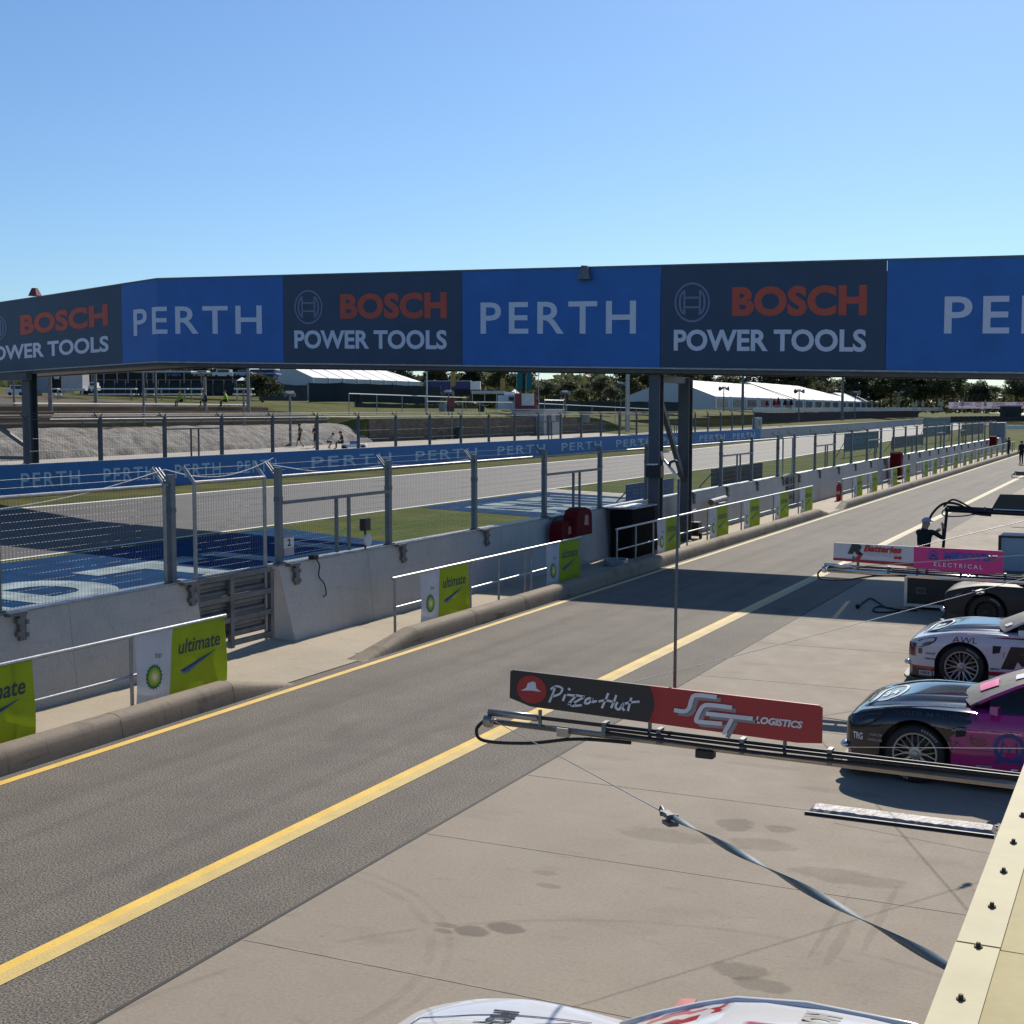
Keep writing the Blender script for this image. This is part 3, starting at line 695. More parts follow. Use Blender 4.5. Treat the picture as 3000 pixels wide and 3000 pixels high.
# ------------------------------------------------------------------ far side of the track
WX = -40.75
def wz(y): return ter(WX, y)
blue_h = mat('blue trackside banner', (.016, .145, .40), .6, 0, .08, 1); blue_t = mat('pale trackside lettering', (.40, .54, .68), .6, 0, .05, 2)
t = thing('track_wall', 'concrete wall along the far side of the track carrying the blue banner', 'wall', (WX, 95, wz(95)))
b = MB()
def wprof(b, y0, y1, x, h, th):
    z0, z1 = ter(x, y0), ter(x, y1)
    b.add([(x, y0, z0 - .1), (x, y1, z1 - .1), (x - th, y1, z1 - .1), (x - th, y0, z0 - .1), (x, y0, z0 + h), (x, y1, z1 + h), (x - th, y1, z1 + h), (x - th, y0, z0 + h)], [(0, 1, 5, 4), (1, 2, 6, 5), (2, 3, 7, 6), (3, 0, 4, 7), (4, 5, 6, 7)])
y = 0
while y < 152: wprof(b, y + .015, min(152, y + 4.2), WX, 1.32, .4); y += 4.2
b.build('wall_panel', conc_wall, t, world=True)
t2 = thing('track_wall', 'plain grey concrete wall continuing past the right end of the blue banner', 'wall', (WX - 3, 220, wz(220)))
b = MB(); prev = None
for i in range(45):
    y0 = 152 + i * 5; x0 = WX - .045 * (y0 - 152) * .9; x1 = x0 - .2
    b.add([(x0, y0 + .02, ter(x0, y0) - .1), (x1, y0 + 5, ter(x1, y0 + 5) - .1), (x1 - .4, y0 + 5, ter(x1, y0 + 5) - .1), (x0 - .4, y0 + .02, ter(x0, y0) - .1),
           (x0, y0 + .02, ter(x0, y0) + 1.3), (x1, y0 + 5, ter(x1, y0 + 5) + 1.3), (x1 - .4, y0 + 5, ter(x1, y0 + 5) + 1.3), (x0 - .4, y0 + .02, ter(x0, y0) + 1.3)], [(0, 1, 5, 4), (1, 2, 6, 5), (2, 3, 7, 6), (3, 0, 4, 7), (4, 5, 6, 7)])
b.build('wall_panel', conc_wall, t2, world=True)
t = thing('trackside_banner', 'long blue banner with repeated white words along the far track wall', 'banner', (WX, 95, wz(95)))
b = MB(); ysb = [0, 30, 60, 90, 120, 152.2]
for y0, y1 in zip(ysb, ysb[1:]): b.add([(WX + .012, y0, wz(y0) + .02), (WX + .012, y1, wz(y1) + .02), (WX + .012, y1, wz(y1) + 1.30), (WX + .012, y0, wz(y0) + 1.30), (WX + .002, y0, wz(y0) + .02), (WX + .002, y1, wz(y1) + .02), (WX + .002, y1, wz(y1) + 1.30), (WX + .002, y0, wz(y0) + 1.30)], [(0, 1, 2, 3), (7, 6, 5, 4), (3, 2, 6, 7)])
b.build('banner_sheet', blue_h, t, world=True)
for y0, y1 in ((36.0, 39.2), (40.6, 43.9), (45.3, 48.6), (50.0, 53.4), (54.7, 58.0), (61.2, 69.6), (72.5, 80.8), (83.9, 91.9), (95.0, 103.2), (106.5, 115.5), (118, 127), (129.4, 138.1), (141, 149.8)):
    decal('lettering', [fit(text2d('PERTH', .012, 0, 1.2), y0, .36, y1, .97)], blue_t, t, lambda a, c: (WX + .02, a, wz(a) + c), world=True)
t = thing('catch_fence', 'dark post and wire fence standing on the far track wall', 'fence', (WX - .2, 41, wz(41) + 1.32))
FP = [37, 41.2, 45.4, 49.6, 53.8, 58, 62.1, 66.3, 70.5, 74.7, 78.9, 83, 87.1, 91.2, 95.3, 99.4, 103.6, 107.8, 112, 116.2, 120.4, 124.5, 128.6, 132.8, 137.2, 141.4, 145.5, 150.1]
post_d = mat('dark blue grey post', (.055, .07, .095), .5, .2, .15, 3)
for i, y in enumerate(FP):
    z = wz(y) + 1.32; x = WX - .2; b = MB(); b.box((x - .065, y - .075, z), (x + .065, y + .075, z + 1.8))
    for sy in (-1, 1): b.bar((x, y, z + 1.72), (x - .1, y + sy * .26, z + 2.02), .04)
    b.build('post', post_d, t, world=True)
b = MB(); x = WX - .2
for y0, y1 in zip(FP, FP[1:]):
    z0, z1 = wz(y0) + 1.32, wz(y1) + 1.32
    for h in (.5, 1.0, 1.78): wire(b, (x, y0, z0 + h), (x, y1, z1 + h), .005 if h < 1.5 else .016)
    for k in range(1, 28): 
        y = lerp(y0, y1, k / 28); wire(b, (x, y, wz(y) + 1.34), (x, y, wz(y) + 3.1), .0032)
    for h in (1.9, 2.0): wire(b, (x - .08, y0, z0 + h), (x - .08, y1, z1 + h), .008)
b.build('wire_mesh', steel_dk, t, world=True)
for i in (3, 13, 20):
    y0, y1 = FP[i], FP[i + 1]; z = wz(y0) + 1.32; b = MB(); yc = (y0 + y1) / 2
    b.bar((x + .03, y0, z + 1.28), (x + .03, y1, z + 1.28), .06); 
    for yy in (yc - .25, yc + .3): b.bar((x + .03, yy, z), (x + .03, yy, z + 1.25), .06, .06, (0, 1, 0))
    b.build('hatch_frame', post_d, t, world=True)
b = MB(); z = wz(151.5); b.box((WX - .7, 151.2, z), (WX - .1, 153.2, z + 2.6)); b.m(1).box((WX - .09, 151.7, z + 1.7), (WX - .06, 152.6, z + 2.3)); tag(b.build('equipment_cabinet', [mat('pale green grey cabinet', (.30, .36, .36), .5), steel_dk]), 'pale grey green cabinet at the right end of the blue banner', 'cabinet')
# sprayed concrete bank
k = NB('sprayed concrete')
f1 = k.noise(1.25, 6, (1, 1, .35), .75); f2 = k.noise(.6, 4, (1, 1, .4)); f3 = k.noise(9, 4)
c = k.mix(k.rng(f1, .32, .68), (.095, .085, .075), (.345, .315, .275)); c = k.mul(c, k.rng(f2, .3, .7, .75, 1.15)); c = k.mul(c, k.rng(f3, .3, .7, .8, 1.15))
k.bump(f1, 1.0, .25); bank_m = k.done(c, .92)
b = MB(); rows = []
ysk = [i * 1.0 - 30 for i in range(129)]
prof = [(59.0, 0), (59.25, .35), (59.9, .8), (60.6, 1.2), (61.5, 1.56), (62.2, 1.76), (62.6, 1.80)]
vs = []
for y in ysk:
    for a, h in prof:
        jig = .10 * math.sin(y * 1.7 + a * 3) + .08 * random.uniform(-1, 1)
        vs.append((-(a + (jig if 0 < h < 1.7 else 0)), y, 1.22 + h + .02 + (.05 * random.uniform(-1, 1) if h > .3 else 0)))
n = len(prof)
b.add(vs, [(j * n + i, (j + 1) * n + i, (j + 1) * n + i + 1, j * n + i + 1)[::-1] for j in range(len(ysk) - 1) for i in range(n - 1)])
struct(b.build('embankment', bank_m, smooth=True))
earth = mat('terrace earth', (.21, .135, .075), .9, 0, .3, 1.2, .5, 12, stretch=(1, .25, 1)); step_m = mat('terrace concrete', (.36, .31, .25), .85, 0, .3, 1.5, .2, 20, stretch=(1, .3, 1))
for i in range(4):
    a = 62.9 + i * 2.0; z = 3.02 + .36 * i; b = MB()
    b.box((-(a + 2.2), -30, z - .4), (-a, 97, z + .28)); b.m(1).box((-(a + .45), -30, z + .282), (-(a - .03), 97 - i * .3, z + .36)); struct(b.build('terrace', [earth, step_m]))
b = MB()
for i in range(9): b.box((-59.2 - i * .45, 97.2, 1.2), (-59.2 - (i + 1) * .45, 98.4, 1.45 + i * .2))
tag(b.build('stairs', conc_far), 'stepped concrete stairs at the right end of the sprayed bank', 'stairs')
# block retaining wall, hut
k = NB('brown block wall'); X, Y, Z = k.sep(); row = k.math('FRACT', k.math('MULTIPLY', Z, 5.0)); nz = k.noise(1.6, 5, (1, 1, 2.5)); n2 = k.noise(.25, 3)
c = k.mix(k.rng(nz, .3, .7), (.075, .058, .042), (.19, .155, .115)); c = k.mul(c, k.rng(row, .0, .14, .6, 1.0)); c = k.mul(c, k.rng(n2, .3, .7, .75, 1.15)); block_m = k.done(c, .9)
b = MB(); b.box((-60.4, 98.6, 1.2), (-59.8, 132.5, 3.42)); tag(b.build('retaining_wall', block_m), 'brown block retaining wall left of the white hut', 'wall')
b = MB(); b.box((-60.4, 137.6, 1.2), (-59.8, 144, 3.3)); b.box((-60.4, 144, 1.2), (-59.8, 153, 2.75)); tag(b.build('retaining_wall', block_m), 'lower brown block retaining wall right of the white hut', 'wall')
hut_w = mat('pale grey hut paint', (.33, .34, .35), .6, 0, .08, 2)
t = thing('control_hut', 'small pale grey hut with dark door standing in the block wall', 'hut', (-59, 135, 1.4))
b = MB(); b.box((-62.6, 132.6, 1.2), (-58.9, 137.5, 4.12)); b.build('wall', hut_w, t, world=True)
b = MB(); b.box((-62.8, 132.4, 4.121), (-58.7, 137.7, 4.27)); b.build('roof', offwhite, t, world=True)
b = MB(); b.box((-58.9, 133.4, 1.5), (-58.84, 134.5, 3.7)); [b.m(1).box((-58.84, 133.5, 1.7 + i * .25), (-58.80, 134.4, 1.75 + i * .25)) for i in range(8)]; b.build('door', [mat('dark louvre door', (.035, .04, .045), .5), steel_dk], t, world=True)
b = MB(); b.box((-58.9, 135.9, 3.0), (-58.85, 136.6, 3.6)); b.build('window', black_s, t, world=True)
b = MB(); b.tube([(-58.8, 132.5, 4.27), (-58.8, 132.5, 5.2), (-58.8, 137.6, 5.2), (-58.8, 137.6, 4.27)], .04, 6); b.build('roof_rail', steel, t, world=True)
# red container with white screen on/behind hut
def W(u, v, d): return at(u, v, d)
def cam_box(name, u0, u1, v0, v1, d, depth, mats, label=None, cat=None, parent=None, rz=None):
    """upright box whose front fills the given pixels at the given distance, turned square to the line of sight"""
    p0, p1 = at(u0, v1, d), at(u1, v1, d); z1 = at(u0, v0, d).z; ex = Vector((p1.x - p0.x, p1.y - p0.y, 0)); back = Vector((-ex.y, ex.x, 0)).normalized() * depth
    b = MB(); vs = [p0, p1, p1 + back, p0 + back]; vs = [Vector((q.x, q.y, p0.z)) for q in vs] + [Vector((q.x, q.y, z1)) for q in vs]
    b.add(vs, [(0, 3, 2, 1), (4, 5, 6, 7), (0, 1, 5, 4), (1, 2, 6, 5), (2, 3, 7, 6), (3, 0, 4, 7)])
    o = b.build(name, mats, parent, world=True)
    if label: tag(o, label, cat)
    return o
t = thing('shipping_container', 'red container with a pale screen on its side behind the hut', 'container', at(1540, 1199, 146))
cam_box('body', 1509, 1573, 1153, 1200, 146, 4, mat('maroon container', (.20, .018, .03), .5), parent=t); cam_box('screen', 1528, 1565, 1153, 1188, 145.8, .1, mat('pale green screen', (.5, .56, .54), .5), parent=t)
t = thing('service_truck', 'white service truck parked behind the white hut', 'truck', at(1480, 1198, 150))
cam_box('body', 1458, 1508, 1158, 1199, 150, 3, white_p, parent=t); cam_box('cab', 1478, 1508, 1148, 1157.5, 150.5, 2.4, white_p, parent=t); cam_box('window', 1490, 1506, 1162, 1174, 149.9, .05, black_s, parent=t)

# ------------------------------------------------------------------ marquees
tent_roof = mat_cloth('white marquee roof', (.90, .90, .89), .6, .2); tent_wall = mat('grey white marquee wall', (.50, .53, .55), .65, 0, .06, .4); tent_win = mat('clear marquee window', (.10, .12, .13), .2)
def marquee(label, L0, R0, P0, R1, P1, zb0, hip=0.0, bays=8, windows=False):
    L0, R0, P0, R1, P1 = [at(*q) for q in (L0, R0, P0, R1, P1)]
    R0.z = L0.z = (L0.z + R0.z) / 2; R1.z = R0.z; P1.z = P0.z
    along = R1 - R0; L1 = L0 + along; P0 = Vector(((L0.x + R0.x) / 2, (L0.y + R0.y) / 2, P0.z)); Pe = P0 + along
    P1 = P0 + along * (1 - hip)
    t = thing('marquee', label, 'marquee', (P0.x, P0.y, zb0), group='white event marquees')
    b = MB(); b.add([L0, R0, P0, L1, R1, P1], [(1, 4, 5, 2), (0, 2, 5, 3), (3, 5, 4)])
    nrm = (R1 - R0).cross(P0 - R0).normalized()
    if nrm.z < 0: nrm = -nrm
    b.build('roof', tent_roof, t, world=True)
    for i in range(1, bays):
        b = MB(); p = lerp(R0, R1, i / bays); q = lerp(P0, Pe, i / bays)
        if i / bays > 1 - hip: q = lerp(P1, R1, (i / bays - (1 - hip)) / hip) if hip else q
        b.bar(p + nrm * .03, q + nrm * .03, .07, .05); b.build('roof_seam', mat('grey roof seam', (.62, .62, .63), .6), t, world=True)
    dn = lambda p: Vector((p.x, p.y, zb0)); b = MB()
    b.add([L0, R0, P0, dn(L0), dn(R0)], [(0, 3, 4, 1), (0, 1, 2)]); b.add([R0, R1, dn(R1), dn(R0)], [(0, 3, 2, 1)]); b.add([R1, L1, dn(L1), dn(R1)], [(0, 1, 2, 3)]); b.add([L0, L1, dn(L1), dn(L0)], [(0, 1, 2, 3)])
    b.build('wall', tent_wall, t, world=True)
    out = along.cross(Vector((0, 0, 1))).normalized()
    if out.dot(R0 - L0) < 0: out = -out
    b = MB()
    for i in range(bays + 1): p = lerp(R0, R1, i / bays) + out * .05; b.bar(dn(p), p, .12)
    b.build('frame', alu, t, world=True)
    if windows:
        for i in range(bays):
            p = lerp(R0, R1, (i + .14) / bays) + out * .04; q = lerp(R0, R1, (i + .8) / bays) + out * .04; h = R0.z - zb0; b = MB()
            b.add([dn(p) + Vector((0, 0, h * .15)), dn(q) + Vector((0, 0, h * .15)), dn(q) + Vector((0, 0, h * .8)), dn(p) + Vector((0, 0, h * .8))], [(0, 1, 2, 3)]); b.build('window', tent_win, t, world=True)
    return t
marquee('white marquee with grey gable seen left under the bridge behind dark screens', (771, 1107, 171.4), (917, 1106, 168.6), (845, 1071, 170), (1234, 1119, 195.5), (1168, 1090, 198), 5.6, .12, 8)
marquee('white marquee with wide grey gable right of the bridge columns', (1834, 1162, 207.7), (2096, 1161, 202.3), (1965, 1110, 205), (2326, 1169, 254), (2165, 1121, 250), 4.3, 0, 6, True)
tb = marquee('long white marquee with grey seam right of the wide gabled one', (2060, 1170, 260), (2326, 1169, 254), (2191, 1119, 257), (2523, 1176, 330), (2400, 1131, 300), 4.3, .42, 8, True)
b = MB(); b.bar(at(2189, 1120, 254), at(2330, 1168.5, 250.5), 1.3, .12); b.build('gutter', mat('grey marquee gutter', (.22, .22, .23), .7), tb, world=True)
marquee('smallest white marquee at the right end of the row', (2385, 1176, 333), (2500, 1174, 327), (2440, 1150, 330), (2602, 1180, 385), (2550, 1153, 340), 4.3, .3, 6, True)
# ------------------------------------------------------------------ dark screens and hedges in front of the marquees
screen_m = mat('dark shade cloth', (.022, .032, .035), .85, 0, .25, .4)
def screen(label, pts, h, M=screen_m, posts=True, cat='fence', name='shade_fence', zoff=0):
    t = thing(name, label, cat, pts[0]); b = MB()
    for p, q in zip(pts, pts[1:]):
        d = (Vector((q.x - p.x, q.y - p.y, 0))).normalized(); n_ = Vector((-d.y, d.x, 0)) * .03; k = max(1, int((q - p).length / 3))
        for i in range(k):
            a_, c_ = lerp(p, q, i / k), lerp(p, q, (i + 1) / k); mid = (a_ + c_) / 2 + Vector((0, 0, h - .06)); ha = Vector((0, 0, h))
            b.add([a_ - n_, c_ - n_, c_ + ha - n_, mid - n_, a_ + ha - n_, a_ + n_, c_ + n_, c_ + ha + n_, mid + n_, a_ + ha + n_], [(0, 1, 2, 3, 4), (9, 8, 7, 6, 5), (4, 3, 8, 9), (3, 2, 7, 8)])
    b.build('shade_cloth', M, t, world=True)
    if posts:
        for p, q in zip(pts, pts[1:]):
            k = max(1, int((q - p).length / 6)); 
            for i in range(k + 1): a_ = lerp(p, q, i / k); b = MB(); b.tube([a_, a_ + Vector((0, 0, h + .15))], .05, 6); b.build('post', steel_dk, t, world=True)
    return t
screen('long dark green shade cloth fence in front of the left marquee', [at(905, 1178, 150), at(1000, 1177, 152), at(1150, 1180, 158), at(1290, 1184, 165)], 2.1)
screen('low dark windbreak on the grass below the left marquee', [at(1040, 1202, 140), at(1180, 1205, 146), at(1400, 1207, 160)], .8, mat('brown green windbreak', (.06, .058, .04), .9, 0, .3, .5))
screen('dark shade fence on the grass behind the loudspeaker poles', [at(1580, 1204, 170), at(1700, 1206, 180), at(1990, 1207, 196)], 1.45)
screen('tall dark shade fence right of the bush on the hill', [at(760, 1174, 128), at(900, 1175, 136)], 1.6)
rails_ = [('white rail on the grass in front of the left marquee', [(1022, 1153, 120), (1365, 1165, 150)]), ('white rail left of the small hut', [(1250, 1176, 130), (1500, 1179, 142)]), ('white rail crossing the grass right of the hut', [(1578, 1182, 150), (1920, 1199, 190)])]
for lab, pp in rails_:
    p, q = at(*pp[0]), at(*pp[1]); t = thing('rail', lab, 'rail', p); b = MB(); b.tube([p, q], .05, 6); b.build('top_rail', white_p, t, world=True)
    for i in range(6):
        a_ = lerp(p, q, i / 5); b = MB(); b.tube([Vector((a_.x, a_.y, ter(a_.x, a_.y) - .1)), a_], .04, 6); b.build('post', steel, t, world=True)
tr = thing('terrace_rail', 'long pale handrail along the top of the terraces', 'handrail', (-70.2, 60, 4.4)); b = MB(); b.tube([(-70.4, -20, 4.62), (-70.4, 96, 4.62)], .06, 6); b.build('top_rail', white_p, tr, world=True)
for i in range(24): b = MB(); b.tube([(-70.4, -20 + i * 5, 4.1), (-70.4, -20 + i * 5, 4.6)], .035, 6); b.build('post', steel, tr, world=True)
tr = thing('bank_rail', 'thin grey handrail along the top of the sprayed concrete bank', 'handrail', (-62.7, 60, 3.05)); b = MB()
for h in (3.45, 3.85): b.tube([(-62.75, -20, h), (-62.75, 97, h)], .035, 6)
b.build('rail', steel_dk, tr, world=True)
for i in range(30): b = MB(); b.tube([(-62.75, -20 + i * 4, 3.0), (-62.75, -20 + i * 4, 3.85)], .035, 6); b.build('post', steel_dk, tr, world=True)
# row of hospitality fencing in front of the right marquees
hedge_m = mat('dark maroon hedge screen', (.030, .016, .018), .9, 0, .35, .8)
screen('white topped maroon fence line below the right hand marquees', [at(2210, 1238, 205), at(2370, 1234, 235), at(2500, 1228, 265), at(2690, 1222, 310)], 1.5, hedge_m, False)
t = screen('pale glass balustrade in front of the right hand marquees', [at(2205, 1208, 206), at(2370, 1207, 236), at(2500, 1205, 266), at(2760, 1203, 320)], .75, mat('pale glass balustrade', (.32, .36, .38), .3), False, 'balustrade', 'balustrade')
# ------------------------------------------------------------------ trees
BARK = mat('bark', (.12, .095, .07), .9, 0, .3, 4, .4, 12)
LEAF = [mat_leaf('olive foliage', (.055, .068, .026), (.14, .15, .068)), mat_leaf('dark foliage', (.032, .043, .022), (.082, .095, .046)), mat_leaf('grey green foliage', (.07, .08, .045), (.17, .17, .10))]
def make_tree(h, w_, seed, M, dense=1.0, gum=True):
    rd = random.Random(seed); t = bpy.data.objects.new('tree', None); COL.objects.link(t)
    tk, cr = MB(), MB(); th = h * (.38 if gum else .2)
    tk.tube([(0, 0, -.3), (rd.uniform(-.2, .2), rd.uniform(-.2, .2), th * .5), (rd.uniform(-.4, .4), rd.uniform(-.4, .4), th), (0, 0, h * .75)], [h * .035, h * .026, h * .02, h * .006], 7)
    clumps = []
    for i in range(int(16 * (1.5 if not gum else 1))):
        a = rd.uniform(0, 6.28); el = rd.uniform(-.15, 1) ; rr = w_ * .5 * math.sqrt(max(.05, 1 - max(0, el) ** 2)) * rd.uniform(.55, 1.0)
        c = Vector((rr * math.cos(a), rr * math.sin(a), lerp(h * (.45 if gum else .32), h * .9, max(0, el)) + rd.uniform(-.05, .05) * h)); clumps.append((c, rd.uniform(.12, .24) * w_))
        if i % 2 == 0: tk.tube([(0, 0, th * rd.uniform(.6, 1.1)), c * .6 + Vector((0, 0, c.z * .2)), c], [h * .012, h * .007, h * .002], 5)
    for i in range(7): clumps.append((Vector((rd.uniform(-.2, .2) * w_, rd.uniform(-.2, .2) * w_, h * rd.uniform(.5, .85))), .2 * w_))
    for c, r in clumps:
        for k in range(int(150 * dense)):
            d = Vector((rd.gauss(0, 1), rd.gauss(0, 1), rd.gauss(0, 1))).normalized() * r * rd.uniform(.35, 1.12) ** .7; d.z *= .72
            p = c + d; s_ = rd.uniform(.2, .46) * (h / 11)
            a = Vector((rd.gauss(0, 1), rd.gauss(0, 1), rd.gauss(0, .6))).normalized(); q = a.cross(Vector((rd.gauss(0, 1), rd.gauss(0, 1), rd.gauss(0, 1)))).normalized()
            cr.add([p - a * s_, p - q * s_ * .6, p + a * s_, p + q * s_ * .6], [(0, 1, 2, 3)])
    tk.build('trunk', BARK, t, True); cr.build('crown', M, t); t['category'] = 'tree'
    return t
protos = [make_tree(12, 10, 1, LEAF[0]), make_tree(11, 9, 2, LEAF[2], .8), make_tree(12, 8.5, 3, LEAF[1], 1.1, False), make_tree(13, 10, 5, LEAF[0], .9), make_tree(9, 9, 8, LEAF[1], 1.2, False)]
used = set()
def tree(k, u, vtop, d, vbase, label, group=None, wide=1.0):
    base = at(u, vbase, d); base.z = min(base.z, max(3.2, base.z)); top = at(u, vtop, d).z; H = [12, 11, 12, 13, 9][k]
    o = protos[k] if k not in used else copy_tree(protos[k]); used.add(k)
    s_ = (top - base.z) / (H * 1.02); o.location = base; o.scale = (s_ * wide, s_ * wide, s_); o.rotation_euler = (0, 0, random.uniform(0, 6.28)); o['label'] = label; o['category'] = 'tree'
    o.name = 'tree'
    if group: o['group'] = group
    elif 'group' in o: del o['group']
GA = 'trees in the dark line behind the left marquee'; GB = 'trees between the hut and the bridge columns'; GC = 'trees behind the right hand marquees'; GD = 'trees on the skyline at the far right'
for u, v, d, k in ((240, 1060, 240, 2), (420, 1050, 235, 0), (560, 1062, 230, 2), (680, 1058, 240, 4), (800, 1052, 250, 0), (920, 1050, 240, 3), (1020, 1058, 225, 2), (1110, 1062, 240, 0), (1190, 1052, 230, 3), (1290, 1055, 225, 0), (1380, 1058, 230, 2), (1460, 1060, 225, 3)):
    tree(k, u, v, d, 1165, 'tall dark tree in the line behind the left marquee, top hidden by the bridge', GA, 1.15)
for u, v, d, k in ((1535, 1078, 225, 1), (1660, 1106, 232, 0), (1760, 1100, 235, 1), (1700, 1132, 222, 0), (1790, 1130, 225, 1), (1845, 1070, 245, 3), (1930, 1064, 250, 0), (2000, 1066, 260, 3), (1600, 1112, 240, 1)):
    tree(k, u, v, d, 1190, 'leafy olive tree standing between the hut and the bridge columns', GB, 1.15)
for u, v, d, k in ((2055, 1080, 330, 2), (2135, 1088, 340, 0), (2225, 1066, 335, 1), (2290, 1064, 330, 3), (2340, 1062, 330, 0), (2400, 1080, 350, 1), (2450, 1106, 370, 0), (2505, 1088, 350, 2), (2560, 1092, 360, 2), (2610, 1084, 350, 0), (2655, 1082, 345, 3), (2700, 1086, 350, 2), (2745, 1082, 345, 0), (2790, 1088, 350, 3), (2820, 1108, 360, 0)):
    tree(k, u, v, d, 1196, 'tall bushy tree in the row behind the right hand marquees', GC, 1.2)
tree(4, 2865, 1112, 330, 1192, 'rounded very dark tree standing alone right of the marquee tree row', None, 1.0)
for u, v, d, k in ((2912, 1128, 380, 1), (2945, 1145, 390, 0), (2975, 1102, 350, 1), (3010, 1110, 350, 0), (3060, 1100, 350, 3)):
    tree(k, u, v, d, 1196, 'pale olive tree on the skyline at the far right', GD, 1.25)
bsh = copy_tree(protos[4]); p, d_ = hit(765, 1178, 90); p = at(770, 1176, 122); bsh.location = p; bsh.scale = (.42, .42, .29); bsh.name = 'bush'; tag(bsh, 'dark round bush beside the picnic tables on the hill', 'bush')
if 'group' in bsh: del bsh['group']
# far-off scrub that reads as one mass below the crowns
rd = random.Random(4); b = MB()
for i in range(26000):
    u = rd.uniform(-200, 3300); d = rd.uniform(255, 330) if u < 2000 else rd.uniform(360, 420)
    v = rd.uniform(1105 + 10 * math.sin(u * .021) + 6 * math.sin(u * .06), 1205) if u < 2000 else rd.uniform(1128 + 10 * math.sin(u * .02) + 5 * math.sin(u * .07) + (16 if u > 2820 else 0), 1206)
    p = at(u, v, d); s_ = rd.uniform(.5, 1.1); a = Vector((rd.gauss(0, 1), rd.gauss(0, 1), rd.gauss(0, 1))).normalized(); q = a.cross(Vector((rd.gauss(0, 1), rd.gauss(0, 1), .5))).normalized()
    b.add([p - a * s_, p - q * s_ * .7, p + a * s_, p + q * s_ * .7], [(0, 1, 2, 3)])
o = b.build('distant_woods', LEAF[0]); o['kind'] = 'stuff'
# ------------------------------------------------------------------ poles, flags, vehicles and furniture on the far side
def pole(name, label, cat, u, vtop, vbase, r, head=None, group=None, M=None, d=None):
    if d: p = at(u, vbase, d)
    else: p, d = hit(u, vbase)
    h = at(u, vtop, d).z - p.z; t = thing(name, label, cat, p, group=group)
    b = MB(); b.tube([(0, 0, -.1), (0, 0, h)], [r, r * .75], 8); b.build('pole', M or steel_dk, t)
    if head == 'horn':
        for s_ in (-1, 1):
            b = MB(); q = Vector((RGT.x * s_, RGT.y * s_, 0)); k = d / 290
            b.lathe([(.06 * k, 0), (.14 * k, .25 * k), (.48 * k, .85 * k), (.50 * k, .9 * k), (.40 * k, .8 * k), (.06 * k, .3 * k)], Vector((0, 0, h - .2)) + q * .1, q + Vector((-FWD.x * .6, -FWD.y * .6, .05)), 14); b.build('horn', grey_p if s_ > 0 else steel_dk, t, True)
        b = MB(); b.box((-.25, -.2, h - .1), (.25, .2, h + .12)); b.build('bracket', offwhite, t)
    if head == 'lamp':
        b = MB(); b.box((-.9, -.12, h - .05), (.9, .12, h + .08)); b.build('cross_arm', M or steel_dk, t)
        for x in (-.7, .7): b = MB(); b.obox((x, -.2, h + .1), (.3, 0, 0), (0, .22, -.12), (0, .05, .12)); b.build('floodlight', grey_p, t)
    return t
pole('loudspeaker_pole', 'loudspeaker pole with two horns left of the wide gabled marquee', 'loudspeaker pole', 1818, 1122, 1247, .10, 'horn')
pole('loudspeaker_pole', 'loudspeaker pole standing right of the small hut by the block wall', 'loudspeaker pole', 1655, 1147, 1232, .10, 'horn')
pole('loudspeaker_pole', 'loudspeaker pole in front of the wide marquee roof', 'loudspeaker pole', 2120, 1135, 1203, .09, 'horn', d=178)
pole('loudspeaker_pole', 'leaning loudspeaker pole in front of the long marquee windows', 'loudspeaker pole', 2340, 1143, 1233, .1, 'horn', d=190)
pole('loudspeaker_pole', 'loudspeaker pole between the long marquee and the smallest marquee', 'loudspeaker pole', 2504, 1148, 1228, .1, 'horn', d=235)
pole('loudspeaker_pole', 'loudspeaker pole rising from the sprayed bank behind the people', 'loudspeaker pole', 851, 1150, 1312, .11, 'horn', d=103)
pole('loudspeaker_pole', 'loudspeaker pole on the grass by the dark screens left of the hut', 'loudspeaker pole', 1314, 1146, 1218, .09, 'horn')
pole('lamp_post', 'thick grey lamp post left of the bridge columns', 'lamp post', 1838, 1075, 1262, .30, 'lamp', M=steel, d=150)
pole('lamp_post', 'tall dark lamp post rising in front of the two marquee roofs', 'lamp post', 2175, 1070, 1240, .22, 'lamp', d=176)
pole('lamp_post', 'tall lamp post in front of the end of the long marquee', 'lamp post', 2467, 1062, 1230, .25, 'lamp', d=225)
pole('flag_pole', 'slim white flag pole beside the purple trailer', 'flag pole', 1251, 1079, 1221, .09, M=offwhite, d=138)
pole('slim_pole', 'slim pale pole standing at the right corner of the hut', 'pole', 1578, 1098, 1200, .05, M=steel, d=145)
pole('lamp_post', 'dark floodlight pole at the end of the row of marquees', 'lamp post', 2632, 1150, 1210, .3, 'lamp', d=300)
for u, v1, v0, lab in ((281, 1086, 1205, 'grey timber pole standing on the terraces near the white cargo box'), (422, 1092, 1245, 'thin dark pole standing on the terraces left of the pale pole'), (458, 1072, 1206, 'pale tapering pole standing on the terraces under the blue parasol'),
                       (601, 1104, 1205, 'grey timber pole between the seated workers on the terraces'), (728, 1062, 1205, 'pale timber pole right of the seated workers'), (715, 1140, 1243, 'thin dark pole on the bank below the picnic tables'), (149, 1086, 1245, 'dark steel post rising from the bank to the left end of the bridge'), (43, 1100, 1235, 'thin dark post at the far left behind the bridge column')):
    pole('terrace_pole', lab, 'pole', u, v1, v0, .16 if 'timber' in lab or 'steel' in lab else .09, M=mat('grey timber', (.22, .21, .19), .8) if 'dark' not in lab else steel_dk, d=93 if v0 > 1230 else 108)
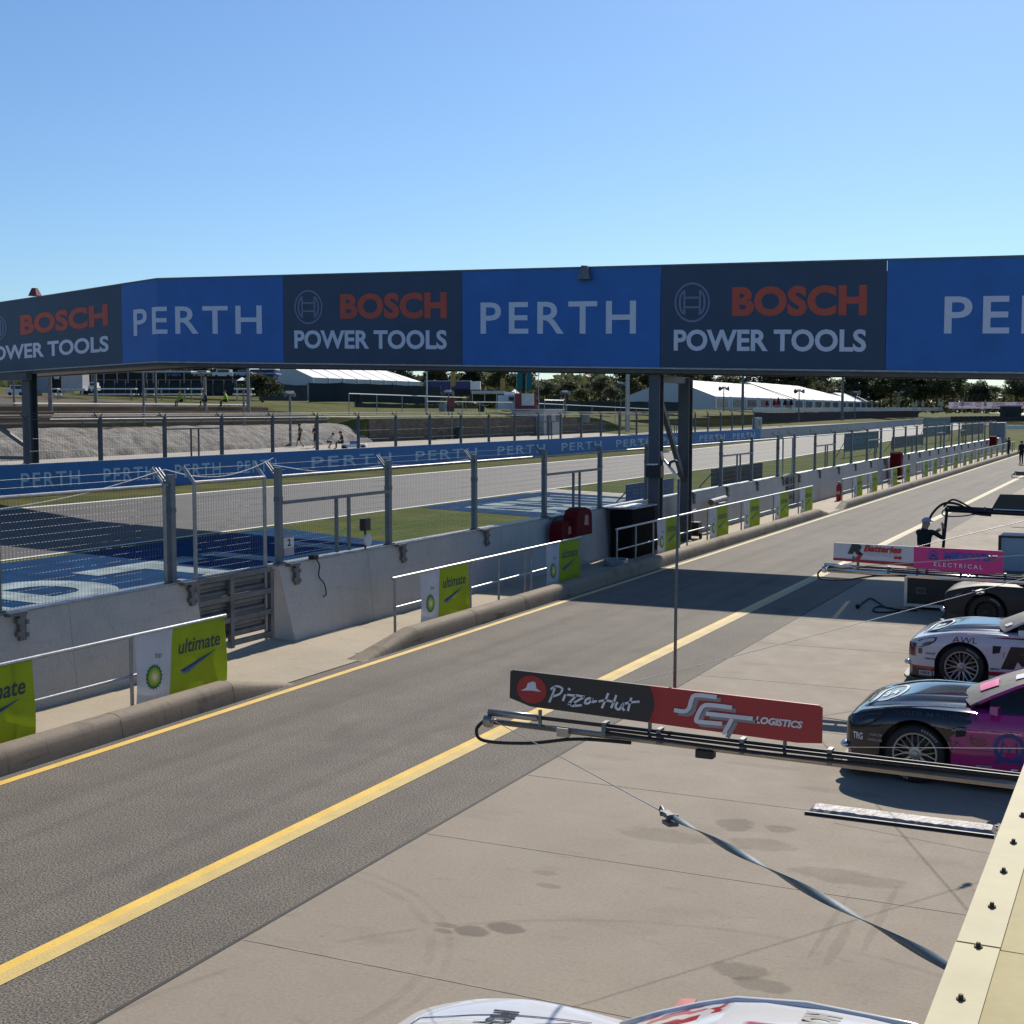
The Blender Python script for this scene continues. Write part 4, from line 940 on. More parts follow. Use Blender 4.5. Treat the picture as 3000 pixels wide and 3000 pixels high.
def feather(label, u, vt, vb, d, M, wd):
    p = at(u, vb, d); h = at(u, vt, d).z - p.z; t = thing('feather_flag', label, 'flag', p, group='tall feather flags')
    b = MB(); b.tube([(0, 0, -.5), (0, 0, h * .8), (wd * .3 * RGT.x, wd * .3 * RGT.y, h)], .04, 6); b.build('pole', steel, t)
    b = MB(); pr = [(0, .12), (.9, .15), (1, .35), (1, .85), (.8, .96), (.45, 1), (.1, .9)]
    vs = [(RGT.x * x * wd + oy * RGT.y, RGT.y * x * wd - oy * RGT.x, z * h) for oy in (.02, -.02) for x, z in pr]; n = len(pr)
    b.add(vs, [tuple(range(n)), tuple(range(2 * n - 1, n - 1, -1))] + [(i, (i + 1) % n, n + (i + 1) % n, n + i) for i in range(n)]); b.build('flag', M, t)
yel_f = mat_cloth('mustard flag', (.40, .31, .10)); teal_f = mat_cloth('teal flag', (.012, .17, .21))
feather('mustard feather flag behind the purple trailer', 1321, 1084, 1140, 175, yel_f, .6); feather('mustard feather flag right of the purple trailer', 1467, 1107, 1146, 165, yel_f, .55)
feather('left of two teal feather flags above the red container', 1514, 1086, 1152, 160, teal_f, .65); feather('right of two teal feather flags above the red container', 1541, 1090, 1152, 158, teal_f, .7)
t = thing('semi_trailer', 'purple semi trailer parked behind the dark screens', 'trailer', at(1310, 1150, 178)); cam_box('trailer_body', 1245, 1378, 1117, 1149, 178, 3, mat('purple trailer paint', (.035, .03, .16), .4), parent=t); cam_box('front_panel', 1378, 1407, 1117, 1141, 177.5, 3, white_p, parent=t); cam_box('roof_edge', 1243, 1380, 1115, 1117, 177.8, 3.2, offwhite, parent=t)
for q in range(3):
    b = MB(); p = at(1340 + q * 14, 1150, 177.5); b.lathe([(.0, -.15), (.5, -.15), (.5, .15), (0, .15)], p, FWD, 14); b.build('wheel', rubber, t, world=True)
t = thing('event_shelter', 'low white flat roofed shelter right of the purple trailer', 'shelter', at(1430, 1176, 170)); cam_box('roof', 1381, 1480, 1145, 1153, 170, 4, offwhite, parent=t)
for u in (1384, 1420, 1455, 1478): cam_box('post', u - 1, u + 1, 1153, 1178, 170, .1, offwhite, parent=t)
cam_box('back_wall', 1381, 1480, 1156, 1176, 174, .1, screen_m, parent=t)
t = thing('pop_up_canopy', 'small white peaked canopy beside the red container', 'canopy', at(1500, 1160, 162)); b = MB(); A = [at(1494, 1152, 160), at(1522, 1152, 160), at(1522, 1152, 163), at(1494, 1152, 163)]; P = at(1508, 1140, 161.5); b.add(A + [P], [(0, 1, 4), (1, 2, 4), (2, 3, 4), (3, 0, 4)]); b.build('roof', white_p, t, world=True)
for q in A: b = MB(); b.tube([q + Vector((0, 0, -2)), q], .04, 5); b.build('leg', steel, t, world=True)
# hill top on the left: pavilion, cargo box, tables
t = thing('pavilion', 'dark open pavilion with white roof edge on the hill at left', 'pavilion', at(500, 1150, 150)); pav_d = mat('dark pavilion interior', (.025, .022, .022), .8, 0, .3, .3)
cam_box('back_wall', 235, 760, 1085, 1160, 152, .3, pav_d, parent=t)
for (u0, u1, v0, v1) in ((258, 392, 1083, 1089), (392, 560, 1086, 1091), (560, 735, 1090, 1095)): cam_box('roof_edge', u0, u1, v0, v1, 146, 4, offwhite, parent=t)
for u in (270, 305, 344, 376, 430, 486, 540, 590, 682): cam_box('post', u - 1.6, u + 1.6, 1090, 1150, 146, .12, mat('pale pavilion post', (.3, .3, .31), .6), parent=t)
cam_box('railing', 245, 735, 1112, 1113.5, 145.8, .1, steel, parent=t); cam_box('railing', 245, 735, 1126, 1127.5, 145.8, .1, steel, parent=t)
t = thing('cargo_box', 'plain grey white cargo box on the hill behind the bridge column', 'cargo box', at(212, 1154, 124)); cam_box('body', 181, 242, 1090, 1138, 124, 2, mat('warm grey white panel', (.42, .40, .40), .6), parent=t); cam_box('deck', 172, 250, 1138, 1144, 123.8, 2.4, offwhite, parent=t)
for u in (184, 212, 240): cam_box('leg', u - 2, u + 2, 1144, 1155, 124, .2, offwhite, parent=t)
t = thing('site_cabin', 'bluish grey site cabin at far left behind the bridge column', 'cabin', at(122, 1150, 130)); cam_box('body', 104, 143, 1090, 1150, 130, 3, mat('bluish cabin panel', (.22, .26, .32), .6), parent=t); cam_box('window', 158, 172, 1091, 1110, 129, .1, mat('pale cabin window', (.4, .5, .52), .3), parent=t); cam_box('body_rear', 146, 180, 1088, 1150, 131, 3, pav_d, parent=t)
par_b = mat('sky blue parasol cloth', (.08, .24, .62), .6); navy = mat('navy canopy cloth', (.015, .03, .12), .6)
t = thing('parasol', 'sky blue flat parasol on the hill under the bridge', 'parasol', at(448, 1150, 140)); b = MB(); P = at(448, 1072, 140); b.lathe([(0, .3), (1.1, .12), (1.25, 0), (1.2, -.02), (0, .2)], P, (0, 0, 1), 8); b.build('canopy', par_b, t, world=True); b = MB(); b.tube([P, P + Vector((0, 0, -2.5))], .04, 6); b.build('pole', steel, t, world=True)
t = thing('marquee', 'navy marquee with pale blue fascia left of the white gabled one', 'marquee', at(770, 1110, 150), group='white event marquees'); del t['group']
cam_box('wall', 733, 803, 1082, 1112, 150, 3, navy, parent=t); cam_box('fascia', 728, 808, 1092, 1096, 149.6, 3.6, mat('pale blue fascia', (.2, .35, .65), .6), parent=t); cam_box('roof_edge', 765, 806, 1079, 1083, 149.7, 3, white_p, parent=t)
def van(label, u0, u1, v0, v1, d, M):
    t = thing('parked_car', label, 'car', at((u0 + u1) / 2, v1, d)); hh = v1 - v0; w_ = u1 - u0
    cam_box('body', u0, u1, v0 + hh * .42, v1 - hh * .12, d, 1.7, M, parent=t); cam_box('cabin', u0 + w_ * .2, u1 - w_ * .12, v0, v0 + hh * .42, d + .1, 1.5, M, parent=t)
    cam_box('window', u0 + w_ * .26, u1 - w_ * .18, v0 + hh * .08, v0 + hh * .38, d + .05, .02, black_s, parent=t)
    for q in (.2, .8):
        b = MB(); p = at(u0 + w_ * q, v1 - hh * .14, d - .05); r = hh * d / F_PX * .15; b.lathe([(0, -.1), (r, -.1), (r, .1), (0, .1)], p, FWD, 12); b.build('wheel', rubber, t, world=True)
van('silver car parked on the hill under the middle of the bridge', 622, 680, 1082, 1104, 145, mat('silver paint', (.45, .47, .5), .3, .3)); van('white car parked far left behind the bridge column', 18, 72, 1128, 1158, 118, white_p); van('dark car parked beside the white car at far left', 66, 104, 1140, 1162, 117, black_s)
van('white vehicle parked among the pavilion posts on the hill', 258, 278, 1120, 1146, 122, white_p)
struct(strip_y('dirt_yard', mat('brown dirt yard', (.12, .09, .062), .95, 0, .35, .6, .4, 4, spec=.1), [-112, -100, -92, -85, -78], [-60, -20, 0, 20, 40, 60, 80, 97], lambda x, y: ter(x, y) + .05))
for u, v, d, k in ((470, 1070, 185, 2), (530, 1066, 190, 4), (590, 1064, 185, 2), (650, 1066, 192, 4), (700, 1062, 188, 2)):
    tree(k, u, v, d, 1150, 'dark tree rising behind the pavilion roofs under the bridge', 'dark trees behind the pavilion', 1.2)
van('pale blue car parked beside the silver car on the hill', 690, 728, 1084, 1102, 146, mat('pale blue paint', (.2, .3, .45), .3, .2)); van('white car parked on the hill left of the silver car', 566, 612, 1086, 1103, 147, white_p); van('blue car parked on the hill under the sky blue parasol', 492, 530, 1087, 1104, 147, mat('mid blue paint', (.03, .1, .35), .3, .2))
t = thing('pop_up_canopy', 'small white peaked canopy in front of the dark bush', 'canopy', at(707, 1124, 128)); b = MB(); A = [at(693, 1115, 127), at(726, 1114, 127), at(726, 1114, 130), at(693, 1115, 130)]; P = at(709, 1105, 128.5); b.add(A + [P], [(0, 1, 4), (1, 2, 4), (2, 3, 4), (3, 0, 4)]); b.build('roof', white_p, t, world=True)
for q in A: b = MB(); b.tube([q + Vector((0, 0, -2)), q], .04, 5); b.build('leg', steel, t, world=True)
t = thing('yard_fence', 'dark wire fence in front of the pavilion on the hill', 'fence', at(500, 1150, 132))
for u in range(240, 760, 32): cam_box('post', u - 1, u + 1, 1112, 1158, 132, .08, steel_dk, parent=t)
cam_box('rail', 240, 752, 1112, 1113.2, 131.9, .05, steel_dk, parent=t); cam_box('screen_panel', 262, 752, 1122, 1152, 132.1, .04, screen_m, parent=t)
plank = mat('white bench plank', (.75, .74, .72), .4, 0, .08, 2); plank_y = mat('sunlit cream plank', (.8, .72, .5), .25)
def table_(label, u0, u1, d):
    p, q = at(u0, 1155, d), at(u1, 1155, d); z = 5.0; L = Vector((q.x - p.x, q.y - p.y, 0)); e = L.normalized(); n_ = Vector((-e.y, e.x, 0))
    t = thing('picnic_table', label, 'picnic table', (p.x, p.y, z), group='white picnic tables on the hill')
    zs1 = at(u0, 1139, d).z; zs0 = at(u0, 1155, d).z
    for nm, z_, off, w_ in (('table_top', zs1, 0, .4), ('seat', zs0, -.7, .18), ('seat', zs0, .7, .18)):
        b = MB(); c = (p + q) / 2 + n_ * off; b.obox((c.x, c.y, z_), L / 2, n_ * w_, (0, 0, .05)); b.build(nm, plank, t, world=True)
    for k in (.12, .88):
        b = MB(); c = lerp(p, q, k); b.bar((c.x, c.y, zs0 - .55), (c.x, c.y, zs1), .09); b.bar(Vector((c.x, c.y, zs0 - .06)) - n_ * .75, Vector((c.x, c.y, zs0 - .06)) + n_ * .75, .08); b.build('leg', steel, t, world=True)
table_('long white picnic table right of the cargo box', 268, 400, 116); table_('white picnic table under the pale tapering pole', 422, 458, 116); table_('white picnic table just right of the pale tapering pole', 462, 552, 115); table_('white picnic table behind the left hi-vis worker', 556, 596, 115); table_('white picnic table nearest the dark bush', 688, 742, 113); table_('short white picnic table beside the cargo box', 148, 172, 117)
def bin_(label, u, v0, v1, d, M, wd):
    p = at(u, v1, d); h = at(u, v0, d).z - p.z; t = thing('wheelie_bin', label, 'bin', p, group='wheelie bins'); b = MB(); r = wd / 2
    b.add([(-r * .8, -r * .8, 0), (r * .8, -r * .8, 0), (r * .8, r * .8, 0), (-r * .8, r * .8, 0), (-r, -r, h * .9), (r, -r, h * .9), (r, r, h * .9), (-r, r, h * .9)], [(0, 3, 2, 1), (0, 1, 5, 4), (1, 2, 6, 5), (2, 3, 7, 6), (3, 0, 4, 7)]); b.build('body', M, t)
    b = MB(); b.box((-r * 1.1, -r * 1.1, h * .9 + .002), (r * 1.1, r * 1.1, h), .02); b.build('lid', M, t)
    b = MB(); b.tube([(-.1, r + .02, .1), (.1, r + .02, .1)], .1, 8); b.build('wheel', rubber, t)
grn = mat('dark green bin', (.012, .06, .04), .5)
bin_('dark green wheelie bin standing against the brown block wall', 1341, 1250, 1283, 128, grn, .8); bin_('dark bin on the grass in front of the left marquee screens', 1050, 1157, 1196, 142, screen_m, .7); bin_('grey green bin on the grass left of the marshal post', 1296, 1182, 1206, 140, grey_p, .6); bin_('dark bin on the grass left of the hut', 1410, 1188, 1208, 142, screen_m, .55); bin_('wrapped grey green bin on the grass right of the low block wall', 1717, 1206, 1237, 146, mat('grey green wrap', (.14, .19, .17), .7), .7)
t = thing('marshal_light', 'dark red trackside light panel on a post left of the hut', 'light panel', at(1321, 1295, 126)); cam_box('panel', 1310, 1332, 1167, 1191, 126, .2, mat('dark red panel', (.13, .02, .03), .5), parent=t); cam_box('panel_base', 1309, 1331, 1191.5, 1206, 126, .2, black_s, parent=t); cam_box('post', 1322, 1327, 1206, 1296, 126.1, .12, steel_dk, parent=t)
# far right: banner, closed umbrellas, boards
t = thing('fence_banner', 'long white and pink banner on the far fence at right, seen from behind', 'banner', at(2900, 1197, 300)); ban = mat_cloth('white far banner', (.66, .60, .66), .7, .5); p0, p1 = at(2779, 1197, 300), at(3080, 1197, 300); hb = at(2779, 1178, 300).z - p0.z
b = MB(); b.obox((p0 + p1) / 2 + Vector((0, 0, hb / 2)), (p1 - p0) / 2, Vector(((p1 - p0).y, -(p1 - p0).x, 0)).normalized() * .03, (0, 0, hb / 2)); b.build('banner_sheet', ban, t, world=True)
nn = Vector(((p1 - p0).y, -(p1 - p0).x, 0)).normalized() * .05; pk = mat('pink far lettering', (.6, .10, .2), .7); pd = mat('grey far lettering', (.22, .16, .2), .7)
L_ = (p1 - p0)
for (x0, x1, y0, y1, s_, M) in ((.045, .09, .55, .92, 'STARTA', pd), (.04, .09, .08, .45, 'SERVICES', pd), (.10, .225, .5, .92, 'CORPORATE', pd), (.26, .32, .3, .95, 'CD', pk), (.43, .55, .55, .92, 'CORPORATE', pd), (.42, .54, .08, .45, 'SERVICES', pd), (.66, .73, .3, .95, 'CD', pk)):
    vs, fs = text2d(s_, .02); b = MB(); b.add([p0 + L_ * lerp(x1, x0, a) + Vector((0, 0, hb * lerp(y0, y1, c_))) + nn for a, c_ in vs], fs); b.build('lettering', M, t, world=True)
um = mat_cloth('cream umbrella cloth', (.42, .42, .33))
def umbrella(label, u, vt, vb, d, M=None):
    p = at(u, vb, d); h = at(u, vt, d).z - p.z; t = thing('closed_umbrella', label, 'umbrella', p, group='closed umbrellas'); b = MB(); b.lathe([(.03, h), (.16, h * .85), (.34, h * .42), (.30, h * .33), (.05, h * .33)], (0, 0, 0), (0, 0, 1), 8); b.build('canopy', M or um, t)
    b = MB(); b.tube([(0, 0, -.4), (0, 0, h * .4)], .04, 6); b.lathe([(0, 0), (.3, 0), (.3, .1), (0, .1)], (0, 0, 0), (0, 0, 1), 8); b.build('pole', steel, t)
for i, (u, vt) in enumerate(((2676, 1177), (2684, 1173), (2703, 1171), (2751, 1168), (2760, 1174), (2819, 1169), (2886, 1170))):
    umbrella('%s closed cream umbrella from the left at the far right lawn' % nth[i], u, vt, 1200, 290)
umbrella('left of two closed maroon umbrellas before the long marquee', 2300, 1168, 1196, 225, mat_cloth('maroon umbrella cloth', (.06, .015, .04))); umbrella('right of two closed maroon umbrellas before the long marquee', 2318, 1168, 1196, 225, MATS['maroon umbrella cloth'])
rf = mat_cloth('red bunting cloth', (.33, .02, .04))
for i, (u, v0) in enumerate(((2247, 1172), (2268, 1168), (2280, 1163))): umbrella('%s closed red umbrella left of the maroon pair' % nth[i], u, v0, 1196, 228, rf)
screen('dark boundary fence below the far right banner', [at(2785, 1238, 285), at(2870, 1236, 300), at(3080, 1234, 320)], 1.3, mat('dark boundary fence', (.02, .02, .026), .85, 0, .3, .5), False)
t = thing('white_barrier', 'bright white barrier at the far right bend', 'barrier', at(2970, 1262, 255)); cam_box('block', 2935, 3080, 1246, 1258, 255, .6, white_p, parent=t)
t = thing('tool_shed', 'dark shed standing by the fence at the far right', 'shed', at(2966, 1216, 290)); cam_box('wall', 2944, 2992, 1192, 1222, 290, 3, screen_m, parent=t); cam_box('roof', 2942, 2994, 1188, 1192, 289.8, 3.4, steel_dk, parent=t)
t = thing('marshal_booth', 'grey blue booth at the end of the pit wall fence', 'booth', (-14.6, 146, 0)); b = MB(); b.box((-15.4, 145, 0), (-13.9, 147, 2.9)); b.build('wall', mat('grey blue booth panel', (.16, .19, .24), .5), t, world=True); b = MB(); b.box((-13.9, 145.4, 1.5), (-13.87, 146.6, 2.4)); b.build('window', black_s, t, world=True)
t = thing('round_sign', 'round grey road sign beside the booth at the end of the pit wall', 'sign', (-11.9, 150, 0)); b = MB(); b.lathe([(0, 0), (.55, 0), (.55, .04), (0, .04)], (-11.9, 150, 2.3), (0.3, -1, 0), 20); b.build('sign_disc', mat('grey sign face', (.2, .24, .3), .5), t, world=True); b = MB(); b.tube([(-11.9, 150.1, 0), (-11.9, 150.1, 2.6)], .05, 6); b.build('post', steel, t, world=True)
# low advertising boards on the grass between track and pit wall
dk = mat('charcoal board', (.035, .03, .045), .6, 0, .1, 2); teal = mat('teal board', (.008, .075, .105), .6, 0, .1, 2); teal_t = mat('teal board lettering', (.04, .15, .19), .6)
def board(label, y0, y1, x, h, M, txt=None, TM=None, lift=.25):
    t = thing('advertising_board', label, 'board', (x, y0, ter(x, y0)), group='low boards on the infield grass'); z = ter(x, y0); b = MB(); b.box((x - .05, y0, z + lift), (x, y1, z + lift + h)); b.build('board_face', M, t, world=True)
    for y in (y0 + .3, y1 - .3): b = MB(); b.tube([(x - .1, y, z), (x - .1, y, z + h)], .04, 6); b.bar((x - .1, y, z + h * .8), (x - .8, y, z), .05); b.build('leg', steel_dk, t, world=True)
    if txt: decal('lettering', [fit(text2d(txt, .01), .12, .25, .9, .75)], TM, t, lambda a, c: (x + .012, lerp(y0, y1, a), z + lift + h * c), world=True)
board('charcoal board with red stripe text on the grass behind the fence', 67.6, 77.5, -20.6, .95, dk, 'POWER TOOLS', mat('dull red board lettering', (.16, .03, .03), .6), .05)
board('blue board on the grass behind the bridge columns', 52.5, 58.5, -19.6, .9, mat('blue infield board', (.02, .07, .2), .6), 'PERTH', teal_t, .1)
board('near teal board on the grass beyond the wall opening', 113, 128, -23.2, 1.6, teal, 'PERTH', teal_t, .5); board('charcoal board right of the near teal board', 131, 150, -22.5, 1.1, dk, lift=.3)
board('far teal board on the grass near the end of the pit wall', 160, 182, -24.0, 2.2, teal, 'PERTH', teal_t, .8); board('farthest charcoal board on the infield grass', 182, 206, -22.6, 1.6, dk, lift=.6)
# ------------------------------------------------------------------ people
skin_m = mat('skin', (.42, .24, .16), .6, 0, .1, 8); hair_m = mat('dark hair', (.03, .022, .018), .7)
def person(label, loc, facing, J, cols, hat=None, scale=1.0, shoes=(.02, .02, .02)):
    """J: joint overrides in metres, x right, y forward, z up. cols: shirt, lower body, lower legs, forearms"""
    P = dict(pel=(0, 0, .95), wai=(0, .0, 1.08), che=(0, .01, 1.32), nec=(0, .01, 1.50), hea=(0, .035, 1.62), top=(0, .03, 1.73),
             shR=(.18, 0, 1.43), elR=(.24, -.02, 1.14), wrR=(.25, .08, .90), shL=(-.18, 0, 1.43), elL=(-.24, -.02, 1.14), wrL=(-.25, .08, .90),
             hiR=(.09, 0, .91), knR=(.10, .03, .50), anR=(.10, 0, .08), toR=(.11, .17, .03), hiL=(-.09, 0, .91), knL=(-.10, .03, .50), anL=(-.10, 0, .08), toL=(-.11, .17, .03))
    P.update(J); P = {k: Vector(v) for k, v in P.items()}
    R = dict(pel=.155, wai=.15, che=.18, nec=.058, hea=.098, top=.07, shR=.068, elR=.045, wrR=.03, hiR=.095, knR=.062, anR=.042, toR=.035); R.update({k[:-1] + 'L': v for k, v in R.items() if k[-1] == 'R' and k[:2] in ('sh', 'el', 'wr', 'hi', 'kn', 'an', 'to')})
    names = list(P); E_ = [('pel', 'wai'), ('wai', 'che'), ('che', 'nec'), ('nec', 'hea'), ('hea', 'top')]
    for s in 'RL': E_ += [('che', 'sh' + s), ('sh' + s, 'el' + s), ('el' + s, 'wr' + s), ('pel', 'hi' + s), ('hi' + s, 'kn' + s), ('kn' + s, 'an' + s), ('an' + s, 'to' + s)]
    for s in 'RL':                                                 # palm, four fingers and a thumb
        w_, e = P['wr' + s], P['el' + s]; d = (w_ - e).normalized(); sd_ = d.cross(Vector((0, 1, .3))).normalized(); up = sd_.cross(d)
        P['pa' + s] = w_ + d * .07; R['pa' + s] = .034; names.append('pa' + s); E_.append(('wr' + s, 'pa' + s))
        for i, (o, L) in enumerate(((-.03, .065), (-.01, .08), (.01, .075), (.03, .06))):
            for q, (dl, cu) in enumerate(((.035, .005), (.035 + L * .6, .022), (.035 + L * .9, .05))):
                k = 'f%d%d%s' % (i, q, s); P[k] = P['pa' + s] + d * dl + sd_ * o + up * -cu; R[k] = .0095 - q * .001; names.append(k); E_.append(('pa' + s if q == 0 else 'f%d%d%s' % (i, q - 1, s), k))
        for q, (dl, so_) in enumerate(((-.015, .04), (.02, .065))):
            k = 't%d%s' % (q, s); P[k] = P['pa' + s] + d * dl + sd_ * so_ * (1 if s == 'R' else -1); R[k] = .0105; names.append(k); E_.append(('pa' + s if q == 0 else 't0' + s, k))
    P['nose'] = P['hea'] + (P['hea'] - P['nec']).cross(Vector((1, 0, 0))).normalized() * -.112 * (1 if True else 1); 
    if (P['nose'] - P['hea']).y < 0 and 'flip' not in J: P['nose'] = P['hea'] + Vector((0, .112, -.01))
    R['nose'] = .014; names.append('nose'); E_.append(('hea', 'nose'))
    for s, x in (('R', .1), ('L', -.1)): P['ear' + s] = P['hea'] + Vector((x, -.005, .0)); R['ear' + s] = .016; names.append('ear' + s); E_.append(('hea', 'ear' + s))
    me = bpy.data.meshes.new('person'); ix = {k: i for i, k in enumerate(names)}
    me.from_pydata([tuple(P[k]) for k in names], [(ix[a], ix[c]) for a, c in E_], [])
    o = bpy.data.objects.new('person_rig', me); COL.objects.link(o)
    md = o.modifiers.new('skin', 'SKIN'); md.use_smooth_shade = True
    for k, sv in zip(names, me.skin_vertices[0].data): sv.radius = (R[k], R[k] * (.75 if k in ('pel', 'wai', 'che') else 1)); sv.use_root = (k == 'pel')
    o.modifiers.new('sub', 'SUBSURF').levels = 1; o.modifiers['sub'].render_levels = 1
    dg = bpy.context.evaluated_depsgraph_get(); dg.update()
    m2 = bpy.data.meshes.new_from_object(o.evaluated_get(dg)); bpy.data.objects.remove(o); m2.name = 'person'
    sh, lo, leg, fore = cols
    def cm(c): return skin_m if c is None else mat('cloth %.3f %.3f %.3f' % c, c, .85, 0, .15, 9)
    m2.materials.clear()
    for M in (skin_m, cm(sh), cm(lo), cm(leg), cm(fore), cm(shoes)): m2.materials.append(M)
    segs = [(a, c, 0 if a in ('nec', 'hea') or c == 'nec' and False else 1) for a, c in E_]
    def slot(a, c):
        if c[:2] in ('he', 'to') and c in ('hea', 'top') or c.startswith('nose') or c.startswith('ear'): return 0
        if c in ('wai', 'che', 'nec') or c[:2] == 'sh' or (c[:2] == 'el'): return 1
        if c[:2] == 'wr': return 4
        if c[:2] in ('hi', 'kn'): return 2
        if c[:2] == 'an': return 3
        if c in ('toR', 'toL'): return 5
        return 0
    segs = [(P[a], P[c], slot(a, c)) for a, c in E_]
    for f in m2.polygons:
        ctr = f.center; best, bs = 1e9, 0
        for a, c, s_ in segs:
            d = c - a; t = max(0, min(1, (ctr - a).dot(d) / max(1e-6, d.dot(d)))); q = (ctr - a - d * t).length
            if q < best: best, bs = q, s_
        f.material_index = bs
    for v in m2.vertices: v.co *= scale
    ob = bpy.data.objects.new('person', m2); COL.objects.link(ob); ob.location = loc; ob.rotation_euler = (0, 0, facing)
    tag(ob, label, 'person')
    h = P['hea'] * scale; b = MB()
    if hat:
        b.ball((h.x, h.y, h.z + .035), .112 * scale, .125 * scale, .10 * scale, 14, 6, 0.0); b.add([(h.x + .085 * math.cos(t), h.y + .10 + (.11 * math.sin(t) if 0 <= t <= 3.15 else 0), h.z + .04 - .02 * math.sin(t)) for t in [i * 3.1416 / 8 for i in range(9)]] + [(h.x + .085 * math.cos(t), h.y + .10 + .11 * math.sin(t), h.z + .055 - .02 * math.sin(t)) for t in [i * 3.1416 / 8 for i in range(9)]], [tuple(range(9)), tuple(range(17, 8, -1))] + [(i, i + 1, 10 + i, 9 + i) for i in range(8)])
        b.build('cap', mat('cap %s' % str(hat), hat, .8), ob, True)
    else:
        b.ball((h.x, h.y - .018, h.z + .03), .108 * scale, .115 * scale, .108 * scale, 12, 6, -.35); b.build('hair', hair_m, ob, True)
    return ob
NAVY = (.015, .018, .03); BLK = (.012, .012, .014)
person('crew member in dark shirt and pale cap holding the hanging hose of a boom', (-4.72, 31.9, 0), -.45, dict(shR=(.2, .03, 1.45), shL=(-.2, .03, 1.44), elR=(.42, .12, 1.30), wrR=(.30, .28, 1.50), elL=(-.24, .24, 1.22), wrL=(.02, .36, 1.40), hea=(.02, .045, 1.63)), (BLK, BLK, BLK, BLK), (.30, .34, .48))
def on_far(u, v, d): p = at(u, v, d); return p
zf = 1.32
person('person in dark top striding along the foot of the sprayed bank', Vector((*on_far(879, 1311, 103).xy, zf)), 1.9, dict(anL=(-.1, -.30, .12), knL=(-.1, -.02, .50), toL=(-.1, -.16, .04), knR=(.1, .2, .5), anR=(.1, .3, .08), toR=(.1, .46, .03), elR=(.36, -.1, 1.2), wrR=(.2, .05, 1.0), elL=(-.38, -.1, 1.18), wrL=(-.24, .08, 1.02)), (NAVY, (.05, .03, .03), None, None), None, 1.05)
person('person in navy shirt and shorts standing with folded arms by the far fence', Vector((*on_far(925, 1311, 102).xy, zf)), 3.0, dict(elR=(.27, .04, 1.18), wrR=(.02, .2, 1.22), elL=(-.27, .04, 1.18), wrL=(-.02, .19, 1.17)), (NAVY, (.02, .022, .03), None, None), None, 1.02)
person('person in white shirt crouching and reaching down beside the far fence', Vector((*on_far(962, 1309, 101).xy, zf)), -1.1, dict(pel=(0, -.1, .5), wai=(0, -.02, .62), che=(0, .18, .82), nec=(0, .3, .97), hea=(0, .38, 1.06), top=(0, .42, 1.16), shR=(.18, .22, .88), shL=(-.18, .22, .88), elR=(.22, .42, .66), wrR=(.15, .58, .50), elL=(-.22, .42, .66), wrL=(-.1, .58, .48), hiR=(.1, -.06, .5), hiL=(-.1, -.06, .5), knR=(.16, .3, .52), knL=(-.16, .3, .5), anR=(.14, .0, .08), anL=(-.14, .0, .08), toR=(.15, .17, .03), toL=(-.15, .17, .03)), ((.55, .56, .6), (.1, .1, .12), None, None))
SIT = dict(pel=(0, -.05, .42), wai=(0, -.02, .54), che=(0, .05, .78), nec=(0, .1, .95), hea=(0, .15, 1.06), top=(0, .15, 1.17), shR=(.18, .06, .88), shL=(-.18, .06, .88), elR=(.24, .14, .62), wrR=(.16, .34, .52), elL=(-.24, .14, .62), wrL=(-.16, .34, .52), hiR=(.1, .0, .42), hiL=(-.1, .0, .42), knR=(.14, .42, .46), knL=(-.14, .42, .46), anR=(.13, .42, .07), anL=(-.13, .42, .07), toR=(.13, .58, .03), toL=(-.13, .58, .03))
person('person in dark striped top sitting beside a small white and blue kart', Vector((*on_far(1004, 1306, 100).xy, zf)), 2.2, SIT, ((.03, .03, .05), (.03, .03, .04), (.03, .03, .04), None), None, 1.12)
HV = (.22, .42, .03)
for u, lab, f, c in ((532, 'left worker in hi-vis vest sitting on the terrace edge', 2.7, HV), (605, 'worker in dark clothes sitting between the two hi-vis vests', 2.2, (.03, .04, .05)), (664, 'right hand worker in hi-vis vest sitting near the dark bush', 2.0, HV)):
    p = at(u, 1185, 106.5); person(lab, Vector((p.x, p.y, 4.42)), f, SIT, (c, BLK, BLK, c), (.03, .03, .035), 1.05)
person('person in dark clothes standing at the right photo edge far down the pit lane', gp(2992, 1361), 2.6, {}, (BLK, BLK, BLK, BLK), None, 1.05)
person('photographer raising a camera behind the last handrail', gp(2955, 1338), 1.2, dict(elR=(.26, .2, 1.3), wrR=(.06, .3, 1.55), elL=(-.26, .2, 1.3), wrL=(-.06, .3, 1.55)), ((.05, .02, .02), BLK, BLK, (.05, .02, .02)), None)
kt = thing('kart', 'small white and blue kart beside the sitting person by the far fence', 'kart', Vector((*on_far(1038, 1309, 99).xy, zf)), rz=.4); b = MB(); b.box((-.9, -.35, .15), (.9, .35, .4), .08); b.m(1).box((-.3, -.3, .4), (.3, .3, .62), .05); b.build('body', [white_p, mat('kart blue', (.05, .16, .4), .4)], kt)
for x in (-.7, .7):
    for y in (-.42, .42): b = MB(); b.lathe([(0, -.07), (.16, -.07), (.16, .07), (0, .07)], (x, y, .16), (0, 1, 0), 12); b.build('wheel', rubber, kt)
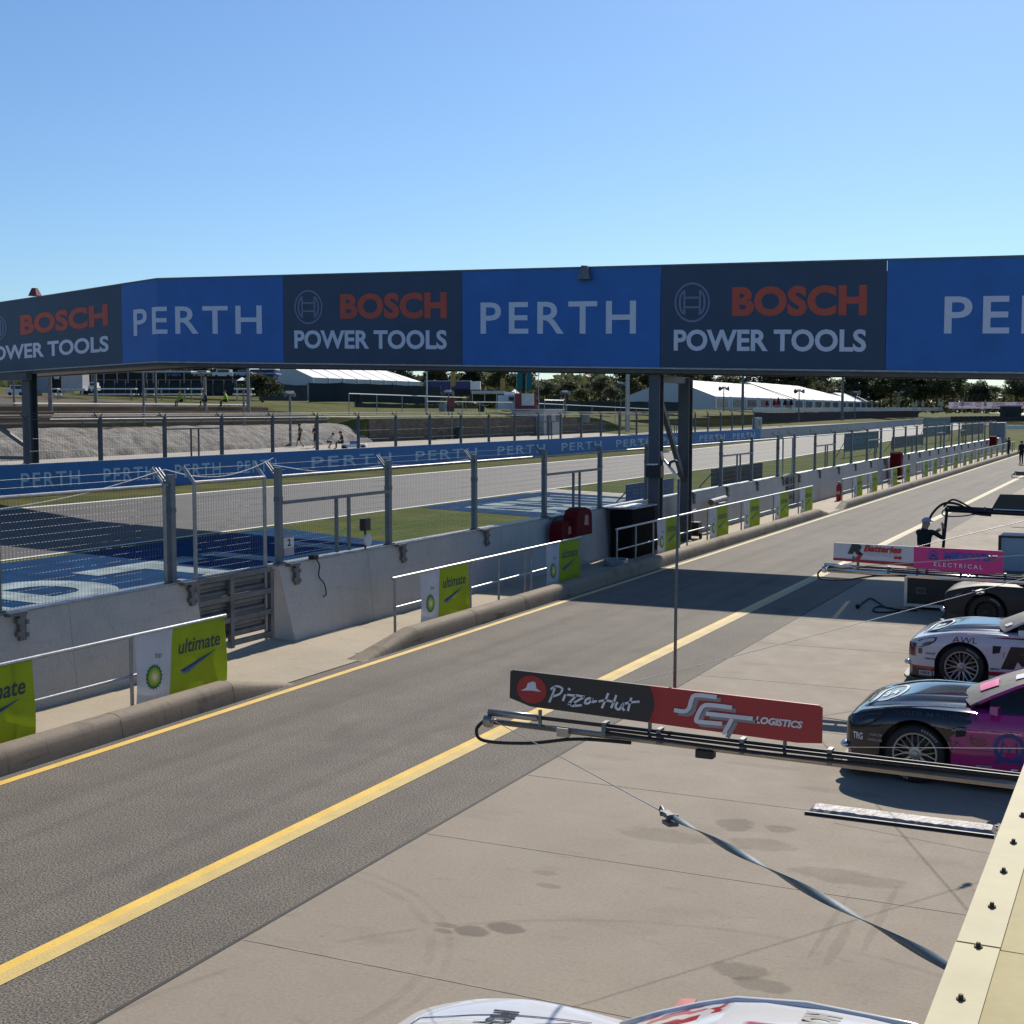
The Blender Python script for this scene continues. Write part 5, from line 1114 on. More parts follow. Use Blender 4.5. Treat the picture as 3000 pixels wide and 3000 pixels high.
# ------------------------------------------------------------------ things on and against the pit wall
def red_cover(label, u0, u1, v0, v1, X, th=.34, tall=True):
    p0, p1 = on_x(u0, v1, X), on_x(u1, v1, X); z0 = min(p0.z, p1.z); z1 = on_x(u0, v0, X).z; w_ = p1.y - p0.y
    if w_ > 2: w_ = .9; th = .62
    t = thing('red_cover', label, 'cover', (X, (p0.y + p1.y) / 2, z0)); h = z1 - z0; b = MB(); pr = [(-w_ / 2, 0), (w_ / 2, 0), (w_ * .48, h * .75), (w_ * .38, h * .92), (w_ * .18, h), (-w_ * .2, h), (-w_ * .4, h * .93), (-w_ * .49, h * .72)]; n = len(pr)
    vs = [(x, y + (.02 * math.sin(z * 9) if x > 0 else 0), z) for x in (0, th * .8) for y, z in pr] + [(th, y * .86, z * .95 + .02) for y, z in pr]
    b.add(vs, [tuple(range(n))] + [(k * n + i, k * n + (i + 1) % n, (k + 1) * n + (i + 1) % n, (k + 1) * n + i) for k in range(2) for i in range(n)] + [tuple(range(3 * n - 1, 2 * n - 1, -1))]); b.build('cover_sheet', red_cover_m, t)
    b = MB(); b.add([(th + .004, -w_ * .02, h * .38), (th + .004, w_ * .22, h * .36), (th + .004, w_ * .2, h * .72), (th + .004, w_ * .02, h * .74)], [(0, 1, 2, 3)]); b.build('label_patch', mat('faded label', (.35, .16, .16), .6), t); return t
red_cover_m = MATS['red vinyl cover']
red_cover('low red vinyl cover hanging on the wall behind the handrail', 1610, 1656, 1530, 1582, -13.97, .3); red_cover('rounded tall red vinyl cover on the wall above the fourth banner', 1650, 1704, 1491, 1562, -13.9, .34)
red_cover('tall red cover standing on the wall far beyond the bridge', 2598, 2621, 1324, 1402, -13.9, .5); red_cover('small red cover on the wall near the end of the pit lane', 2887, 2911, 1279, 1306, -13.9, .6)
def extinguisher(label, p):
    t = thing('fire_extinguisher', label, 'extinguisher', p); b = MB(); b.lathe([(0, .0), (.115, .0), (.12, .05), (.12, .62), (.09, .72), (.04, .76), (.04, .82), (0, .82)], (0, 0, 0), (0, 0, 1), 16); b.build('cylinder', red_p, t, True)
    b = MB(); b.box((-.03, -.08, .80), (.03, .10, .86)); b.build('handle', steel_dk, t); b = MB(); b.tube(smooth_path([(0, .06, .82), (.1, -.14, .8), (.14, -.22, .5), (.1, -.24, .15), (.1, -.16, .03)], 5), .018, 6); b.build('hose', rubber, t, True)
    b = MB(); b.tube([(0, 0, .3), (0, 0, .42)], .122, 16); b.build('label_band', mat('pale label band', (.5, .45, .42), .5), t)
extinguisher('red fire extinguisher standing on the walkway opening beyond the bridge', gp(2457, 1466, .012)); e = extinguisher('red fire extinguisher peeking out behind the nearest whole banner', (-12.95, 16.75, .012))
p0, p1 = on_x(1846, 1600, -13.35), on_x(1905, 1540, -13.35); z1 = on_x(1850, 1490, -13.35).z
t = thing('drinks_cabinet', 'black draped cabinet with papers on top standing left of the bridge column', 'cabinet', (-13.6, p0.y, .012)); b = MB(); b.box((-13.95, p0.y, .012), (-13.3, p1.y + .3, z1 - .02), .05); b.build('cabinet_body', mat('black drape', (.012, .012, .013), .95, 0, .2, 4, spec=.05), t, world=True); b = MB(); b.box((-13.98, p0.y - .06, z1 - .018), (-13.26, p1.y + .35, z1 + .02)); b.build('cabinet_top', grey_p, t, world=True)
b = MB(); b.obox((-13.55, p0.y + .6, z1 + .03), (.22, .05, 0), (-.05, .3, 0), (0, 0, .008)); b.obox((-13.65, p0.y + 1.3, z1 + .028), (.2, -.05, 0), (.05, .28, 0), (0, 0, .006)); tag(b.build('papers', white_p), 'white papers lying on the black cabinet', 'papers')
b = MB()
for k in range(4): b.tube([(-13.15 + .26 * math.cos(t_) * (1 + .03 * k), 34.4 + .42 * math.sin(t_), .04 + .035 * k) for t_ in [i * .4 for i in range(17)]], .03, 6)
tag(b.build('hose_coil', mat('pale hose', (.30, .33, .34), .6), smooth=True), 'pale coiled hose on the walkway behind the handrail', 'hose')
cb = thing('control_box', 'black control box mounted on the front of the bridge column', 'box', (-13.62, 38.6, 2.7)); q0, q1 = on_y(1896, 1398, 38.6), on_y(1940, 1364, 38.6); b = MB(); b.box((q0.x, 38.45, q0.z), (q1.x, 38.77, q1.z), .02); b.build('box_body', black_p, cb, world=True); b = MB(); b.box((q0.x + .05, 38.4, q1.z + .015), (q0.x + .3, 38.7, q1.z + .05)); b.build('box_lid', white_p, cb, world=True)
t = thing('pump_trolley', 'small black pump trolley on the walkway right of the bridge columns', 'trolley', gp(2035, 1578, .012)); b = MB(); b.box((-.18, -.2, .1), (.18, .2, .55), .03); b.build('body', black_p, t); b = MB(); b.tube([(0, -.18, .5), (0, -.25, .9), (0, .1, .95)], .025, 6); b.build('handle', steel_dk, t)
for x in (-.2, .2): b = MB(); b.lathe([(0, -.03), (.1, -.03), (.1, .03), (0, .03)], (x, 0, .1), (1, 0, 0), 12); b.build('wheel', rubber, t)
b = MB(); b.tube([(-13.8, 45.2, 1.02), (-13.8, 46.9, 1.06)], .11, 10); b.box((-13.86, 45.6, .92), (-13.6, 46.4, .98)); tag(b.build('wall_lamp', steel_dk), 'grey tubular lamp fixed to the wall just right of the bridge columns', 'lamp')
t = thing('number_board', 'white board with number 2 hanging on the fence right of the steel gate', 'board', on_x(846, 1630, -14.24)); a0, a1 = on_x(833, 1630, -14.24), on_x(861, 1573, -14.24)
b = MB(); b.box((-14.255, a0.y, a0.z), (-14.24, a1.y, lerp(a0.z, a1.z, .42))); b.build('lower_panel', mat('pinkish panel', (.42, .36, .4), .5), t, world=True); b = MB(); b.box((-14.258, a0.y, lerp(a0.z, a1.z, .43)), (-14.24, a1.y, a1.z)); b.m(1).box((-14.255, a0.y + .03, a1.z + .002), (-14.235, a1.y - .03, a1.z + .06)); b.build('number_panel', [offwhite, grey_p], t, world=True)
decal('lettering', [fit(text2d('2', .03), .34, .53, .66, .93)], black_p, t, lambda a, c: (-14.236, lerp(a0.y, a1.y, a), lerp(a0.z, a1.z, c)), world=True)
t = thing('timing_sensor', 'black box and white fan standing on the wall below the mesh fence', 'sensor', (-14.28, 23.35, 1.43)); b = MB(); b.box((-.07, -.1, .36), (.07, .1, .6)); b.box((-.015, -.015, 0), (.015, .015, .36)); b.build('box_body', black_p, t); b = MB(); b.lathe([(.13, -.02), (.13, .02), (.09, .03), (0, .02)], (.06, 0, .17), (1, 0, 0), 16); b.build('fan', offwhite, t)
b = MB(); b.tube(smooth_path([(-14.13, 21.35, 1.42), (-14.09, 21.4, 1.3), (-14.08, 21.36, 1.1), (-14.06, 21.5, .95), (-14.05, 21.56, .75), (-14.05, 21.46, .7)], 5), .012, 6); b.box((-14.2, 21.2, 1.425), (-14.08, 21.36, 1.5)); tag(b.build('wall_cable', rubber), 'thin black cable hanging down the wall right of the steel gate', 'cable')
for nm, u, v, d, w_, h_, lab, M in (('roof_beacon', 1705, 792, 40.9, .42, .17, 'dark pyramid shaped unit on top of the footbridge', steel_dk), ('roof_beacon', 88, 846, 52, .42, .05, 'small red unit on top of the footbridge at far left', mat('dull red unit', (.2, .03, .03), .6)), ('roof_beacon', 2075, 786, 39.5, .16, .06, 'tiny grey unit on top of the footbridge above the emblem', grey_p)):
    p = at(u, v, d); p.y += .25; b = MB(); h0 = -.25; b.add([(-w_ / 2, -.15, h0), (w_ / 2, -.15, h0), (w_ / 2, .15, h0), (-w_ / 2, .15, h0), (-w_ / 4, -.06, h_), (w_ / 5, -.06, h_ * .9), (w_ / 5, .06, h_ * .9), (-w_ / 4, .06, h_)], [(0, 3, 2, 1), (4, 5, 6, 7), (0, 1, 5, 4), (1, 2, 6, 5), (2, 3, 7, 6), (3, 0, 4, 7)]); o = b.build(nm, M); o.location = p; tag(o, lab, 'beacon')
# ------------------------------------------------------------------ race cars
Wt = [(-.80, .74), (-.77, .80), (-.70, .86), (-.58, .905), (-.4, .945), (-.2, .965), (0, .975), (.3, .97), (.6, .945), (.9, .92), (1.6, .915), (2.2, .935), (2.8, .985), (3.3, .96), (3.75, .86)]
ZS = [(-.80, .63), (-.74, .69), (-.6, .745), (-.4, .80), (-.2, .838), (0, .858), (.4, .858), (.9, .85), (2, .885), (2.8, .93), (3.75, .93)]
ZC = [(-.80, .655), (-.74, .71), (-.6, .772), (-.4, .825), (-.2, .86), (.1, .888), (.5, .905), (.75, .92), (1.0, .93), (2.6, .96), (3.75, .98)]
ARCH = .395
def cat_(tb, x):
    i = max(0, min(len(tb) - 2, next((k for k in range(len(tb) - 1) if x <= tb[k + 1][0]), len(tb) - 2)))
    p = [tb[max(i - 1, 0)], tb[i], tb[i + 1], tb[min(i + 2, len(tb) - 1)]]; h = p[2][0] - p[1][0]; t = max(0, min(1, (x - p[1][0]) / h))
    m1 = (p[2][1] - p[0][1]) / max(1e-6, p[2][0] - p[0][0]) * h; m2 = (p[3][1] - p[1][1]) / max(1e-6, p[3][0] - p[1][0]) * h
    return (2 * t ** 3 - 3 * t * t + 1) * p[1][1] + (t ** 3 - 2 * t * t + t) * m1 + (-2 * t ** 3 + 3 * t * t) * p[2][1] + (t ** 3 - t * t) * m2
def halfw(x, z):
    zs = cat_(ZS, x); s = (z - .12) / (zs - .12); return cat_(Wt, x) * (1 - .075 * max(0, (s - .72) / .28) ** 2.0 - .035 * max(0, (.5 - s) / .5) ** 1.5)
def ctop(x, y):
    zs = cat_(ZS, x); r = min(1, abs(y) / (halfw(x, zs))); z = zs + (cat_(ZC, x) - zs) * (1 - r ** 3.6)
    z -= .024 * math.exp(-((r - .70) / .12) ** 2) * sm(-.72, -.4, x) * (1 - sm(.7, .9, x))
    if -.5 < x < .74: z += .035 * sm(-.5, -.1, x) * (1 - sm(.44, .50, abs(y)))
    return z
def zbot(x):
    z = table([(-.8, .30), (-.5, .26), (-.42, .17), (.5, .15), (2.4, .15), (3.75, .28)], x)
    for xw in (0, 2.8):
        dx = abs(x - xw)
        if dx < ARCH: z = max(z, .335 + math.sqrt(ARCH ** 2 - dx ** 2))
    return z
glassM = mat('tinted car window', (.012, .012, .014), .08, 0, .1, 3); shade_ws = mat('windscreen sun shade', (.19, .165, .12), .35, 0, .3, 5, .15, 12)
rim_m = mat('wheel rim metal', (.34, .34, .33), .38, .8, .12, 10); disc_m = mat('dark brake parts', (.05, .05, .05), .5, .4)
tyre_t = mat('tyre lettering', (.22, .22, .22), .7)
def car(name_label, X, Y, paint, rimM=rim_m, trimM=black_s, shade=shade_ws, roofM=None, mirM=None):
    t = thing('race_car', name_label, 'race car', (X, Y, 0), group='race cars parked nose out'); b = MB()
    xs = sorted(set([-.80, -.77, -.74] + [round(-.70 + .05 * i, 3) for i in range(90)] + [ARCH * s_ + xw for xw in (0, 2.8) for s_ in (-1, -.985, -.94, .94, .985, 1)])); xs = [x for x in xs if x <= 3.75]
    ns, ntp = 9, 14; rows = []
    for x in xs:
        zb_, zs = zbot(x), cat_(ZS, x); side = []
        for i in range(ns): z = lerp(zb_, zs, i / (ns - 1)); side.append((halfw(x, z), z))
        hw = side[-1][0]; top = [(hw * (1 - (i / ntp)), None) for i in range(1, ntp + 1)]; top = [(y, ctop(x, y)) for y, _ in top]
        half = side + top; rows.append([(x, -y, z) for y, z in half] + [(x, y, z) for y, z in half[-2::-1]])
    n = len(rows[0])
    for i0, i1 in ((0, ns - 1), (ns - 1, n - ns), (n - ns, n - 1)):        # sides and top meet at a crisp wing crease
        w_ = i1 - i0 + 1; vs = [p for r_ in rows for p in r_[i0:i1 + 1]]
        b.add(vs, [(j * w_ + i, j * w_ + i + 1, (j + 1) * w_ + i + 1, (j + 1) * w_ + i) for j in range(len(rows) - 1) for i in range(w_ - 1)])
    b.add(rows[0], [tuple(range(n - 1, -1, -1))]); b.add(rows[-1], [tuple(range(n))])
    b.build('body', paint, t, True)
    b = MB(); b.box((-.62, -.66, .12), (3.6, .66, .58)); b.box((-.44, -.86, .45), (-.40, .86, .62)); b.box((2.3, -.84, .3), (2.4, .84, .6)); b.box((.5, -.84, .13), (.55, .84, .6)); b.build('underbody', black_p, t)
    b = MB(); pr = [(-.90, -.30), (-.885, -.62), (-.82, -.80), (-.70, -.90), (-.44, -.95), (-.44, .95), (-.70, .90), (-.82, .80), (-.885, .62), (-.90, .30)]; b.prism(pr, .085, .125); b.build('splitter', trimM, t)
    b = MB(); pr = [(-.835, -.30), (-.82, -.60), (-.75, -.78), (-.62, -.89), (-.42, -.945), (-.42, .945), (-.62, .89), (-.75, .78), (-.82, .60), (-.835, .30)]; b.prism([(x * .985, y * .985) for x, y in pr], .135, .30, .02); b.build('front_bumper', trimM, t)
    b = MB(); b.prism([(.42, -.965), (2.38, -.965), (2.38, -.86), (.42, -.86)], .09, .155); b.prism([(.42, .86), (2.38, .86), (2.38, .965), (.42, .965)], .09, .155); b.build('side_skirt', trimM, t)
    for s_ in (-1, 1): b = MB(); b.ball((-.80, s_ * .72, .335), .07, .13, .045, 12, 6); b.build('canard', chrome, t, True)
    b = MB(); b.box((-.822, -.5, .36), (-.805, .5, .54)); b.build('grille', black_p, t)
    # greenhouse
    GT = [(.44, .925), (.58, .99), (.78, 1.08), (1.0, 1.165), (1.24, 1.245), (1.6, 1.295), (2.1, 1.295), (2.5, 1.25), (2.9, 1.15), (3.3, 1.01)]
    GH = [(.44, .74), (.78, .68), (1.24, .61), (1.8, .585), (2.3, .57), (2.8, .56), (3.3, .60)]
    xs2 = [.44, .5, .58, .68, .78, .9, 1.0, 1.1, 1.24, 1.4, 1.7, 1.9, 2.1, 2.3, 2.5, 2.7, 2.9, 3.1, 3.3]
    def gv(x, y): r = abs(y) / cat_(GH, x); k = max(0, 1 - (x - .44) / .8); return (x + .16 * r * r * k - .03 * k, y, cat_(GT, x) - .035 * r ** 2.5)
    def panel(name, x_lo, x_hi, M, side=0):
        xx = [x for x in xs2 if x_lo - 1e-6 <= x <= x_hi + 1e-6]; b = MB(); m_ = 9
        if not side:
            vs = [gv(x, cat_(GH, x) * (i / (m_ - 1) * 2 - 1)) for x in xx for i in range(m_)]
            b.add(vs, [(j * m_ + i, j * m_ + i + 1, (j + 1) * m_ + i + 1, (j + 1) * m_ + i)[::-1] for j in range(len(xx) - 1) for i in range(m_ - 1)])
        else:
            for s_ in ((side,)):
                vs = []
                for x in xx:
                    tpt = Vector(gv(x, s_ * cat_(GH, x))); zs = cat_(ZS, tpt.x); bt = Vector((tpt.x, s_ * halfw(tpt.x, zs) * .97, zs - .01))
                    vs += [tuple(lerp(bt, tpt, q) + Vector((0, s_ * .03 * math.sin(q * 3.14), 0))) for q in (0, .33, .66, 1)]
                b.add(vs, [(j * 4 + i, j * 4 + i + 1, (j + 1) * 4 + i + 1, (j + 1) * 4 + i) for j in range(len(xx) - 1) for i in range(3)])
        return b.build(name, M, t, True)
    panel('windscreen', .44, 1.24, shade); panel('roof', 1.24, 2.3, roofM or paint); panel('rear_window', 2.3, 3.3, glassM); panel('side_window', .68, 2.9, glassM, -1); panel('side_window', .68, 2.9, glassM, 1)
    for s_ in (-1, 1):
        b = MB(); b.tube([Vector(gv(x, s_ * cat_(GH, x))) + Vector((0, s_ * .01, 0)) for x in (.44, .7, 1.0, 1.24, 1.6, 2.1, 2.5, 2.9, 3.2)], .022, 8); b.build('pillar', roofM or paint, t, True)
        b = MB(); b.add([(.80, s_ * .90, .90), (.80, s_ * 1.06, .895), (.88, s_ * 1.08, .885), (.90, s_ * .90, .885), (.795, s_ * .92, .95), (.80, s_ * 1.05, .965), (.885, s_ * 1.07, .97), (.90, s_ * .92, .955)], [(0, 1, 2, 3), (7, 6, 5, 4), (0, 4, 5, 1), (1, 5, 6, 2), (2, 6, 7, 3), (3, 7, 4, 0)]); b.bar((.88, s_ * .82, .88), (.86, s_ * .98, .91), .03); b.build('mirror', mirM or paint, t)
        fx = lambda x, z, s_=s_: (x, s_ * (halfw(x, z) + .005), z)
        b = MB(); hl = [(-.73, .64), (-.62, .705), (-.48, .75), (-.36, .765), (-.38, .71), (-.47, .645), (-.58, .60), (-.70, .59)]; b.add([fx(x, z) for x, z in hl], [tuple(range(len(hl)))] ); b.build('headlight', mat('dark headlight', (.02, .016, .016), .15), t)
        b = MB(); b.add([fx(x, z) for x, z in ((-.60, .635), (-.52, .68), (-.44, .70), (-.47, .66), (-.55, .63))], [(0, 1, 2, 3, 4)]); b.v = [v + Vector((0, s_ * .004, 0)) for v in b.v]; b.build('headlight_lens', mat('headlight lens', (.12, .10, .09), .1), t)
        for xw in (0, 2.8):
            wl = bpy.data.objects.new('wheel', None); COL.objects.link(wl); wl.parent = t; wl.location = (xw, s_ * .80, .335)
            b = MB(); b.lathe([(.245, -.14), (.30, -.145), (.325, -.125), (.335, -.08), (.335, .08), (.325, .125), (.30, .145), (.245, .14)], (0, 0, 0), (0, s_, 0), 40); b.build('tyre', rubber, wl, True)
            b = MB(); b.lathe([(.25, .142), (.243, .15), (.228, .148), (.222, .12), (.215, -.1)], (0, 0, 0), (0, s_, 0), 40)
            for i in range(10):
                a = 2 * math.pi * i / 10
                P_ = lambda r, q, h: (r * math.cos(q), s_ * h, r * math.sin(q))
                for sg in (-1, 1): b.bar(P_(.11, a, .095), P_(.226, a + sg * .17, .128), .0135, .018, (0, 1, 0))
                b.bar(P_(.04, a, .085), P_(.12, a, .098), .026, .022, (0, 1, 0))
            b.lathe([(.075, .08), (.07, .105), (.04, .11), (.036, .14), (.018, .145), (0, .145)], (0, 0, 0), (0, s_, 0), 20); b.build('rim', rimM, wl)
            b = MB(); b.lathe([(0, .02), (.18, .02), (.19, .0), (.21, -.08)], (0, 0, 0), (0, s_, 0), 28); b.build('brake_disc', disc_m, wl)
            if s_ < 0:
                for k_ in range(2):
                    b = MB()
                    for i in range(7): a = .6 + k_ * math.pi + i * .11; b.add([(r * math.cos(a + q), -.1465, r * math.sin(a + q)) for r, q in ((.272, 0), (.272, .07), (.302, .07), (.302, 0))], [(0, 1, 2, 3)])
                    b.build('lettering', tyre_t, wl)
    t['side'] = 0; del t['side']
    return t
def side_decal(t, name, shapes, M, off=.006): return decal(name, shapes, M, t, lambda x, z: (x, -(halfw(x, z) + off), z))
def top_decal(t, name, shapes, M, off=.007): return decal(name, shapes, M, t, lambda x, y: (x, y, ctop(x, y) + off))
def dense(shape, k=2):                                              # subdivide thin strokes so that decals follow curved panels
    vs, fs = shape; return vs, fs
def details(t, M, txt):
    ln = lambda pts: stroke(pts, .009)
    side_decal(t, 'door_gap', [ln([(.62, .84), (.60, .6), (.58, .2)]), ln([(1.75, .85), (1.80, .55), (1.72, .2)]), ln([(.58, .2), (1.72, .2)])], rubber, .004)
    top_decal(t, 'bonnet_gap', [ln([(-.60 + .1 * i, s_ * lerp(.62, .74, i / 10)) for i in range(11)]) for s_ in (-1, 1)] + [ln([(-.60, -.62), (-.62, -.3), (-.62, .3), (-.60, .62)])], rubber, .004)
    side_decal(t, 'wing_vent', [poly((.44, .70), (.56, .70), (.54, .60), (.44, .58))], rubber, .005)
    for x0, z0, w_, s_ in txt: side_decal(t, 'sticker', [fit(text2d(s_, .02), x0, z0, x0 + w_, z0 + .028)], M, .007)
def paint_mat(name, X0, Y0, fn, rough=.09):
    k = NB(name); X, Y, Z = k.sep(); x = k.math('SUBTRACT', X, X0); y = k.math('ABSOLUTE', k.math('SUBTRACT', Y, Y0)); c = fn(k, x, y, Z); k.done(c, rough)
    k.b.inputs['Coat Weight'].default_value = .5 if rough < .3 else 0; k.b.inputs['Coat Roughness'].default_value = .02; return k.M
q1, q2 = gp(2678, 2295), gp(2815, 2020)
CAR1, CAR2, CAR0, CAR4, CAR5 = (q1.x, q1.y + .93), (q2.x, q2.y + .93), (-3.08, 5.95), (-2.85, 28.1), (-2.55, 38.6)
def p1(k, x, y, z):
    nz = k.noise(9, 3); f = k.math('ADD', k.math('ADD', x, k.math('MULTIPLY', z, -.45)), k.math('MULTIPLY', k.math('SUBTRACT', nz, .5), .55)); f = k.rng(f, .155, .165)
    mg = k.mix(k.rng(z, .4, .9), (.40, .022, .15), (.33, .016, .19)); return k.mix(f, (.006, .0065, .012), mg)
t1 = car('black and magenta race car with white bonnet ring behind the nearest boom', *CAR1, paint_mat('black and magenta car paint', *CAR1, p1), mat('pale wheel rim metal', (.42, .40, .34), .35, .7))
magM = mat('magenta roof paint', (.22, .01, .13), .25)
lt = mat('pale car lettering', (.34, .34, .38), .4); wt = mat('white car lettering', (.7, .7, .72), .4); bl = mat('blue car lettering', (.02, .045, .20), .4); bk = mat('black car lettering', (.012, .012, .014), .4); rd_ = mat('red car lettering', (.40, .02, .03), .4); pinkw = mat('pink windscreen sticker', (.72, .10, .30), .5)
side_decal(t1, 'lettering', [fit(text2d('LASER MACHINES', .004, 0, 1.05), -.22, .775, .66, .82)], mat('dim car lettering', (.05, .055, .06), .3))
side_decal(t1, 'lettering', [fit(text2d('TRG', .03), -.70, .435, -.585, .515)], wt)
side_decal(t1, 'emblem', [ring(1.0, .50, .165, .165, .74), stroke([(.86, .335), (.92, .37)], .05), stroke([(1.14, .335), (1.08, .37)], .05), stroke([(.92, .42), (.93, .57), (1.0, .47), (1.07, .57), (1.08, .42)], .03)], bl)
side_decal(t1, 'lettering', [fit(text2d('ELECTRICAL', .025, 0, 1.3), 1.02, .20, 2.2, .275)], wt); side_decal(t1, 'lettering', [fit(text2d('MIDDY\'S', .05, .2), 1.28, .38, 2.3, .60)], bl)
dk_y = mat('dim yellow decal', (.16, .09, .02), .4); side_decal(t1, 'emblem', [ring(.68, .545, .09, .05, .86), fit(text2d('DPI', .01), .62, .52, .74, .57)], dk_y); side_decal(t1, 'lettering', [fit(text2d('pirtek plumbing', .01), .55, .455, .80, .475)], mat('mauve car lettering', (.28, .12, .22), .4))
ov = [(-.12 + .24 * math.cos(a), -.12 + .42 * math.sin(a)) for a in [i * 6.2832 / 40 for i in range(41)]]
ovl = smooth_path([(-.57, -.36), (-.55, -.22), (-.54, .05), (-.51, .28), (-.40, .36), (-.28, .26), (-.24, -.02), (-.28, -.30), (-.38, -.44), (-.50, -.43)], 5)
top_decal(t1, 'bonnet_ring', [stroke(ovl, .035), fit(text2d('34', .03), -.50, -.22, -.32, .1)], wt)
def ws(t, name, a0, a1, y0, y1, M):                                  # sticker on the windscreen
    GT = [(.44, .925), (.58, .99), (.78, 1.08), (1.0, 1.165), (1.24, 1.245)]
    def f(x, y): k = max(0, 1 - (x - .44) / .8); r = abs(y) / lerp(.74, .61, (x - .44) / .8); return (x + .16 * r * r * k - .03 * k - .006, y, table(GT, x) - .035 * r ** 2.5 + .012)
    n = 6; vs = [f(lerp(a0, a1, i / n), lerp(y0, y1, j / n)) for i in range(n + 1) for j in range(n + 1)]; b = MB(); b.add(vs, [(i * (n + 1) + j, (i + 1) * (n + 1) + j, (i + 1) * (n + 1) + j + 1, i * (n + 1) + j + 1) for i in range(n) for j in range(n)]); b.build(name, M, t)
ws(t1, 'windscreen_sticker', .62, .82, -.40, -.02, pinkw); ws(t1, 'windscreen_sticker', 1.0, 1.14, -.36, -.12, wt); ws(t1, 'windscreen_band', 1.16, 1.24, -.58, .58, pinkw)
def p2(k, x, y, z):
    c = k.mix(k.math('MULTIPLY', k.rng(y, .66, .64), k.math('MULTIPLY', k.rng(z, .76, .78), k.rng(x, .80, .78))), (.52, .51, .55), (.012, .014, .03))
    stripe = k.math('MULTIPLY', k.rng(z, .245, .25), k.rng(z, .315, .31)); c = k.mix(stripe, c, (.33, .02, .025))
    nose = k.math('MULTIPLY', k.rng(x, -.66, -.70), k.math('MULTIPLY', k.rng(z, .44, .46), k.rng(z, .66, .64))); c = k.mix(nose, c, (.12, .008, .015))
    ln = k.math('MULTIPLY', k.math('MULTIPLY', k.rng(z, .80, .805), k.rng(z, .828, .823)), k.rng(x, .35, .6)); return k.mix(ln, c, (.16, .015, .03))
t2 = car('white and red race car with black bonnet and large black letter on its door', *CAR2, paint_mat('white and red car paint', *CAR2, p2))
side_decal(t2, 'lettering', [fit(text2d('R', .075, .22), .56, .36, 1.10, .70)], bk, .007); side_decal(t2, 'lettering', [fit(text2d('J', .09, .25), 1.08, .26, 1.45, .58)], rd_, .007)
side_decal(t2, 'lettering', [fit(text2d('AWL', .0, .1), -.14, .715, .22, .80)], mat('maroon car lettering', (.12, .01, .06), .4)); top_decal(t2, 'bonnet_ring', [stroke(ovl, .035), fit(text2d('8', .03), -.48, -.2, -.34, .0)], wt)
side_decal(t2, 'number_plate', [poly((-.62, .17), (-.43, .17), (-.43, .245), (-.62, .245))], mat('plate white', (.45, .45, .47), .5), .012); side_decal(t2, 'lettering', [fit(text2d('PIRT', .03), -.60, .185, -.45, .23)], mat('plate dark grey', (.12, .12, .13), .5), .016)
side_decal(t2, 'lettering', [fit(text2d('1', .05), -.64, .50, -.58, .58)], mat('brown car lettering', (.2, .07, .03), .4)); ws(t2, 'windscreen_sticker', .52, .62, -.62, -.5, wt)
details(t1, lt, [(-.50, .50, .14, 'DUNLOP'), (-.52, .44, .16, 'SUPERCARS'), (.44, .66, .12, 'REPCO'), (.66, .26, .18, 'MOBIL')]); details(t2, bk, [(-.52, .50, .14, 'DUNLOP'), (-.54, .42, .16, 'SUPERCARS'), (.42, .34, .12, 'REPCO')])
def p0(k, x, y, z):
    c = k.mix(k.math('MULTIPLY', k.rng(y, .30, .28), k.rng(x, 1.36, 1.40)), (.74, .74, .75), (.45, .02, .03)); st = k.math('MULTIPLY', k.math('MULTIPLY', k.rng(z, 1.0, .99), k.rng(x, 1.2, 1.3)), k.rng(z, .6, .62)); return k.mix(st, c, (.40, .02, .03))
t0 = car('white and red race car directly below the camera, only its top visible', *CAR0, paint_mat('white bonnet car paint', *CAR0, p0), mirM=red_p, shade=paint_mat('banner windscreen', *CAR0, lambda k, x, y, z: k.mix(k.rng(x, .72, .74), (.02, .02, .022), k.mix(k.math('MULTIPLY', k.rng(k.noise(7, 1), .5, .52), k.rng(x, 1.22, 1.2)), (.72, .70, .71), (.45, .03, .04)))))
for q0_, q1_ in ((1.62, 1.80),):
    vs, fs = text2d('HOOT', .05); b = MB(); b.add([(lerp(q0_, q1_, b_), lerp(.50, .22, a_), 1.302 - .035 * (abs(lerp(.50, .22, a_)) / .585) ** 2.5) for a_, b_ in vs], fs); b.build('lettering', bk, t0)
top_decal(t0, 'lettering', [([( x, y) for x, y in [(lerp(-.18, -.02, b_), lerp(.72, .42, a_)) for a_, b_ in text2d('HOOT', .05)[0]]], text2d('HOOT', .05)[1])], bk)
top_decal(t0, 'bonnet_flash', [poly((.12, .62), (.30, .70), (.30, .48), (.12, .40))], rd_)
p4m = lambda k, x, y, z: k.mix(k.rng(z, .5, .9), (.012, .011, .012), (.03, .022, .018))
details(t0, bk, [])
car('dark covered race car standing in the bridge shadow behind the flight case', *CAR4, paint_mat('dark car paint', *CAR4, p4m, .6), mat('dark wheel rim metal', (.03, .03, .03), .5, .5), shade=black_s)
p5m = lambda k, x, y, z: k.mix(k.math('MULTIPLY', k.rng(z, .55, .58), k.rng(z, .72, .70)), (.50, .54, .60), (.05, .05, .06))
car('pale silver race car at the right edge beyond the standing crew member', *CAR5, paint_mat('pale silver car paint', *CAR5, p5m))
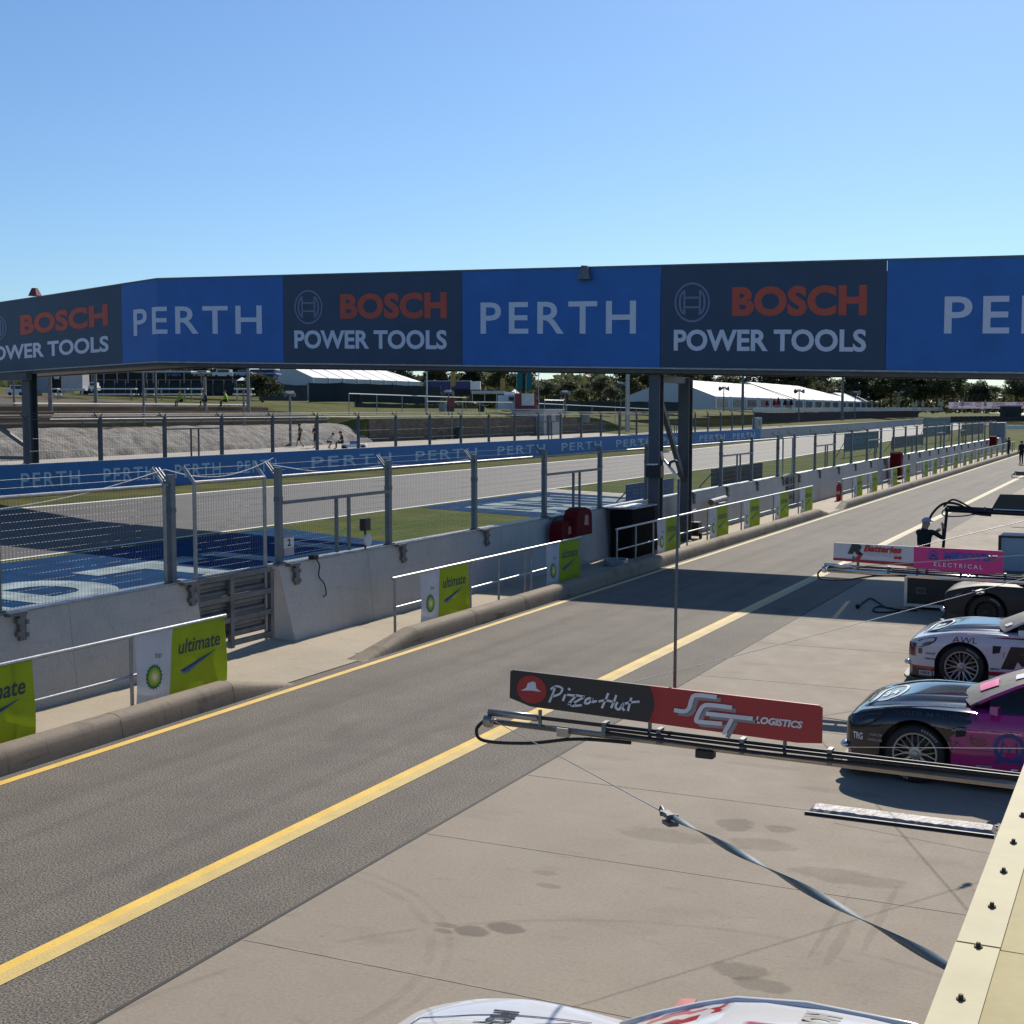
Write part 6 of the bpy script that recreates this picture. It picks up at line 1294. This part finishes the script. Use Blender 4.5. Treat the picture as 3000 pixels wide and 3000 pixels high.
# ------------------------------------------------------------------ pit booms
sg_blk = mat('black boom sign', (.030, .028, .027), .5, 0, .06, 3); sg_red = mat('red boom sign', (.36, .028, .028), .5, 0, .05, 3); sg_wht = mat('white boom sign', (.55, .57, .60), .5, 0, .04, 3); sg_pnk = mat('pink boom sign', (.58, .04, .22), .5, 0, .05, 3); sg_rd2 = mat('dark red sign print', (.36, .02, .03), .5)
pw = mat('pale sign print', (.62, .64, .70), .5); pg = mat('grey sign print', (.24, .24, .25), .5); pk_ = mat('black sign print', (.03, .032, .035), .5); pbl = mat('blue sign print', (.05, .09, .36), .5); prd = mat('red sign print', (.42, .03, .03), .5)
def boom(label, Y, tip, end, r=.034, M=chrome):
    """tip and end: (x, z) of the tube axis"""
    t = thing('pit_boom', label, 'boom', (tip[0], Y, tip[1]), group='overhead pit booms'); T, E_ = Vector((tip[0], Y, tip[1])), Vector((end[0], Y, end[1])); d = (E_ - T).normalized(); up = Vector((-d.z, 0, d.x))
    b = MB(); b.tube([T + d * .05, E_], r, 12); b.build('lower_tube', M, t, True, world=True)
    b = MB(); b.bar(T + d * .4 + up * .075, E_ + up * .075, .03, .012, (0, 1, 0)); b.tube([T + d * .3 + up * .06 + Vector((0, .05, 0)), E_ + up * .06 + Vector((0, .05, 0))], .014, 8); b.build('upper_rail', black_s, t, world=True)
    b = MB(); b.tube([T + up * .07, T + d * .42 + up * .07], .028, 12); b.lathe([(.05, -.03), (.055, 0), (.05, .03), (.0, .03)], T, (1, 0, 0), 12); b.build('tip_fitting', M, t, True, world=True)
    b = MB()
    q = T + d * .9; b.tube(smooth_path([tuple(T + Vector((-.02, -.03, .01))), tuple(T + Vector((-.09, -.035, -.07))), tuple(T + Vector((-.02, -.04, -.15))), tuple(T + d * .35 + up * -.135), tuple(T + d * .75 + up * -.055), tuple(T + d * 1.2 + up * -.02 + Vector((0, -.05, 0)))], 6), .014, 8); b.build('air_hose', rubber, t, True, world=True)
    b = MB()
    for k in range(2): b.tube([T + d * 1.0 + up * (.03 + .03 * k) + Vector((0, -.04, 0)), lerp(T, E_, .55) + up * (.02 + .04 * k) + Vector((0, -.045, 0)), E_ + up * (.05 + .02 * k) + Vector((0, -.04, 0))], .014, 6)
    b.build('cable_bundle', black_p, t, world=True)
    M_ = Vector((max(E_.x + 1.2, .9), Y, E_.z - .01)); b = MB(); b.tube([E_, M_], r, 10); b.tube([(M_.x, Y, .006), (M_.x, Y, M_.z + .1)], .06, 10); b.box((M_.x - .2, Y - .2, .004), (M_.x + .2, Y + .2, .03)); b.build('mast', steel_dk, t, True, world=True)
    for k in (.25, .36, .52, .68):
        b = MB(); c = lerp(T, E_, k); b.obox(c + up * .05, d * .016, Vector((0, .045, 0)), up * .055); b.build('bracket', steel_dk, t, world=True)
    return t
Y1 = 9.45
boom_m = mat('dull boom aluminium', (.36, .33, .29), .33, .85, .15, 7)
b1 = boom('chrome pit boom with black and red sign in the foreground', Y1, tuple(on_y(1432, 2112, Y1).xz), tuple(on_y(2990, 2304, Y1).xz), .024, boom_m)
# sign 1: corners in world
S1 = [on_y(u, v, Y1 - .03) for u, v in ((1494, 2055), (2408, 2183), (2410, 2067), (1497, 1961))]
def quad_fn(S, off): return lambda a, c: lerp(lerp(S[0], S[1], a), lerp(S[3], S[2], a), c) + Vector((0, -off, 0))
def sign_panel(parent, S, pieces, th=.02):
    for nm, M, pts in pieces:
        fn = quad_fn(S, th / 2); b = MB(); n = len(pts); b.add([fn(*p) for p in pts] + [fn(*p) + Vector((0, th, 0)) for p in pts], [tuple(range(n)), tuple(range(2 * n - 1, n - 1, -1))] + [(i, n + i, n + (i + 1) % n, (i + 1) % n) for i in range(n)]); b.build(nm, M, parent, world=True)
sign_panel(b1, S1, [('sign_panel', sg_blk, [(0, .12), (.075, .0 - .06), (.47, -.04), (.47, 1), (.012, 1), (0, .95)]), ('sign_panel', sg_red, [(.4701, -.04), (.93, -.02), (1, .05), (1, .95), (.99, 1), (.4701, 1)])])
f1 = quad_fn(S1, .013); f2 = quad_fn(S1, .015); f3 = quad_fn(S1, .017)
def dec(nm, shapes, M, fn, par): return decal(nm, shapes, M, par, fn, world=True)
capd = [(.47 + .018 * math.sin(math.pi * i / 12), lerp(-.04, 1, i / 12)) for i in range(13)]
dec('sign_print', [(capd + [(.47, 1.0)], [tuple(range(14))])], sg_blk, f1, b1); dec('sign_print', [stroke([(.482 + .018 * math.sin(math.pi * i / 12), lerp(0, .96, i / 12)) for i in range(13)], .006)], sg_rd2, f1, b1)
dec('emblem', [disc(.077, .47, .052, .43)], sg_red, f1, b1)
dec('emblem', [poly((.040, .40), (.058, .50), (.064, .66), (.072, .68), (.078, .72), (.090, .70), (.094, .52), (.112, .44), (.076, .44))], pw, f2, b1)
def r5s(x, y): a = (x - 960) / 1762; return (a, 1 - (y - (697 + 206 * a)) / (200 + 22 * a))
def letter(paths, wd): return [stroke(smooth_path([r5s(*p) for p in pp], 5) if len(pp) > 2 else [r5s(*p) for p in pp], wd) for pp in paths]
def fat(paths, w_):                                                # brush strokes of even width, measured in photo pixels
    out = []
    for pp in paths:
        pts = smooth_path(pp, 5) if len(pp) > 2 else [tuple(map(float, p)) for p in pp]
        vs, fs = stroke(pts, w_); out.append(([r5s(*v) for v in vs], fs))
    return out
dec('lettering', fat([[(1240, 800), (1228, 840), (1206, 898)], [(1212, 818), (1245, 798), (1282, 812), (1268, 845), (1222, 862)], [(1302, 848), (1288, 888)], [(1318, 810), (1330, 822)], [(1312, 850), (1366, 856)], [(1366, 856), (1322, 905)], [(1318, 906), (1352, 904), (1366, 912)], [(1362, 852), (1418, 862)], [(1416, 862), (1338, 912), (1372, 916), (1402, 912)], [(1452, 868), (1428, 878), (1420, 900), (1445, 898), (1462, 868)], [(1464, 868), (1462, 892), (1490, 886)],
                      [(1556, 838), (1540, 880), (1520, 930)], [(1500, 890), (1540, 882), (1590, 892)], [(1602, 850), (1590, 890), (1574, 928)], [(1610, 892), (1600, 922), (1620, 936), (1640, 905)], [(1648, 895), (1640, 925), (1652, 942)], [(1690, 865), (1680, 905), (1672, 945)], [(1646, 902), (1690, 892), (1738, 888)]], 13.5), pw, f2, b1)
def r6s(x, y): u, v = 2000 + x / 1.932, 1400 + y / 1.932; a = (u - 1496.7) / 913; return (a, 1 - (v - (1961 + 106.5 * a)) / (103 + 12 * a))
def fat6(paths, w_, dx=0, dy=0):
    out = []
    for pp in paths:
        pts = smooth_path(pp, 5) if len(pp) > 3 else [tuple(map(float, p)) for p in pp]
        vs, fs = stroke([(x + dx, y + dy) for x, y in pts], w_); out.append(([r6s(*v) for v in vs], fs))
    return out
SCT = [[(2, 1322), (60, 1328), (86, 1308), (98, 1262), (122, 1234), (236, 1244)], [(320, 1304), (200, 1290), (166, 1296), (148, 1318), (130, 1360), (128, 1384), (160, 1390), (268, 1398)], [(178, 1340), (432, 1366)], [(322, 1368), (276, 1460)]]
dec('emblem', fat6(SCT, 24, 22, 18), pg, f2, b1); dec('emblem', fat6(SCT, 24), pw, f3, b1)
vs, fs = text2d('LOGISTICS', .045, .25)
dec('lettering', [([r6s(lerp(444, 694, a), lerp(1392, 1420, a) - lerp(0, 42, c)) for a, c in vs], fs)], pw, f2, b1)
for u in (1584, 1905, 2300):
    p = on_y(u, 2112 + (u - 1432) * .1232, Y1); b = MB(); b.bar((p.x, Y1 - .01, p.z), (p.x, Y1 - .01, p.z + .14), .022); b.build('sign_bracket', steel_dk, b1, world=True)
q0, q1 = on_y(2040, 2216, Y1), on_y(2092, 2198, Y1); b = MB(); b.box((q0.x, Y1 - .04, q0.z), (q1.x, Y1 + .06, q1.z), .012); b.build('sensor_box', black_p, b1, world=True)
q0, q1 = on_y(1635, 2142, Y1 - .005), on_y(1668, 2146, Y1 - .005); b = MB(); b.bar(q0, q1, .066); b.build('tape_wrap', mat('beige tape', (.45, .38, .3), .6), b1, world=True)
# slim camera stick standing on the boom behind the sign
p_b, p_t = on_y(1972, 2080, Y1 + .12), on_y(1989, 1405, Y1 + .12)
t = thing('camera_stick', 'tall slim pole standing up behind the black and red boom sign', 'pole', p_b); b = MB(); b.tube([p_b + Vector((.01, 0, -.1)), lerp(p_b, p_t, .5), p_t], [.013, .012, .010], 8); b.build('pole', steel_dk, t, True, world=True)
q = on_y(1942, 1345, Y1 + .2); b = MB(); b.tube([p_t, lerp(p_t, q, .6) + Vector((0, 0, .01)), q], .011, 8); b.tube([q, q + Vector((-.01, 0, .05)), q + Vector((.05, 0, .06))], .012, 6); b.build('arm', alu, t, True, world=True); b = MB(); c = lerp(p_t, q, .55); b.tube(smooth_path([tuple(c), tuple(c + Vector((.0, 0, .04))), tuple(c + Vector((.05, 0, .05))), tuple(c + Vector((.07, 0, -.02)))], 5), .011, 6); b.build('cable_loop', black_p, t, True, world=True)
b2 = boom('chrome pit boom with white and pink sign above the parked cars', 20.6, (-4.50, 1.79), (-.7, 1.74), .045)
S2 = [Vector((-4.36, 20.56, 1.94)), Vector((-1.94, 20.56, 1.865)), Vector((-1.945, 20.56, 2.185)), Vector((-4.355, 20.56, 2.205))]
sign_panel(b2, S2, [('sign_panel', sg_wht, [(0, .0), (.485, -.03), (.485, 1), (.01, 1), (0, .96)]), ('sign_panel', sg_pnk, [(.4851, -.08), (.9, -.12), (1, .0), (1, .96), (.99, 1), (.4851, 1)])])
g1, g2 = quad_fn(S2, .014), quad_fn(S2, .018)
dec('sign_print', [poly((0, .0), (.485, -.03), (.485, .16), (0, .14))], sg_rd2, g1, b2)
dec('lettering', [fit(text2d('R', .09, .25), .088, .42, .178, .98)], pk_, g2, b2); dec('lettering', [fit(text2d('J', .08, .3), .115, -.02, .185, .50)], prd, g2, b2); dec('lettering', [fit(text2d('&', .02), .115, .16, .138, .30)], pk_, g2, b2)
dec('lettering', [fit(text2d('Batteries', .045, .25), .185, .60, .415, .97)], prd, g2, b2); dec('lettering', [fit(text2d('passion for batteries', .01, .1), .205, .40, .355, .47)], pg, g2, b2); dec('sign_print', [stroke([(.19, .545), (.41, .545)], .012), disc(.38, .38, .013, .085), disc(.403, .38, .013, .085)], prd, g2, b2)
dec('emblem', [ring(.60, .62, .028, .25, .68), stroke([(.575, .42), (.582, .48)], .02), stroke([(.626, .42), (.618, .48)], .02), fit(text2d('M', .02), .588, .52, .613, .74)], pbl, g1, b2); dec('lettering', [fit(text2d("MIDDY'S", .06, .2), .655, .47, .93, .82)], pbl, g2, b2); dec('lettering', [fit(text2d('ELECTRICAL', .02, 0, 1.5), .605, .10, .885, .30)], pw, g2, b2)
for x in (-4.0, -3.0, -2.3): b = MB(); b.bar((x, 20.6, 1.78), (x, 20.6, 1.98), .035); b.build('sign_bracket', steel_dk, b2, world=True)
b3 = boom('black pit boom with drooping hose beside the standing crew member', 33, (-4.40, 1.88), (-1.0, 1.80), .06, black_s)
S3 = [Vector((-3.40, 32.95, 1.93)), Vector((-1.2, 32.95, 1.90)), Vector((-1.2, 32.95, 2.27)), Vector((-3.22, 32.95, 2.27))]
sign_panel(b3, S3, [('sign_panel', mat('charcoal boom sign', (.025, .026, .028), .4), [(0, 0), (1, 0), (1, 1), (0, 1)])]); dec('sign_print', [poly((.02, -.05), (.6, -.05), (.6, .02), (.02, .02))], pw, quad_fn(S3, .014), b3); dec('lettering', [fit(text2d('MONSTER', .03), .42, .35, .72, .62)], mat('dim green sign print', (.07, .10, .04), .5), quad_fn(S3, .014), b3)
b = MB(); b.tube([(-4.38, 32.97, 1.9), (-4.43, 32.95, 1.2), (-4.47, 32.9, .45)], .035, 8); b.build('hanging_hose', rubber, b3, True, world=True)
b = MB(); b.tube(smooth_path([(-4.85, 32.9, 1.35), (-4.72, 32.93, 1.75), (-4.45, 32.95, 2.02), (-4.1, 32.95, 2.0), (-3.8, 32.95, 1.82), (-3.4, 32.95, 1.78)], 6), .028, 8); b.tube(smooth_path([(-4.45, 32.9, 1.95), (-4.25, 32.9, 2.12), (-3.95, 32.9, 2.0), (-3.7, 32.9, 1.85)], 6), .022, 8); b.build('hose_loop', rubber, b3, True, world=True)
q = on_y(2972, 1388, 54); b4 = boom('small dark tip of a distant pit boom at the right photo edge', 54, (q.x, q.z), (q.x + 4, q.z - .05), .06, steel_dk)
# ------------------------------------------------------------------ guy ropes with ratchets and straps
rope_m = mat('steel rope', (.34, .34, .34), .4, .7); rope_l = mat('pale rope', (.55, .54, .5), .6); strap_m = mat('grey blue webbing', (.085, .125, .15), .55, 0, .2, 20)
def px_u(p): q = p - Vector((0, 0, CAM_H)); return 1500 + F_PX * q.dot(RGT) / q.dot(FWD)
def guy(label, A, B, u_r, strap_w=.0, r=.006, M=None, sag=.0):
    A, B = Vector(A), Vector(B); t = thing('guy_rope', label, 'rope', A, group='guy ropes of the pit booms')
    pt = lambda k: lerp(A, B, k) + Vector((0, 0, -sag * 4 * k * (1 - k)))
    kr = 1.0
    if u_r:
        kr = next((i / 400 for i in range(401) if px_u(pt(i / 400)) >= u_r), 1.0)
    b = MB(); b.tube([pt(kr * i / 12) for i in range(13)], r, 6); b.build('cord', M or rope_m, t, world=True)
    if kr < 1:
        c = pt(kr); d = (B - A).normalized(); sd_ = d.cross(Vector((0, 0, 1))).normalized(); up = sd_.cross(d); s_ = 1.0
        b = MB(); b.obox(c + d * .10 * s_, d * .07 * s_, sd_ * .016 * s_, up * .01 * s_); b.obox(c + d * .13 * s_ + up * -.03 * s_, d * .05 * s_, sd_ * .022 * s_, up * .008 * s_); b.tube([c - sd_ * .02 * s_ + d * .05 * s_, c + sd_ * .02 * s_ + d * .05 * s_], .013 * s_, 8); b.tube(smooth_path([tuple(c - d * .03 * s_), tuple(c + up * .02 * s_), tuple(c + d * .05 * s_)], 4), .006 * s_, 6); b.tube([c + d * .16 * s_ - sd_ * .025 * s_, c + d * .16 * s_ + sd_ * .025 * s_], .014 * s_, 8); b.build('ratchet', steel_dk, t, world=True)
        if strap_w:
            b = MB(); n = 60; L = (B - c).length; vs, fs = [], []
            for i in range(n + 1):
                k = i / n; p = lerp(c + d * .15, B, k); vw = p - Vector((0, 0, CAM_H)); ph = math.atan2(vw.dot(up), vw.dot(sd_)) + math.pi * (k - .159) / .326; a = (sd_ * math.cos(ph) + up * math.sin(ph)) * strap_w / 2; nn_ = d.cross(a).normalized() * .0012
                vs += [p - a - nn_, p + a - nn_, p + a + nn_, p - a + nn_]
            for i in range(n): fs += [(4 * i + j, 4 * i + (j + 1) % 4, 4 * i + 4 + (j + 1) % 4, 4 * i + 4 + j) for j in range(4)]
            b.add(vs, fs); b.build('strap', strap_m, t, True, world=True)
        else: b = MB(); b.tube([c + d * .15, B], r * .9, 6); b.build('cord', M or rope_m, t, world=True)
    return t
TIP1, TIP2 = on_y(1440, 2108, Y1), (-4.47, 20.6, 1.80)
guy('rope and twisted grey blue strap running from the near boom tip to the cream roof', TIP1, at(2775, 2828, 3.35), 1935, .027, .0028)
guy('pale rope crossing above the concrete towards the dark covered car', on_y(1440, 2104, Y1 + .03), at(3080, 1672, 15.5), 2850, 0, .0033, rope_l, .02)
guy('thin pale cord crossing in front of the magenta car door', at(2470, 2189, 14.6), at(3060, 2193, 13.6), None, 0, .003, rope_l)
guy('grey rope running right from the white and pink sign with a small ratchet', TIP2, at(3060, 1622, 13), 2895, 0, .005, rope_m)
guy('thin rope rising to the right behind the crew member', (-4.4, 20.7, 1.82), at(3060, 1512, 24), None, 0, .006, rope_m)
# ------------------------------------------------------------------ objects on the apron
t = thing('flight_case', 'black flight case with metal edges standing under the second boom', 'flight case', (-4.75, 29.4, .004)); b = MB(); b.box((-4.72, 29.45, .06), (-1.6, 30.3, .82)); b.build('case_body', black_p, t, world=True)
b = MB()
for z in (.06, .76): b.box((-4.74, 29.43, z), (-1.58, 29.449, z + .06))
for x in (-4.74, -3.1, -1.64): b.box((x, 29.43, .121), (x + .06, 29.449, .759))
b.box((-4.745, 29.44, .06), (-4.721, 29.5, .82)); b.build('edge_trim', alu, t, world=True)
b = MB(); hx = on_y(2698, 1752, 29.43).x; b.box((hx - .1, 29.425, .34), (hx + .1, 29.448, .47)); b.m(1).box((hx - .08, 29.42, .36), (hx + .08, 29.4245, .45)); b.build('handle', [steel_dk, black_s], t, world=True)
for x in (-4.5, -1.9):
    b = MB(); b.lathe([(0, -.03), (.05, -.03), (.05, .03), (0, .03)], (x, 29.55, .052), (0, 1, 0), 12); b.build('wheel', rubber, t, world=True)
b = MB(); b.box((-4.70, 29.4, .80), (-4.42, 29.43, .9)); b.build('corner_plate', alu, t, world=True)
p0, z1 = gp(2927, 1760, 0), 1.46
q0 = at(2927, 1568, 30); t = thing('tool_cabinet', 'pale grey tool cabinet at the right edge behind the pink boom sign', 'cabinet', (q0.x, q0.y, 0)); b = MB(); b.box((q0.x, q0.y, .1), (q0.x + 2.4, q0.y + .8, q0.z), .03); b.build('cabinet_body', mat('pale blue grey panel', (.36, .40, .44), .5), t, world=True)
b = MB(); b.box((q0.x - .012, q0.y - .012, .1), (q0.x + .05, q0.y - .002, q0.z)); b.box((q0.x + .05, q0.y - .012, q0.z - .05), (q0.x + 2.4, q0.y - .002, q0.z)); b.build('edge_trim', black_s, t, world=True)
for x in (.2, 2.2): b = MB(); b.lathe([(0, -.03), (.05, -.03), (.05, .03), (0, .03)], (q0.x + x, q0.y + .1, .05), (0, 1, 0), 12); b.build('wheel', rubber, t, world=True)
foil = mat('crumpled foil', (.27, .26, .265), .5, .0, .55, 6, .6, 16, spec=.2)
t = thing('foil_plank', 'low plank wrapped in crumpled silver foil lying on the concrete', 'plank', (-2.25, 14.08, .004)); b = MB(); rr = random.Random(3); nx, ny = 46, 6; vs = []
for i in range(nx + 1):
    for j in range(ny + 1):
        x = lerp(-3.18, -1.33, i / nx); y = lerp(13.93, 14.24, j / ny); e = min(j, ny - j) == 0 or i in (0, nx); vs.append((x + rr.uniform(-.006, .006), y + rr.uniform(-.004, .004), .008 if e else .05 + rr.uniform(-.004, .004)))
b.add(vs, [(i * (ny + 1) + j, (i + 1) * (ny + 1) + j, (i + 1) * (ny + 1) + j + 1, i * (ny + 1) + j + 1) for i in range(nx) for j in range(ny)]); b.build('foil_wrap', foil, t, world=True); b = MB(); b.box((-3.2, 13.90, .004), (-1.33, 13.925, .03)); b.box((-3.15, 14.245, .004), (-1.33, 14.265, .03)); b.build('edge_strip', black_p, t, world=True)
cg = [gp(2000 + x / 1.932, 1400 + y / 1.932, .02) for x, y in ((990, 735), (1020, 705), (1062, 682), (1100, 700), (1140, 728), (1190, 742), (1260, 748), (1330, 752))]
cg2 = [gp(2000 + x / 1.932, 1400 + y / 1.932, .02) for x, y in ((1190, 738), (1110, 728), (1078, 742), (1090, 758), (1160, 760), (1230, 752))]
b = MB(); b.tube(smooth_path([tuple(p) for p in cg], 5), .018, 6); b.tube(smooth_path([tuple(p) for p in cg2], 5), .018, 6); b.ball(tuple(cg[0] + Vector((0, 0, .03))), .05, .05, .05); tag(b.build('ground_cable', rubber, smooth=True), 'black cable coiled on the shaded concrete left of the flight case', 'cable')
# ------------------------------------------------------------------ cream roof edge close to the camera
k = NB('cream roof sheet'); n1 = k.noise(3.5, 5, (1, .4, 1), .65); n2 = k.noise(25, 4); n3 = k.noise(1.2, 3)
c = k.mix(k.rng(n1, .3, .7), (.37, .31, .15), (.50, .42, .22)); c = k.mix(k.rng(n3, .5, .75, 0, .5), c, (.44, .40, .27)); c = k.mul(c, k.rng(n2, .3, .7, .95, 1.05)); k.bump(n1, .15, .01); cream = k.done(c, .75); k.b.inputs['Specular IOR Level'].default_value = .25
t = thing('canopy_roof', 'cream sheet metal roof edge with bolts in the lower right corner', 'roof', (-.31, 2.5, 3.2)); b = MB(); b.box((-.31, -3, 3.12), (4, 2.62, 3.197)); b.box((-.31, 2.63, 3.118), (4, 8, 3.195)); b.build('roof_sheet', cream, t, world=True)
b = MB(); b.box((-.314, -3, 3.1), (-.235, 2.62, 3.201)); b.box((-.313, 2.63, 3.1), (-.235, 8, 3.2)); b.build('edge_flashing', mat('pale cream flashing', (.46, .405, .235), .7, 0, .08, 8, .08, 9), t, world=True)
bolt_m = mat('rusty bolt', (.07, .05, .035), .7, .3, .3, 60)
for y in (2.0, 2.2, 2.36, 2.61, 2.84, 3.07, 3.29, 3.52, 3.74, 3.97, 4.2): b = MB(); b.lathe([(.0, .009), (.004, .009), (.0045, .003), (.008, .002), (.008, -.001)], (-.272, y, 3.2015), (0, 0, 1), 8); b.build('bolt', bolt_m, t, world=True)

for x, y in ((3.6, -2.6), (3.6, 7.6), (.6, 7.8)): b = MB(); b.tube([(x, y, .0), (x, y, 3.12)], .07, 10); b.build('post', steel_dk, t, world=True)
